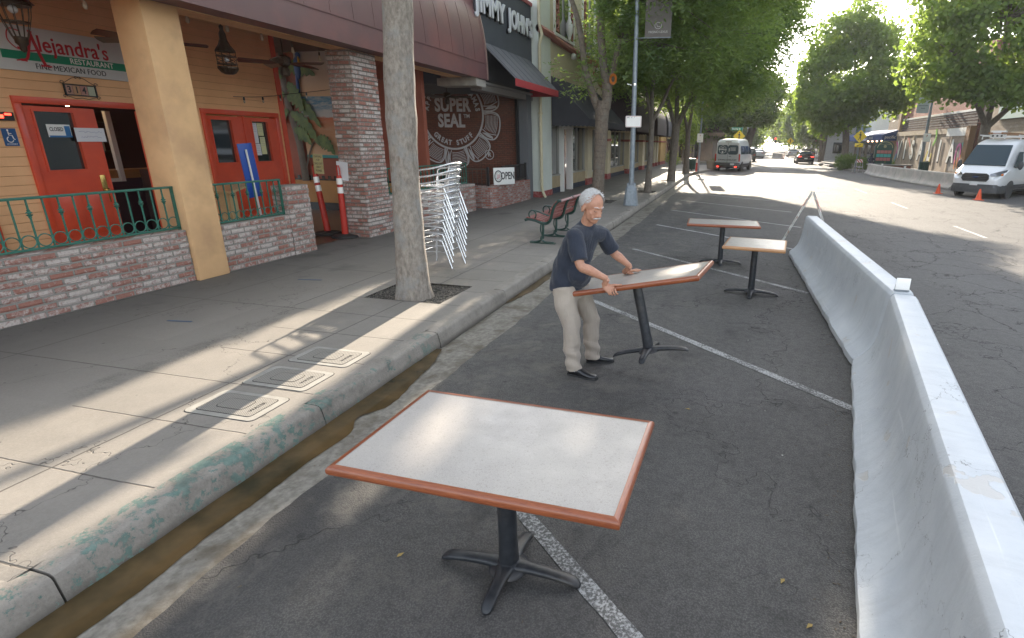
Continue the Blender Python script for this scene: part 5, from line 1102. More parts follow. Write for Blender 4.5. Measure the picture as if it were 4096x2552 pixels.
# ---------------------------------------------------------------- stacked aluminium chairs
MALUM = noisy('polished_aluminium', (.86, .87, .88), (.76, .77, .79), 14, .27, .72, bs=30, bst=.03)
def make_chair():
    """faces -X; feet at z 0"""
    t = thing('stacking_chair', 'x', 'chair', group='aluminium chairs in one tall stack')
    R_ = .0125
    # armed back frame: front leg, up over arm, round the back
    def side(s):
        return smoothpts([(-.27, s*.235, 0), (-.245, s*.25, .25), (-.235, s*.265, .50), (-.235, s*.27, .63), (-.20, s*.275, .682), (-.05, s*.275, .705), (.12, s*.262, .74)], 4)
    a = side(1); b_ = side(-1)
    back = smoothpts([(.12, .262, .74), (.22, .235, .767), (.262, .13, .785), (.272, 0, .79), (.262, -.13, .785), (.22, -.235, .767), (.12, -.262, .74)], 4)
    MB().tube(a+back[1:]+b_[::-1][1:], R_, 8).build('arm_frame', MALUM, t, smooth=60, local=True)
    for s in (1, -1):
        P = smoothpts([(-.22, s*.215, .45), (.0, s*.215, .445), (.13, s*.21, .435), (.165, s*.205, .39), (.30, s*.205, 0)], 5)
        MB().tube(P, R_, 8).build('rear_leg', MALUM, t, smooth=60, local=True)
        P = smoothpts([(.13, s*.16, .44), (.17, s*.165, .55), (.255, s*.15, .785)], 4); MB().tube(P, .009, 6).build('back_upright', MALUM, t, smooth=60, local=True)
    m = MB(); m.tube([(-.24, .25, .25), (-.24, -.25, .25)], .008, 6); m.tube([(-.235, .21, .44), (-.235, -.21, .44)], .010, 6); m.tube([(.20, .205, .27), (.20, -.205, .27)], .008, 6); m.tube([(-.243, .248, .25), (.205, .205, .26)], .007, 5); m.tube([(-.243, -.248, .25), (.205, -.205, .26)], .007, 5); m.build('stretchers', MALUM, t, local=True)
    m = MB()
    for k in range(7):
        x = -.2+k*.056; m.loft([[(x+u, s*.205, .456-.012*math.cos(s*1.3)+dz) for u, dz in ((-.021, 0), (-.02, .004), (.02, .004), (.021, 0))] for s in (-1, -.5, 0, .5, 1)])
    m.build('seat_slats', MALUM, t, smooth=50, local=True)
    m = MB()
    for k in range(5):
        z = .51+k*.052; x = .155+k*.02; m.loft([[(x+.012*math.cos(s*1.4)+dx+du*.3, s*.16, z+du) for du, dx in ((-.019, 0), (-.018, .004), (.018, .004), (.019, 0))] for s in (-1, -.5, 0, .5, 1)])
    m.build('back_slats', MALUM, t, smooth=50, local=True)
    return t
ch = make_chair(); NTH = ['lowest', 'second from the bottom', 'third from the bottom', 'fourth from the bottom', 'middle', 'fourth from the top', 'third from the top', 'second from the top', 'topmost']
for k in range(9): place(ch, (-4.53+.0115*k, 7.86, .15+.104*k), rad(-2+(k*37 % 5)*.6-1), 'aluminium armchair, %s in the tall stack by the tree' % NTH[k], first=(k == 0))

# ---------------------------------------------------------------- bench
MBEN = noisy('red_brown_slat', (.24, .07, .06), (.30, .10, .085), 9, .5, bs=50, bst=.15); MBGR = noisy('dark_green_iron', (.012, .045, .035), (.02, .06, .048), 10, .35, bs=60, bst=.15, coat=.3)
bt_ = thing('park_bench', 'slatted red bench with dark green iron frames on the pavement', 'bench', (-3.62, 11.05, .15))
def bframe(y):
    m = MB(); F = lambda pts, r, fl=.55: m.tube(smoothpts([(x, y, z) for x, z in pts], 5), r, 8, flat=fl, up=(0, 1, 0)) if False else m.tube(smoothpts([(x, y, z) for x, z in pts], 5), r, 8)
    F([(-3.98, .60), (-3.90, .625), (-3.75, .60), (-3.62, .555), (-3.52, .56), (-3.45, .62), (-3.41, .75), (-3.36, .90), (-3.28, 1.0), (-3.22, 1.01)], .028)
    F([(-3.60, .55), (-3.60, .40), (-3.61, .25)], .024); F([(-3.66, .24), (-3.62, .3), (-3.655, .42), (-3.64, .55)], .014)
    F([(-3.88, .17), (-3.75, .178), (-3.66, .21), (-3.64, .28), (-3.62, .21), (-3.54, .178), (-3.38, .17)], .020)
    F([(-3.45, .70), (-3.55, .73), (-3.72, .79), (-3.80, .80)], .015)
    m.tube([(-3.82+.075*math.cos(2*PI*i/20), y, .715+.085*math.sin(2*PI*i/20)) for i in range(20)], .014, 6, closed=True)
    m.box(-3.87, -3.35, y-.03, y+.03, .15, .168); m.build('iron_frame', MBGR, bt_)
for y in (10.2, 11.05, 11.9): bframe(y)
spine = smoothpts([(-3.95, .655), (-3.78, .638), (-3.62, .598), (-3.52, .60), (-3.465, .66), (-3.43, .78), (-3.385, .90), (-3.31, .985)], 12)
L_ = 0; pts_ = [Vector((p[0], 0, p[1])) for p in spine]; acc = 0; nxt = .02; 
for i in range(1, len(pts_)):
    acc += (pts_[i]-pts_[i-1]).length
    if acc > nxt:
        d = (pts_[i]-pts_[i-1]).normalized(); up_ = Vector((-d.z, 0, d.x)); c_ = pts_[i]+up_*.006
        Mx = Matrix(((d.x, 0, up_.x, c_.x), (0, 1, 0, 11.05), (d.z, 0, up_.z, c_.z), (0, 0, 0, 1))); MB().box(-.026, .026, -.88, .88, -.008, .008, M=Mx, bev=.003, seg=1).build('slat', MBEN, bt_); nxt += .066
MB().tube([(-3.245, 10.24, 1.0), (-3.245, 11.86, 1.0)], .024, 10).build('top_rail', flat('pinkish_rail', (.40, .24, .24), .5), bt_)
# ---------------------------------------------------------------- street lamps, poles and signs
def post(label, x, y, top, arm=None, base=True, r0=.085, r1=.055, name='street_lamp', cat='street lamp', z0=.15, group='street lamps', head=None):
    t = thing(name, label, cat, (x, y, z0), group=group)
    if base:
        m = MB(); rings = []
        for hw, z in ((.235, 0), (.235, .02), (.225, .03), (.175, .52), (.165, .56), (.14, .60), (.12, .66)): rings.append([(x+a*hw, y+b_*hw, z0+z) for a, b_ in ((1, .6), (.6, 1), (-.6, 1), (-1, .6), (-1, -.6), (-.6, -1), (.6, -1), (1, -.6))])
        m.loft(rings); m.build('base', MSTEEL, t, smooth=20)
        m = MB()
        for a, b_ in ((1, 1), (1, -1), (-1, 1), (-1, -1)): m.lathe([(.025, .6), (.028, .70), (.015, .72)], 8, Matrix.Translation((x+a*.10, y+b_*.10, z0)))
        m.build('bolt_caps', MSTEEL, t)
    MB().lathe([(r0, 0 if not base else .5), (r1, top)], 16, Matrix.Translation((x, y, z0))).build('pole', MSTEEL, t)
    if head:
        hx, hy, hz = head; MB().tube(smoothpts([(x, y, hz-.5), (lerp(x, hx, .3), lerp(y, hy, .3), hz-.08), (hx, hy, hz)], 6), .03, 8).build('arm', MSTEEL, t)
        MB().ball((hx, hy, hz), (.36, .2, .12), 14, 8).build('lamp_head', flat('lamp_head_grey', (.45, .46, .48), .4) if 'lamp_head_grey' not in bpy.data.materials else bpy.data.materials['lamp_head_grey'], t)
    return t
lp = post('steel street lamp post with banner and white sign beside the bench', -3.19, 17.7, 9.0)
m = MB(); m.lathe([(.088, 3.64), (.088, 3.69)], 16, Matrix.Translation((-3.19, 17.7, .15))); m.tube([(-3.28, 17.7, 3.80), (-3.42, 17.7, 3.84)], .012, 6); m.build('clamp', MCHROME, lp)
def board(name, label, cat, x, y, z, w, h, mt, lines=(), face=-1, rim=None, thk=.012, rot=0, group=None):
    t = thing(name, label, cat, (x, y, z), group=group); M_ = FY(x, y, z)@Matrix.Rotation(rot, 4, 'Z')
    MB().prism(rrect(-w/2, w/2, -h/2, h/2, min(w, h)*.08), -thk, 0, 'z', M_).build('plate', mt, t, smooth=0)
    if rim: MB().prism(rrect(-w/2+.012, w/2-.012, -h/2+.012, h/2-.012, min(w, h)*.07), 0, .001, 'z', M_).build('rim', rim, t, smooth=0); MB().prism(rrect(-w/2+.02, w/2-.02, -h/2+.02, h/2-.02, min(w, h)*.06), .001, .002, 'z', M_).build('face', mt, t, smooth=0)
    for s_, dx, dy, sz, tm in lines: text('lettering', s_, sz, tm, t, M_@Matrix.Translation((dx, dy, .003)), .0008, bold=.001)
    return t, M_
MSR = flat('sign_dull_red', (.40, .06, .04), .5); MTX = flat('sign_black', (.02, .02, .02), .5); MGRN = flat('street_green', (.01, .20, .13), .45); MYL = flat('sign_yellow', (.80, .56, .02), .4)
board('parking_sign', 'bright white retroreflective parking sign on the nearest street lamp', 'sign', -3.17, 17.60, 2.74, .50, .335, MREFL, [('NO', -.17, .115, .05, MTX), ('11', -.06, .115, .05, MTX), ('*', .03, .12, .05, MTX)], rim=MSR)
MBAN = noisy('taupe_banner', (.14, .125, .11), (.12, .105, .095), 3, .8); MLT = flat('banner_text', (.45, .43, .40), .6)
bb, M_ = board('lamp_banner', 'grey brown banner lettered FRESNO LEXUS high on the nearest street lamp', 'banner', -2.53, 17.66, 5.85, .78, 1.55, MBAN, [('FRESNO LEXUS', 0, -.60, .085, MLT), ('VISALIA', 0, .35, .15, MLT)])
m = MB(); m.tube([(.10*math.cos(a), -.43+.085*math.sin(a), .003) for a in [2*PI*i/24 for i in range(24)]], .008, 6, closed=True, flat=.2, M=M_, up=(0, 0, 1)); m.tube([(-.05, -.38, .003), (-.02, -.46, .003), (.06, -.455, .003)], .007, 6, flat=.2, M=M_, up=(0, 0, 1)); m.tube(smoothpts([(.1, .05, .003), (.18, .15, .003), (.2, .3, .003), (.12, .4, .003)], 4), .006, 5, M=M_, flat=.2, up=(0, 0, 1)); m.build('oval_emblem', MLT, bb)
MB().tube([(-3.16, 17.66, 5.1), (-2.12, 17.66, 5.1)], .012, 6).build('rod', MSTEEL, bb); MB().tube([(-3.16, 17.66, 6.64), (-2.12, 17.66, 6.64)], .012, 6).build('rod', MSTEEL, bb)
lp2 = post('slim steel street lamp post at the far corner of the left pavement', -2.50, 41, 8.6, base=False, r0=.075, r1=.05)
board('parking_sign', 'white parking sign on the slim lamp post at the far left corner', 'sign', -2.50, 40.9, 2.50, .42, .60, MREFL, [('P', 0, .15, .14, MSR), ('2 HR', -.05, -.2, .08, MGRN)], rim=None)
board('lamp_banner', 'orange and cream banner for the graduation memorial high on the far left post', 'banner', -1.98, 40.95, 5.25, .66, 1.35, flat('banner_cream', (.60, .40, .22), .7), [('Garden', 0, -.25, .13, MTX), ('Memorial', 0, -.42, .12, MTX), ('and Park', 0, -.58, .1, MTX)])
ob_ = [o for o in C.objects if o.name.startswith('lamp_banner') and o.type == 'EMPTY'][-1]; MB().box(-2.30, -1.66, 40.935, 40.948, 5.25, 5.9).build('picture', noisy('banner_orange', (.45, .15, .04), (.25, .08, .03), 4, .7), ob_)
t, _ = chan((-2.62, 40.6, .15), (0, rad(2)), 'red delineator post at the foot of the far left lamp post', base='sq')
# bin, planter, shrub
MBIN = noisy('bin_green', (.02, .055, .04), (.03, .075, .055), 6, .5)
def bin_(x, y, label, s=1.0, z0=.15):
    t = thing('litter_bin', label, 'litter bin', (x, y, z0), group='green slatted litter bins'); m = MB()
    for k in range(20): a = 2*PI*k/20; m.box(-.012, .012, -.032, .032, .06, .82, M=Matrix.Translation((x, y, z0))@Matrix.Scale(s, 4)@Matrix.Rotation(a, 4, 'Z')@Matrix.Translation((.27, 0, 0)))
    m.build('slats', MBIN, t, smooth=0); MB().lathe([(.25, .07), (.255, .8)], 18, Matrix.Translation((x, y, z0))@Matrix.Scale(s, 4)).build('liner', MBLACK, t); MB().lathe([(.29, .80), (.31, .83), (.29, .87), (.15, .88), (.14, .86)], 20, Matrix.Translation((x, y, z0))@Matrix.Scale(s, 4)).build('lid', MBIN, t); MB().lathe([(.05, 0), (.05, .08)], 10, Matrix.Translation((x, y, z0))@Matrix.Scale(s, 4)).build('foot', MBIN, t)
bin_(-3.15, 43.3, 'green slatted litter bin between the far left tree and the lamp post')
MPL = noisy('planter_concrete', (.38, .30, .24), (.32, .26, .21), 6, .85, bs=60, bst=.3)
def planter(x, y, label, r=.42, z0=.15):
    t = thing('planter', label, 'planter', (x, y, z0), group='round concrete planters'); MB().lathe([(r*.8, 0), (r*.86, .04), (r*.95, .5), (r*1.02, .54), (r*1.02, .66), (r*.9, .67), (r*.88, .6)], 28, Matrix.Translation((x, y, z0))).build('bowl', MPL, t); MB().lathe([(r*.885, .6), (.001, .62)], 20, Matrix.Translation((x, y, z0)), cap=False).build('soil', MEARTH, t)
planter(-1.75, 47.2, 'round concrete planter on the left corner beside the van', .5)
# street-crossing signs
def ped(x, y, label, zc, s=.66, arrow=False, z0=.15, lean=0):
    t = thing('crossing_sign', label, 'traffic sign', (x, y, z0), group='yellow pedestrian crossing signs'); M_ = FY(x, y-.05, zc)@Matrix.Rotation(PI/4, 4, 'Z')
    MB().prism(rrect(-s/2, s/2, -s/2, s/2, .05), -.006, 0, 'z', M_).build('plate', MYL, t, smooth=0)
    m = MB(); F = FY(x, y-.052, zc); q = s/.66
    m.ball((.0, .27*q, 0), (.045*q, .045*q, .004), M=F); T2 = lambda P, r: m.tube([(a*q, b_*q, 0) for a, b_ in P], [v*q for v in r], 6, M=F, flat=.15, up=(0, 0, 1))
    T2([(0, .21), (-.005, .0)], [.05, .045]); T2([(0, .0), (.05, -.13), (.08, -.28)], [.035, .03, .02]); T2([(0, 0), (-.03, -.13), (-.11, -.27)], [.035, .03, .02]); T2([(0, .19), (-.08, .1), (-.12, .12)], [.025, .02, .015]); T2([(.01, .19), (.07, .09), (.06, 0)], [.025, .02, .015]); m.build('walking_figure', MTX, t)
    MB().tube([(x, y, z0), (x, y, zc+.3)], .03, 8).build('post', MSTEEL, t)
    if arrow:
        MB().box(x-.31, x+.31, y-.056, y-.05, zc-.80, zc-.50, bev=.002).build('arrow_plate', MYL, t); m = MB(); F2 = FY(x, y-.06, zc-.65); m.tube([(.13, .07, 0), (-.08, -.05, 0)], .022, 6, M=F2, flat=.15, up=(0, 0, 1)); m.add([(-.15, -.09, 0), (-.05, -.10, 0), (-.10, .0, 0), (-.15, -.09, .003), (-.05, -.10, .003), (-.10, .0, .003)], [(0, 1, 2), (3, 4, 5), (0, 1, 4, 3), (1, 2, 5, 4), (2, 0, 3, 5)], F2); m.build('arrow', MTX, t)
    return t
ped(.24, 52.3, 'yellow diamond pedestrian sign rising behind the white van on the left', 2.80, .74)
ped(9.35, 47.5, 'yellow diamond pedestrian sign with arrow plate on the right side of the street', 2.84, .70, arrow=True)
def blade(x, y, z, w, s_, label, pole=True):
    t = thing('street_name_sign', label, 'street sign', (x, y, z)); MB().box(x-w/2, x+w/2, y-.01, y+.01, z-.13, z+.13, bev=.004).build('blade', MGRN, t); text('lettering', s_, .2, MWHITE, t, FY(x-.05, y-.012, z), .002, bold=.003)
    if pole: MB().tube([(x+w/2+.03, y+.02, .15), (x+w/2+.03, y+.02, z+.2)], .03, 8).build('post', MSTEEL, t)
blade(.0, 52.5, 3.42, .95, 'Encina St', 'green street name sign above the left pedestrian sign')
# ---------------------------------------------------------------- vehicles
def paint(name, c, rough=.3, metal=.1): return flat(name, c, rough, metal, coat=.8)
MVW = paint('van_white', (.78, .79, .80), .35); MTYRE = flat('tyre', (.02, .02, .021), .8); MRIM = flat('rim', (.42, .43, .45), .3, .8); MPLAS = noisy('dark_bumper', (.05, .052, .056), (.065, .067, .07), 8, .6); MVG = flat('vehicle_glass', (.025, .05, .065), .08, spec=.35)
MTAIL = flat('tail_red', (.28, .02, .015), .2, emit=(1, .04, .02), es=.02); MTAILON = flat('tail_lit', (.6, .02, .01), .2, emit=(1, .05, .03), es=1.3); MHEAD = flat('headlamp', (.16, .17, .19), .08, .4, coat=1); MAMB = flat('amber', (.6, .16, .02), .2)
def wheel(t, x, y, r, w, M, side, name='wheel'):
    Mw = M@Matrix.Translation((x, y, r))@Matrix.Rotation(PI/2, 4, 'Y')
    o = MB().lathe([(r*.62, -w/2), (r*.9, -w/2), (r, -w/2+.03), (r, w/2-.03), (r*.9, w/2), (r*.62, w/2)], 28, Mw).build(name, MTYRE, t, local=True)
    s_ = side; m = MB(); m.lathe([(0, .0), (r*.2, .0), (r*.22, -.02), (r*.55, -.045), (r*.62, .0), (r*.64, .01)], 20, Mw@Matrix.Translation((0, 0, s_*(w/2-.005)))@Matrix.Diagonal((1, 1, s_, 1)), cap=False)
    for k in range(6): a = 2*PI*k/6; m.box(.05, r*.58, -.028, .028, -.03, -.005, M=Mw@Matrix.Translation((0, 0, s_*(w/2)))@Matrix.Rotation(a, 4, 'Z')@Matrix.Diagonal((1, 1, s_, 1)))
    rm = m.build('rim', MRIM, None, local=True); rm.parent = o; return o
def section(y, zb, zbelt, zt, wb, wbelt, wt, r=.16, n=5):
    """ring, local car frame: x across, y along; counter-clockwise from the bottom"""
    pts = [(-wb*.92, zb), (-wb, zb+.08), (-wbelt*1.0, lerp(zb, zbelt, .55)), (-wbelt, zbelt)]
    for i in range(n+1): a = PI/2*i/n; pts.append((-(wt)+r*(1-math.cos(a))*1.0 if False else -(wt-r)-r*math.cos(a), zt-r+r*math.sin(a)))
    pts.append((-wt*.4, zt+.015)); L = pts+[(-x, z) for x, z in pts[::-1]]
    return [(x, y, z) for x, z in L]
def body(t, secs, mt, name='body', smooth=40): return MB().loft([section(*s_) for s_ in secs]).build(name, mt, t, smooth=smooth, local=True)
def panel(t, P, mt, name, th=.008, parent=None):
    """thin plate through corner points P (local), pushed out along its normal"""
    P = [Vector(p) for p in P]; nrm = (P[1]-P[0]).cross(P[2]-P[0]).normalized(); c = sum(P, Vector())/len(P)
    if nrm.dot(c-Vector((0, 0, .9))) < 0: nrm = -nrm
    nrm = nrm*(1 if th > 0 else -1)
    m = MB(); k = len(P); m.add(P+[p+nrm*th for p in P], [tuple(range(k))[::-1], tuple(range(k, 2*k))]+[(i, (i+1) % k, k+(i+1) % k, k+i) for i in range(k)])
    o = m.build(name, mt, None, smooth=0, local=True); o.parent = parent or t; return o
ID = Matrix.Identity(4)
def transit(label, loc, rz, front=True, roofload=False):
    """high roof van, local frame: front at +Y, length 5.6, width 2.06, height 2.53"""
    t = thing('delivery_van', label, 'van', loc, rz)
    L = 2.8; s = [(-L, .42, 1.25, 2.30, .93, .97, .80, .22), (-L+.12, .38, 1.25, 2.46, .97, 1.0, .84, .24), (-1.0, .36, 1.25, 2.52, .98, 1.02, .86, .25), (.6, .36, 1.25, 2.52, .98, 1.02, .86, .25), (1.15, .36, 1.27, 2.42, .98, 1.02, .84, .28), (1.45, .36, 1.28, 2.22, .98, 1.02, .82, .30), (1.9, .36, 1.25, 1.72, .98, 1.02, .84, .22), (2.2, .36, 1.18, 1.36, .97, 1.0, .90, .12), (2.55, .40, 1.0, 1.16, .95, .97, .84, .10), (2.75, .45, .88, 1.0, .88, .90, .72, .10), (2.84, .5, .8, .92, .74, .78, .6, .08)]
    body(t, s, MVW)
    # plastic sill and bumpers
    m = MB(); sec2 = [(-1.06, .2), (-1.06, .50), (-1.0, .56), (1.0, .56), (1.06, .5), (1.06, .2)]
    m.loft([[(x*sc, y, z) for x, z in ((-1.0, .24), (-1.02, .45), (-.96, .60 if q else .52), (.96, .60 if q else .52), (1.02, .45), (1.0, .24))] for y, sc, q in ((2.0, 1.01, 1), (2.5, .99, 1), (2.78, .90, 1), (2.9, .72, 1))]); m.build('front_bumper', MPLAS, t, local=True)
    MB().box(-1.0, 1.0, -2.88, -2.62, .42, .70, bev=.04).build('rear_bumper', MPLAS, t, local=True)
    for sx in (-1, 1): MB().box(sx*1.0-.04, sx*1.0+.04, -2.5, 2.2, .40, .58, bev=.015).build('side_moulding', MPLAS, t, local=True)
    m = MB(); m.box(-.9, .9, -2.3, 2.4, .25, .42); m.build('underbody', MBLACK, t, smooth=0, local=True)
    for sx in (-1, 1):
        for y in (-1.75, 1.72):
            MB().lathe([(.40, -.02), (.41, .035), (.36, .04)], 24, Matrix.Translation((sx*1.0, y, .36))@Matrix.Rotation(PI/2*sx, 4, 'Y')).build('wheel_arch', MPLAS if front else MBLACK, t, local=True)
            wheel(t, sx*.90, y, .345, .235, ID, sx)
    # windscreen, side windows
    panel(t, [(-.82, 2.2, 1.385), (.82, 2.2, 1.385), (.70, 1.46, 2.235), (-.70, 1.46, 2.235)], MVG, 'windscreen', .045)
    for sx in (1, -1):
        P = [(sx*1.008, 1.78, 1.34), (sx*1.008, .78, 1.34), (sx*.935, .80, 1.98), (sx*.925, 1.20, 1.98)]; panel(t, P if sx < 0 else P, MVG, 'side_window', .016 if sx > 0 else -.016)
        P = [(sx*1.008, .55, 1.34), (sx*1.008, -.75, 1.34), (sx*.935, -.75, 1.98), (sx*.935, .55, 1.98)]; panel(t, P, MVG, 'side_window', .016 if sx > 0 else -.016)
        if not front:
            P = [(sx*1.008, -.95, 1.34), (sx*1.008, -2.45, 1.34), (sx*.935, -2.40, 1.98), (sx*.935, -.95, 1.98)]; panel(t, P, MVG, 'side_window', .016 if sx > 0 else -.016)
        MB().ball((sx*1.20, 1.62, 1.42), (.10, .07, .19), 12, 8).build('mirror', MPLAS, t, local=True); MB().tube([(sx*1.0, 1.6, 1.34), (sx*1.2, 1.62, 1.34)], .03, 6).build('mirror_arm', MPLAS, t, local=True)
        m = MB(); m.loft([[(sx*(.55), 2.865, .98), (sx*.55, 2.865, 1.05), (sx*.55, 2.80, .97)], [(sx*.78, 2.76, .96), (sx*.80, 2.66, 1.16), (sx*.78, 2.6, .96)], [(sx*.97, 2.42, 1.0), (sx*.965, 2.22, 1.24), (sx*.93, 2.3, 1.0)]]); hl = m.build('headlight', MHEAD, t, local=True)
        MB().ball((sx*.9, 2.55, 1.02), (.05, .08, .06)).build('indicator', MAMB, t, local=True)
        MB().ball((sx*.75, 2.82, .50), (.08, .05, .05)).build('fog_lamp', MHEAD, t, local=True)
    # grille with bars, badge, plate
    m = MB(); g = [(-.52, 2.87), (.52, 2.87)]
    pg = [(-.46, .74), (-.53, .84), (-.50, .99), (-.42, 1.05), (.42, 1.05), (.50, .99), (.53, .84), (.46, .74)]
    m.prism(pg, 2.80, 2.885, 'y'); m.build('grille', MBLACK, t, smooth=0, local=True)
    m = MB()
    for z in (.79, .86, .93, 1.0): m.box(-.49, .49, 2.883, 2.90, z-.012, z+.012, bev=.004, seg=1)
    m.tube([(x, 2.89, z) for x, z in pg], .018, 6, closed=True); m.build('grille_bar', MPLAS, t, local=True)
    MB().ball((0, 2.90, .90), (.125, .02, .052), 18, 8).build('oval_badge', flat('badge_blue', (.06, .08, .16), .2, .6) if 'badge_blue' not in bpy.data.materials else bpy.data.materials['badge_blue'], t, local=True)
    pf = MB().box(-.155, .155, 2.90, 2.912, .55, .70, bev=.004).build('number_plate', flat('plate_white', (.7, .7, .7), .4) if 'plate_white' not in bpy.data.materials else bpy.data.materials['plate_white'], t, local=True)
    for sx in (-1, 1): MB().box(sx*.42-.17, sx*.42+.17, 2.02, 2.10, 1.345, 1.40, M=Matrix.Identity(4)).build('cowl_vent', MBLACK, t, smooth=0, local=True)
    if roofload:
        m = MB()
        for y in (-1.8, -.4, .9): m.box(-.75, .75, y-.02, y+.02, 2.62, 2.66)
        for x in (-.75, .75): m.box(x-.02, x+.02, -2.2, 1.2, 2.66, 2.70)
        for y in (-1.8, -.4, .9):
            for x in (-.75, .75): m.box(x-.02, x+.02, y-.02, y+.02, 2.50, 2.63)
        m.build('roof_rack', MWHITE, t, smooth=0, local=True)
    return t
v1 = transit('white high roof van parked facing the camera beside the right hand barriers', (12.25, 29.82, 0), rad(140), True, True)
# load on its roof rack
ld = thing('ladder', 'wooden ladder lying on the roof rack of the white van', 'ladder', (12.25, 29.9, 2.70), rad(140)); m = MB()
for x in (-.25, .25): m.box(x-.03, x+.03, -2.3, 1.6, .02, .10)
for k in range(12): m.box(-.25, .25, -2.2+k*.33, -2.16+k*.33, .04, .07)
m.build('rails', mat_wood('ladder_wood', (.25, .10, .03), (.36, .17, .06), 'y'), ld, local=True)
rb_ = thing('roof_box', 'white box with dark sockets at the front of the van roof rack', 'box', (11.50, 29.05, 2.55), rad(140)); MB().box(-.28, .28, -.12, .12, 0, .32, bev=.01).build('case', MWHITE, rb_, local=True)
m = MB(); 
for x in (-.17, 0, .17): m.ball((x, .12, .10), (.045, .01, .04))
m.build('socket', MBLACK, rb_, local=True)
# passenger van seen from behind
v2 = transit('white passenger van with lettered black rear windows seen from behind on the left', (.02, 48.95, 0), rad(-12), False)
P = [(.84, -2.815, 1.36), (-.84, -2.815, 1.36), (-.80, -2.80, 2.08), (.80, -2.80, 2.08)]
def plate2(name, pts, y, th, mt, r=.1):
    m = MB(); m.prism(pts, y-th, y, 'y'); return m.build(name, mt, v2, smooth=0, local=True)
plate2('rear_window', rrect(-.82, .0-.01, 1.32, 2.04, .16), -2.81, .02, MVG); plate2('rear_window', rrect(.01, .82, 1.32, 2.04, .16), -2.81, .02, MVG)
MB().box(-.9, .9, -2.80, -2.795, .62, 2.2).build('rear_panel', MVW, v2, smooth=0, local=True)
MB().box(-.006, .006, -2.82, -2.80, .7, 2.2).build('door_seam', MBLACK, v2, smooth=0, local=True); MB().box(-.25, .25, -2.84, -2.72, 2.26, 2.32, bev=.02).build('high_brake_light', flat('brown_lens', (.2, .12, .08), .3), v2, local=True)
for sx in (-1, 1):
    MB().box(sx*.955-.055, sx*.955+.055, -2.83, -2.7, .78, 1.36, bev=.02).build('tail_light', MTAIL, v2, local=True); MB().box(sx*.72-.09, sx*.72+.09, -2.90, -2.87, .33, .42, bev=.008).build('brake_reflector', MTAILON, v2, local=True)  # low reflectors are no lamps; their glow is emission put into the material
MB().box(.28, .60, -2.90, -2.885, .50, .64, bev=.004).build('number_plate', bpy.data.materials['plate_white'], v2, local=True); MB().box(.12, .3, -2.83, -2.81, 1.16, 1.19).build('door_handle', MBLACK, v2, local=True)
F = lambda x, z: Matrix(((1, 0, 0, x), (0, 0, -1, -2.833), (0, 1, 0, z), (0, 0, 0, 1)))
def vt(s_, sz, x, z, mt, y=None, bold=.004, sx=1): o = text('lettering', s_, sz, mt, None, F(x, z), .002, bold=bold, sx=sx); o.parent = v2; return o
vt('GORILLA', .17, -.42, 1.70, MWHITE, bold=.006, sx=.9); vt('QUESADILLAGORILLA.NET', .125, -.0, .90, MTX, bold=.004)
m = MB(); hexa = [(-.42+.30*math.cos(rad(90+60*i)), 1.68+.33*math.sin(rad(90+60*i))) for i in range(6)]; m.tube([(x, -2.834, z) for x, z in hexa], .014, 5, closed=True); m.ball((-.42, -2.832, 1.50), (.07, .006, .06)); m.box(-.48, -.455, -2.838, -2.83, 1.40, 1.5); m.box(-.40, -.375, -2.838, -2.83, 1.40, 1.5); m.box(-.53, -.31, -2.838, -2.832, 1.84, 1.87)
for k in range(4): m.box(.2, .62, -2.838, -2.832, 1.62+k*.07, 1.64+k*.07)
m.box(.08, .13, -2.838, -2.832, 1.55, 1.8); m.build('window_graphics', MWHITE, v2, smooth=0, local=True)
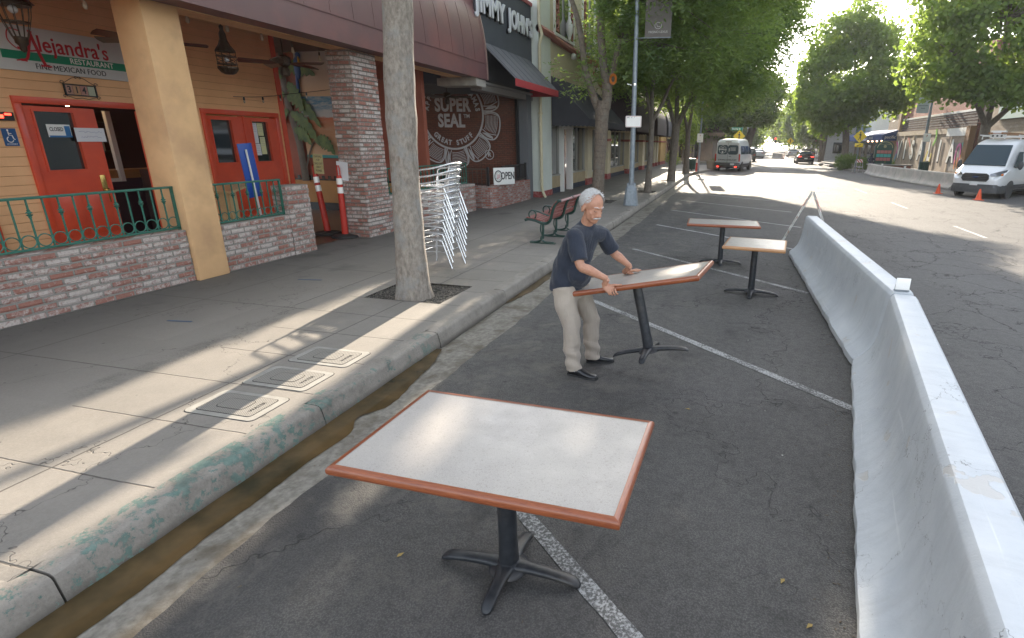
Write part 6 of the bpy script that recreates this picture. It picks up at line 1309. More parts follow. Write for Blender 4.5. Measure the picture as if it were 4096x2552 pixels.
def sedan(name, label, cat, loc, rz, mt, L=4.9, W=.96, H=1.42, suv=False, lit=False):
    t = thing(name, label, cat, loc, rz); h = H; a = L/2; hb = .95 if not suv else 1.10
    if suv: s = [(-a, .42, .85, hb+.02, W*.9, W*.95, W*.86, .1), (-a+.1, .35, .9, h-.12, W, W, W*.74, .18), (-a+.5, .32, .95, h, W, W, W*.76, .2), (.1, .32, .95, h, W, W, W*.76, .2), (.75, .32, .95, hb+.1, W, W, W*.85, .15), (1.1, .32, .9, hb, W, W, W*.9, .1), (a-.25, .35, .85, hb-.12, W*.96, W*.96, W*.84, .1), (a, .42, .7, .85, W*.82, W*.85, W*.7, .08)]
    else: s = [(-a, .45, .8, .98, W*.86, W*.93, W*.84, .08), (-a+.12, .32, .82, 1.05, W*.95, W, W*.86, .1), (-a+.75, .26, .85, 1.07, W, W*1.02, W*.86, .1), (-a+1.25, .26, .86, h-.08, W, W*1.0, W*.66, .16), (-.15, .26, .86, h, W, W, W*.66, .18), (.45, .26, .86, h-.10, W, W, W*.66, .18), (1.05, .26, .85, 1.02, W, W, W*.84, .12), (a-.4, .28, .8, .90, W*.97, W*.98, W*.84, .1), (a, .4, .66, .76, W*.85, W*.85, W*.7, .08)]
    body(t, s, mt); m = MB(); m.box(-W*.85, W*.85, -a+.3, a-.3, .18, .35); m.build('underbody', MBLACK, t, smooth=0, local=True)
    for sx in (-1, 1):
        for y in (-a+.95, a-.95): wheel(t, sx*(W-.1), y, .34, .24, ID, sx)
        if suv: P = [(sx*W*.965, .55, 1.08), (sx*W*.965, -a+.55, 1.08), (sx*W*.82, -a+.6, h-.16), (sx*W*.82, .2, h-.16)]
        else: P = [(sx*W*.955, .8, .98), (sx*W*.955, -a+1.3, .98), (sx*W*.74, -.9, h-.12), (sx*W*.74, .3, h-.12)]
        panel(t, P, MVG, 'side_window', .02*sx); MB().ball((sx*(W+.08), .75, 1.0), (.10, .06, .07)).build('mirror', mt, t, local=True)
        MB().box(sx*W*.72-.18, sx*W*.72+.18, -a-.03, -a+.06, .78, .9, bev=.02).build('tail_light', MTAILON if lit else MTAIL, t, local=True)
    if suv: P = [(W*.8, -a+.03, hb+.02), (-W*.8, -a+.03, hb+.02), (-W*.68, -a+.22, h-.16), (W*.68, -a+.22, h-.16)]
    else: P = [(W*.78, -a+.8, 1.09), (-W*.78, -a+.8, 1.09), (-W*.6, -a+1.22, h-.12), (W*.6, -a+1.22, h-.12)]
    panel(t, P, MVG, 'rear_window', .03); MB().box(-.16, .16, -a-.04, -a-.015, .58, .72, bev=.004).build('number_plate', bpy.data.materials['plate_white'], t, local=True); MB().box(-W*.85, W*.85, -a-.03, -a+.1, .40, .56, bev=.03).build('bumper', mt, t, local=True)
    return t
MCB = paint('car_black', (.012, .012, .016), .2); c1_ = sedan('parked_car', 'black coupe with lit tail lights driving away up the street', 'car', (8.15, 71.5, 0), rad(-1), MCB, H=1.46, lit=True); c1_.name = 'coupe'
m = MB(); m.box(-.88, .88, -2.48, -2.44, .72, .84, bev=.01); m.build('tail_panel', MBLACK, c1_, local=True); MB().box(-.8, .8, -2.42, -2.2, 1.07, 1.12, bev=.01).build('spoiler', MCB, c1_, local=True)
sedan('suv', 'silver sport utility car turning across the street far beyond the white van', 'car', (3.4, 112, 0), rad(-55), paint('car_silver', (.42, .44, .46), .3, .5), L=4.7, H=1.72, suv=True)
for i, (x, y, rz, mt, lb, sv) in enumerate(((1.7, 77, 0, paint('car_olive', (.06, .06, .045)), 'dark olive car half hidden behind the white passenger van', True), (3.6, 96, 0, paint('car_white', (.6, .6, .6)), 'white car parked far up the left side of the street', False), (4.0, 104, 0, paint('car_grey', (.2, .21, .22)), 'dark grey car parked behind the white one far up the street', False), (11.6, 98, 0, paint('car_dark', (.03, .035, .04)), 'dark pickup sized car parked far up the right side', True), (4.6, 120, 0, bpy.data.materials['car_white'], 'white car parked farthest up the left side', False), (10.6, 112, 0, bpy.data.materials['car_silver'], 'silver car parked beyond the dark one far up the right side', False))):
    sedan('parked_car', lb, 'car', (x, y, 0), rz, mt, suv=sv, H=1.75 if sv else 1.42)
# ---------------------------------------------------------------- right hand barriers, cones, lamp
MBARF = noisy('weathered_barrier', (.46, .43, .39), (.38, .35, .32), 2.5, .8, bs=30, bst=.3, c3=(.52, .46, .42), s3=1.5)
pts_ = [(11.45, 32.6), (10.98, 36.3), (10.62, 40.4), (10.35, 44.6), (10.62, 48.7), (11.05, 50.0)]
lbs = ['weathered concrete barrier with a pink tinged end beside the white van', 'weathered concrete barrier second from the white van', 'weathered concrete barrier third from the white van', 'weathered concrete barrier farthest from the white van, by the folding barricade']
for i in range(4): make_barrier(lbs[i], pts_[i], pts_[i+1], 20+i, MBARF, 'weathered barriers on the far side of the street')
for i, (x, y) in enumerate(((11.45, 32.75), (10.72, 39.4), (10.42, 43.9))):
    refl((x, y, .81), 0, 'small white reflector plate on the far barriers, %s from the van' % ('nearest', 'second', 'third')[i])
barricade((10.1, 50.2, 0), rad(30), 'folding barricade with striped rail at the end of the far barriers', .6, 1.1, .3)
MCONE = flat('cone_orange', (.75, .09, .02), .45)
for x, y, lb in ((9.65, 29.45, 'orange traffic cone standing left of the white van'), (10.28, 26.5, 'orange traffic cone standing right in front of the white van')):
    t = thing('traffic_cone', lb, 'traffic cone', (x, y, 0), group='orange cones by the white van'); MB().box(-.17, .17, -.17, .17, 0, .025, bev=.008).build('base', MCONE, t, local=True); MB().lathe([(.125, .025), (.12, .035), (.035, .43), (.025, .46), (.018, .455)], 24).build('cone', MCONE, t, smooth=60, local=True)
lr = post('tall steel street lamp post behind the far barriers', 13.4, 45.6, 7.9, base=False, r0=.11, r1=.07, head=(12.0, 45.6, 7.35))
board('parking_sign', 'white parking sign on the lamp post behind the far barriers', 'sign', 13.45, 45.45, 2.78, .5, .60, MREFL, [('P', 0, .1, .2, MSR)], rim=MSR)
bin_(13.55, 45.2, 'dark litter bin at the foot of the lamp post behind the far barriers', 1.1)
board('lamp_banner', 'pale grey banner on the lamp post behind the far barriers', 'banner', 12.85, 45.5, 5.15, .8, 1.4, flat('banner_pale', (.42, .46, .47), .7), [('Downtown', 0, -.2, .13, MTX), ('Visalia', 0, -.38, .12, MTX)])
# ---------------------------------------------------------------- right side buildings
MBRR = mat_brick('red_brick_far', .22, .075, .01, (.30, .10, .07), (.24, .085, .06), (.4, .25, .2), (.3, .2, .17), .6, .8); MBRG = mat_brick('tan_brick_far', .4, .2, .01, (.34, .27, .2), (.30, .24, .18), (.45, .38, .3), (.25, .2, .16), .5, .7)
MDKT = noisy('charred_timber', (.06, .05, .05), (.12, .10, .095), 2, .9); MPLY = noisy('boarding', (.36, .29, .225), (.30, .24, .19), 2.2, .85, bs=60, bst=.3, c3=(.24, .2, .17), s3=1)
MCONC = noisy('grey_render', (.28, .26, .24), (.22, .2, .19), 3, .9)
vb = thing('boarded_building', 'boarded up brick building with white VISALIA letters on its hoarding', 'building', (20, 57, .15)); XR = 17.0
MB().box(17.4, 30, 47.6, 67.4, .15, 9.6).build('brick_upper', MBRR, vb, smooth=0); MB().box(17.3, 17.41, 47.6, 67.3, 4.78, 4.95).build('white_ledge', MWHITE, vb, smooth=0)
m = MB(); 
for k in range(5): m.box(17.32, 17.42, 47.7, 67.2, 3.7+k*.22, 3.86+k*.22)
m.build('charred_fascia', MDKT, vb, smooth=0)
MB().box(XR, 17.4, 48.2, 67.4, .15, 3.62).build('hoarding', MPLY, vb, smooth=0)
m = MB()
for y in (51.2, 54.6, 58, 61.2, 64.3): m.box(XR-.05, XR, y-.14, y+.14, .15, 3.3)
m.box(XR-.06, XR, 48.2, 67.4, 3.2, 3.62); m.build('hoarding_frame', noisy('frame_cream', (.45, .37, .28), (.38, .31, .24), 3, .85), vb, smooth=0)
MB().box(XR-.065, XR-.06, 48.3, 52.4, 3.0, 3.60).build('white_panel', MWHITE, vb, smooth=0); MB().box(XR-.012, XR, 48.4, 51.0, .3, 2.5).build('grey_panel', MCONC, vb, smooth=0)
MB().box(XR-.13, XR+.3, 47.5, 48.25, .15, 3.7).build('brown_post', flat('brown_post', (.24, .14, .075), .7), vb, smooth=0)
# letters painted on the hoarding (face -X), read towards the camera side
for i, (c_, y) in enumerate(zip('VISALIA', (66.0, 64.0, 61.9, 59.2, 56.6, 54.0, 51.3))):
    pass
for c_, y, z in zip('VISALIA', (65.6, 63.4, 61.0, 58.4, 55.8, 53.4, 50.6), (1.75,)*7):
    text('hoarding_letter', c_, 2.45, MWHITE, vb, FmX(XR-.07, y, z), .01, bold=.06, sx=.85 if c_ != 'I' else 1)
    text('letter_shadow', c_, 2.35, MTX, vb, FmX(XR-.055, y-.12, z-.14), .004, bold=.06, sx=.85 if c_ != 'I' else 1)
MGR1 = flat('graffiti_pink', (.50, .10, .28), .6); MGR2 = flat('graffiti_orange', (.6, .22, .06), .6); MGR3 = flat('graffiti_green', (.16, .42, .03), .6); MGR4 = flat('graffiti_teal', (.03, .3, .26), .6); MGR5 = flat('graffiti_yellow', (.6, .48, .12), .6); MGR6 = flat('graffiti_blue', (.12, .28, .42), .6)
def streak(pts, r, mt, x=XR-.075): m = MB(); m.tube(smoothpts([(x, a, b_) for a, b_ in pts], 5), r, 6, flat=.1, up=(1, 0, 0)); return m.build('painted_stroke', mt, vb)
streak([(49.5, .9), (49.5, 2.0), (49.1, 2.35), (48.7, 2.0), (48.6, .9)], .12, MGR1); streak([(49.35, .5), (49.35, 1.2)], .11, MGR2); streak([(48.9, .6), (48.9, 1.4)], .11, MGR2); streak([(48.5, .8), (48.5, 1.6)], .1, MGR2)
streak([(55.0, 3.6), (54.7, 2.9), (55.2, 2.3)], .18, MGR3); streak([(48.5, 2.5), (48.3, 2.2)], .15, MGR4); streak([(57.0, .4), (56.2, 1.8)], .2, MGR5); streak([(55.5, .4), (55.2, 1.6)], .16, MGR5); streak([(66.8, .4), (66.2, 1.4)], .22, MGR6); streak([(66.9, 2.6), (66.0, 2.0), (66.6, 1.2)], .15, MGR1); streak([(62.8, 3.0), (61.8, 2.2)], .12, flat('graffiti_red', (.5, .12, .08), .6))
# neighbours
gb = thing('green_shop_building', 'building with dark green doors right of the hoarding', 'building', (20, 42, .15)); MB().box(17.5, 30, 36, 47.5, 2.75, 7.5).build('upper_wall', MBRG, gb, smooth=0); MB().box(17.6, 18.0, 36, 47.5, .15, 2.75).build('green_doors', flat('door_green', (.015, .075, .055), .5), gb, smooth=0)
m = MB()
for y in (47.3, 45.9, 43.4, 41, 38.5): m.box(17.45, 17.7, y-.15, y+.15, .15, 2.75)
m.build('posts', flat('brown_post2', (.20, .12, .07), .7), gb, smooth=0); MB().box(17.3, 17.5, 36, 44.5, 4.0, 6.6).build('pale_sign', flat('pale_sign', (.38, .48, .45), .6), gb, smooth=0)
gl2 = thing('glass_fronted_building', 'pale building behind the right hand tree', 'building', (22, 28, .15)); MB().box(18.5, 34, 8, 36, .15, 8.5).build('wall', noisy('pale_render', (.40, .44, .42), (.34, .38, .37), 1, .8), gl2, smooth=0)
for k in range(6): MB().box(18.42, 18.5, 10+k*4.3, 12.8+k*4.3, 3.6, 6.6).build('window', MWGL, gl2, smooth=0)
tb = thing('tan_brick_building', 'tan brick building between the blue awning and the red brick one', 'building', (20, 71, .15)); MB().box(17.2, 30, 67.5, 72.5, .15, 8.2).build('wall', MBRG, tb, smooth=0); MB().box(17.1, 17.25, 67.45, 68.3, .15, 8.3).build('corner_pier', noisy('pier_tan', (.36, .24, .15), (.3, .2, .13), 2, .8), tb, smooth=0); MB().box(17.1, 17.2, 69.6, 71.6, 5.4, 7.4).build('window', MWGL, tb, smooth=0)
bb_ = thing('blue_awning_building', 'building with grey blue upper wall and blue awning on the right', 'building', (21, 84, .15)); MB().box(17.4, 34, 72.6, 92, 2.4, 7.5).build('upper_wall', flat('slate_blue_wall', (.17, .24, .29), .7), bb_, smooth=0); MB().box(17.6, 18, 72.6, 92, .15, 2.4).build('shop_front', noisy('shopfront_tan', (.26, .18, .12), (.12, .09, .07), .7, .7), bb_, smooth=0)
for k in range(5): MB().box(17.55, 17.62, 74+k*3.6, 76+k*3.6, .5, 2.3).build('window', MWGL, bb_, smooth=0)
MBA = flat('blue_awning', (.03, .07, .22), .7); t = thing('blue_awning', 'blue fabric awning with white lettering on the right side of the street', 'awning', (16.6, 76, 2.6)); MB().loft([[(17.4, y, 4.0), (15.6, y, 3.35), (15.6, y, 2.75), (17.4, y, 2.75)] for y in (67.7, 90)]).build('canvas', MBA, t, smooth=0)
text('lettering', 'pacific', .45, MWHITE, t, FY(16.4, 67.68, 3.1), .004); text('lettering', 'TREASURES', .42, flat('awning_text', (.5, .55, .6), .6), t, FmX(15.58, 73, 3.05), .004)
m = MB()
for k in range(4): m.ball((15.9, 69+k*2.2, 2.7), .09)
m.build('light', flat('warm_lamp', (.9, .6, .4), .4, emit=(1, .55, .3), es=4), t)
# town kiosk
kk = thing('town_kiosk', 'dark green arched town directory board with coloured panels', 'notice board', (12.3, 52.5, .15)); MKG = flat('kiosk_green', (.012, .06, .045), .5); kx, ky = 12.45, 52.5
m = MB(); arch = [(kx-.72, .15), (kx-.72, 2.0)]+[(kx-.72*math.cos(PI*i/12), 2.0+.62*math.sin(PI*i/12)) for i in range(13)]+[(kx+.72, 2.0), (kx+.72, .15)]; m.prism(arch, ky, ky+.18, 'y'); m.build('board', MKG, kk, smooth=0)
m = MB(); m.tube([(kx-.60*math.cos(PI*i/14), ky-.01, 2.0+.50*math.sin(PI*i/14)) for i in range(15)], .03, 5); m.ball((kx, ky-.01, 2.12), (.12, .02, .12)); m.build('gold_trim', flat('kiosk_gold', (.35, .33, .18), .5), kk)
for r_ in range(3):
    for c_ in range(4): MB().box(kx-.58+c_*.29, kx-.32+c_*.29, ky-.012, ky, .95+r_*.30, 1.2+r_*.30).build('panel', flat('kp%d' % (r_ % 3), ((.40, .12, .12), (.05, .35, .32), (.42, .14, .13))[r_], .5) if 'kp%d' % r_ not in bpy.data.materials else bpy.data.materials['kp%d' % r_], kk, smooth=0)
text('lettering', 'DOWNTOWN', .15, bpy.data.materials['kiosk_gold'], kk, FY(kx, ky-.012, 2.3), .003)
tag(MB().prism([(11.0, .15), (11.0, .62), (14.2, .62), (14.2, .15)], 50.6, 51.1, 'y').build('brick_wall', MBRR, smooth=0), 'low brick seat wall in front of the green directory board', 'wall'); tag(MB().box(10.9, 14.3, 50.5, 51.2, .62, .72, bev=.01).build('concrete_slab', MRP), 'pale concrete slab capping the low brick seat wall', 'slab')
# leafless details across the intersection: buildings up the street
FB = [('row_building', 'white rendered shop far up the right side of the street', 13.6, 22, 92.5, 112, 5.2, (.55, .53, .5)), ('row_building', 'tan shop beyond the white one far up the right side', 15.2, 26, 112.5, 145, 4.4, (.42, .33, .24)), ('row_building', 'grey building farthest up the right side', 17.5, 30, 146, 190, 8, (.3, .28, .26)), ('row_building', 'brown shop far up the left side of the street', -20, -2.4, 90, 130, 5, (.25, .18, .13)), ('row_building', 'pale building farthest up the left side', -20, 2.5, 135, 190, 7.5, (.38, .36, .33))]
for nm, lb, x0, x1, y0, y1, h, c_ in FB:
    t = thing(nm, lb, 'building', ((x0+x1)/2, y0, .15)); MB().box(x0, x1, y0, y1, .15, h).build('wall', noisy('render_%d' % int(y0+x0), c_, tuple(q*.85 for q in c_), 1, .85), t, smooth=0); right = x0 > 0 and x1 > 10; xf = x0 if right else x1
    MB().box(xf-(1.4 if right else 0), xf+(0 if right else 1.4), y0+1, y1-1, 2.7, 2.95).build('canopy', flat('canopy_%d' % int(y0), (.3, .16, .1), .7), t, smooth=0)
    for k in range(int((y1-y0)/4)): MB().box(xf-.06, xf+.06, y0+1+k*4, y0+3.6+k*4, .6, 2.5).build('window', MWGL, t, smooth=0)
    MB().box(x0+1, x0+3 if not right else x0+3, y0-.05, y0+.05, 1, 2.6).build('window', MWGL, t, smooth=0)
# corner shop across the side street on the left
cs = thing('corner_shop_building', 'brown roofed corner shop with deep canopy across the side street', 'shop', (-6, 68, .15)); MSH = noisy('brown_shingle', (.11, .07, .055), (.08, .055, .045), 3, .9, bs=30, bst=.4)
MB().box(-24, -2.6, 67.5, 88, .15, 3.1).build('wall', noisy('shop_tan', (.30, .22, .17), (.2, .15, .12), .8, .7), cs, smooth=0); MB().box(-24, -1.4, 66.3, 89, 3.0, 3.35).build('canopy', noisy('canopy_tan', (.36, .26, .18), (.3, .22, .15), 2, .7), cs, smooth=0)
m = MB(); m.loft([[(-24, y, 3.35), (-1.5, y, 3.35), (-3.6, y, 5.6), (-24, y, 5.6)] for y in (66.4, 89)]); m.build('roof', MSH, cs, smooth=0)
MB().box(-24, -5.2, 66.0, 66.35, 3.36, 5.4).build('gable_front', MDKT, cs, smooth=0); m = MB()
m.tube([(-4.9, 66.1, 5.9), (-3.5, 66.1, 4.9), (-3.4, 66.1, 3.4)], .12, 6); m.build('eave', MTERRA, cs)
for k in range(14): x = -14+k*.75; m_ = MB().box(x, x+.35, 67.40, 67.5, .3, 2.9) if k % 2 else MB().box(x, x+.7, 67.42, 67.5, .5, 2.7); m_.build('window', MWGL if k % 2 == 0 else flat('mullion_%d' % k, (.2, .14, .1), .7), cs, smooth=0)
# flowered signs and traffic lights
def signal(x, y, z, label, arm_from=None):
    t = thing('traffic_signal', label, 'traffic light', (x, y, z), group='traffic signals showing red'); MB().box(x-.17, x+.17, y-.12, y+.12, z-.5, z+.5, bev=.03).build('housing', MBLACK, t)
    MB().ball((x, y-.12, z+.3), (.15, .05, .15), 14, 8).build('red_light', MTAILON, t)
    for dz in (0, -.3): MB().ball((x, y-.12, z+dz), (.11, .03, .11), 12, 6).build('dark_lens', flat('lens_off', (.03, .04, .03), .3) if 'lens_off' not in bpy.data.materials else bpy.data.materials['lens_off'], t)
    if arm_from:
        ax, az = arm_from; MB().tube([(ax, y+.2, 0), (ax, y+.2, az)], .1, 10).build('mast', MSTEEL, t); MB().tube([(ax, y+.2, az-.3), (lerp(ax, x, .5), y+.2, az+.1), (x, y+.2, z+.4)], .06, 8).build('arm', MSTEEL, t)
    return t
signal(4.6, 103, 5.9, 'red traffic signal hung over the street from the left', (1.9, 6.2)); signal(9.6, 101, 5.6, 'red traffic signal on the tall mast right of centre', (10.6, 8.0)); signal(7.0, 108, 2.9, 'low red traffic signal on the far median'); signal(11.6, 97, 2.75, 'low red traffic signal on the right pavement')
blade(9.6, 100.5, 6.6, 2.2, 'Locust St', 'green street name sign hung on the tall signal mast', pole=False)
for x, y, z, lb in ((13.6, 96, 4.0, 'white hanging shop sign on the right pavement'), ): board('hanging_sign', lb, 'sign', x, y, z, 1.0, 1.0, flat('mint_sign', (.5, .62, .58), .5), [('P', 0, 0, .5, MGRN)])
ped(8.2, 92, 'small yellow pedestrian sign far up the street', 2.7, .75); ped(5.3, 118, 'tiny yellow pedestrian sign farthest up the street', 2.6, .8)
chan((7.6, 93, 0), (0, 0), 'red delineator standing far up the street by a barrier', base='sq'); make_barrier('short pale barrier standing far up the street beside a red delineator', (6.0, 94.5), (7.4, 93.4), 41, MBARF, 'weathered barriers on the far side of the street')
# boulders by the corner
for i, (x, y, r) in enumerate(((9.5, 59.5, .3), (8.9, 62.5, .26))):
    bm = bmesh.new(); bmesh.ops.create_icosphere(bm, subdivisions=2, radius=r)
    for v in bm.verts: v.co *= random.uniform(.85, 1.15); v.co.z *= .6
    m = MB(); m.addbm(bm, Matrix.Translation((x, y, .15+r*.3))); tag(m.build('boulder', MCONC), 'grey boulder by the right corner, %s one' % ('nearer', 'farther')[i], 'boulder')
# seated passer-by in dark clothes far off beside the kiosk
# ---------------------------------------------------------------- the man lifting the table
def merged(name, mb, mt, parent, voxel=.006, smooth=6, fac=.5, sub=None):
    o = mb.build(name+'_raw', mt, None, smooth=0)
    r = o.modifiers.new('r', 'REMESH'); r.mode = 'VOXEL'; r.voxel_size = voxel
    s_ = o.modifiers.new('s', 'SMOOTH'); s_.iterations = smooth; s_.factor = fac
    bpy.context.view_layer.update()
    me = bpy.data.meshes.new_from_object(o.evaluated_get(bpy.context.evaluated_depsgraph_get()))
    bpy.data.objects.remove(o); me.name = name; me.materials.clear(); me.materials.append(mt) ; me.polygons.foreach_set('use_smooth', [True]*len(me.polygons))
    return link(name, me, parent)
man = thing('person', 'white haired man in navy T-shirt and grey trousers bending to lift the tilted table', 'person', (-1.25, 4.68, 0))
def mat_skin():
    m, nt, b = mat('skin'); v = objco(nt)
    c = mix(nt, ramp(nt, noise(nt, v, 22, 4), .35, .7), (.52, .27, .175), (.43, .205, .13)); c = mix(nt, ramp(nt, noise(nt, v, 90, 3), .55, .75, 0, .35), c, (.30, .12, .07))
    nt.links.new(c, b.inputs['Base Color']); b.inputs['Roughness'].default_value = .5; b.inputs['Subsurface Weight'].default_value = .12; b.inputs['Subsurface Radius'].default_value = (.01, .004, .002)
    bump(nt, b, noise(nt, v, 120, 4), .18, .002); return m
MSKIN = mat_skin()
def mat_cloth(name, c1, c2, folds=.4, sc=7):
    m, nt, b = mat(name); v = objco(nt); c = mix(nt, ramp(nt, noise(nt, v, 5, 5), .35, .65), c1, c2); nt.links.new(c, b.inputs['Base Color']); b.inputs['Roughness'].default_value = .9; b.inputs['Sheen Weight'].default_value = .15
    w_ = noise(nt, nd(nt, 'Mapping', {'Vector': v, 'Scale': (1.6, 1.6, .5)}).outputs[0], sc, 3, .5, .8)
    bump(nt, b, mth(nt, 'ADD', mth(nt, 'MULTIPLY', w_, 6), noise(nt, v, 260, 2)), folds, .004); return m
MNAVY = mat_cloth('navy_cotton', (.020, .026, .042), (.027, .033, .050), .6, 9); MKHAKI = mat_cloth('grey_khaki', (.43, .365, .30), (.38, .32, .265), .6, 7); MLEA = flat('black_leather', (.012, .012, .014), .32, coat=.3)
MHAIR = noisy('white_hair', (.66, .65, .64), (.48, .46, .44), 60, .6, bs=120, bst=.5, bd=.004); MSOCK = flat('white_sock', (.6, .6, .62), .9)
fd = Vector((.93, -.37, 0)).normalized(); sd = Vector((.37, .93, 0)).normalized()
def ringat(c, a, b_, nrm, n=24, fwd=None):
    """ellipse of half depth a (along facing) and half width b about c, in the plane with normal nrm"""
    nrm = Vector(nrm).normalized(); f_ = Vector(fwd) if fwd else fd; f_ = (f_-nrm*f_.dot(nrm)).normalized(); s_ = nrm.cross(f_).normalized()
    return [Vector(c)+f_*(a*math.cos(2*PI*i/n))+s_*(b_*math.sin(2*PI*i/n)) for i in range(n)]
shn, shf = Vector((-1.285, 4.45, 1.345)), Vector((-1.135, 4.83, 1.31)); elN, wrN = Vector((-1.205, 4.36, 1.10)), Vector((-.985, 4.425, .985)); elF, wrF = Vector((-1.035, 4.93, 1.115)), Vector((-.885, 4.98, .985))
# body: neck, arms, hands and head as one surface
b = MB()
def taper(m, pts, rs, n=12, fl=1.0, up=None): m.tube(smoothpts(pts, 4), [lerp(rs[int(min(i/4, len(rs)-1.001))], rs[int(min(i/4, len(rs)-1.001))+1], (i/4) % 1 if i < (len(rs)-1)*4 else 1) for i in range((len(rs)-1)*4+1)], n, flat=fl, up=up)
taper(b, [(-1.26, 4.64, 1.30), (-1.225, 4.62, 1.42), (-1.19, 4.595, 1.50), (-1.175, 4.585, 1.56)], [.075, .058, .056, .052], 14)
taper(b, [shn, lerp(shn, elN, .6), elN, lerp(elN, wrN, .3), lerp(elN, wrN, .75), wrN], [.040, .044, .042, .045, .031, .026])
taper(b, [shf, lerp(shf, elF, .6), elF, lerp(elF, wrF, .3), lerp(elF, wrF, .75), wrF], [.040, .044, .041, .044, .031, .026])
taper(b, [(-1.42, 4.68, .9), (-1.30, 4.66, 1.15), (-1.25, 4.64, 1.33)], [.10, .10, .08], 12)
taper(b, [shn, (-1.24, 4.64, 1.33), shf], [.035, .04, .035])
# hands. near hand: palm over the wooden edge, four fingers curled under it, thumb on top
def hand(m, wr, palm_c, palm_dir, palm_n, fingers, thumb):
    d = Vector(palm_dir).normalized(); nrm = Vector(palm_n).normalized(); s_ = d.cross(nrm).normalized(); c = Vector(palm_c)
    rings = []
    for t, hw, ht in ((-.052, .026, .020), (-.03, .034, .019), (0, .041, .017), (.03, .042, .014), (.045, .038, .011)):
        rings.append([c+d*t+s_*(hw*math.copysign(abs(math.cos(a))**.8, math.cos(a)))+nrm*(ht*math.sin(a)) for a in [2*PI*i/16 for i in range(16)]])
    m.loft(rings); m.tube([wr, c-d*.045], [.026, .027], 12)
    for f in fingers: m.tube(smoothpts(f, 3), [.0095-.0022*i/(len(f)*3-3) for i in range((len(f)-1)*3+1)], 8); m.ball(f[-1], .0078, 8, 6)
    m.tube(smoothpts(thumb, 3), [.0125-.003*i/((len(thumb)-1)*3) for i in range((len(thumb)-1)*3+1)], 8); m.ball(thumb[-1], .0095, 8, 6)
# frame on the table edge near the hand
TM = Matrix.Translation(t2.location)@t2.rotation_quaternion.to_matrix().to_4x4()
TX = (TM.to_3x3()@Vector((1, 0, 0))).normalized(); TY = (TM.to_3x3()@Vector((0, 1, 0))).normalized(); TZ = (TM.to_3x3()@Vector((0, 0, 1))).normalized()
E0 = TM@Vector((-.125, -.352, .76))           # top of near edge under the hand
pc = E0-TY*.018+TZ*.012; pd = (TX*.55-TY*.35-TZ*.75).normalized(); pn = (TX*.1-TY*.8+TZ*.55).normalized()
pc = E0+TX*.0-TY*.028-TZ*.002
fin = []
for k, (o_, L) in enumerate(((.036, .9), (.012, 1.0), (-.012, .95), (-.034, .8))):
    base = pc+TX*(o_+.022)-TZ*.028-TY*.006; fin.append([base+TZ*.02, base-TZ*.008*L-TY*.010+TX*.006, base-TZ*.034*L-TY*.002+TX*.010, base-TZ*.036*L+TY*.024*L+TX*.008])
hand(b, wrN, pc-TX*.006+TZ*.004, (TX*.62-TZ*.62), (-TY*.85+TZ*.4+TX*.2), fin, [pc+TZ*.012, pc+TX*.04+TZ*.022+TY*.012, pc+TX*.082+TZ*.014+TY*.020, pc+TX*.112+TZ*.013+TY*.018])
# far hand: flat on the table top, fingers forward
H0 = TM@Vector((-.135, .245, .772)); dF = (TX*.93+TY*.0).normalized()
fin = []
for k, (o_, L) in enumerate(((-.034, .85), (-.012, .98), (.012, 1.0), (.034, .82))):
    base = H0+TX*.035+TY*o_+TZ*.012; fin.append([base-TX*.02, base+TX*.028*L+TZ*.006, base+TX*.056*L+TZ*-.001, base+TX*.078*L-TZ*.006])
hand(b, wrF, H0+TZ*.014-TX*.01, TX, TZ, fin, [H0-TX*.02-TY*.028+TZ*.01, H0+TX*.005-TY*.056+TZ*.004, H0+TX*.035-TY*.07, H0+TX*.055-TY*.072])
# head, local frame: y forward, x to his right hand side seen from the front, z up
fh = Vector((.80, -.56, 0)).normalized(); rt = Vector((fh.y, -fh.x, 0))
Hm = Matrix.Translation((-1.165, 4.575, 1.575))@Matrix(((rt.x, fh.x, 0, 0), (rt.y, fh.y, 0, 0), (0, 0, 1, 0), (0, 0, 0, 1)))@Matrix.Rotation(rad(-20), 4, 'X')@Matrix.Scale(1.12, 4)
b.ball((0, -.012, .035), (.078, .098, .088), 24, 16, Hm); b.ball((0, .028, -.02), (.064, .066, .085), 20, 14, Hm); b.ball((0, .052, -.082), (.036, .034, .030), 14, 10, Hm); b.ball((0, .03, -.06), (.056, .052, .044), 16, 10, Hm)
b.loft([[Hm@Vector(p) for p in ((-.008, .088, .022), (.008, .088, .022), (.010, .078, .02), (-.010, .078, .02))], [Hm@Vector(p) for p in ((-.010, .106, -.008), (.010, .106, -.008), (.015, .08, -.008), (-.015, .08, -.008))], [Hm@Vector(p) for p in ((-.013, .116, -.028), (.013, .116, -.028), (.021, .08, -.030), (-.021, .08, -.030))], [Hm@Vector(p) for p in ((-.010, .104, -.038), (.010, .104, -.038), (.017, .08, -.038), (-.017, .08, -.038))]])
b.ball((-.014, .096, -.031), (.009, .010, .008), 8, 6, Hm); b.ball((.014, .096, -.031), (.009, .010, .008), 8, 6, Hm)
b.tube([Hm@Vector(p) for p in ((-.045, .074, .032), (-.02, .086, .034), (0, .086, .030), (.02, .086, .034), (.045, .074, .032))], .0085, 8)
b.tube([Hm@Vector(p) for p in ((-.022, .083, -.064), (0, .091, -.063), (.022, .083, -.064))], .0065, 8); b.tube([Hm@Vector(p) for p in ((-.018, .082, -.054), (0, .091, -.052), (.018, .082, -.054))], .0055, 8)
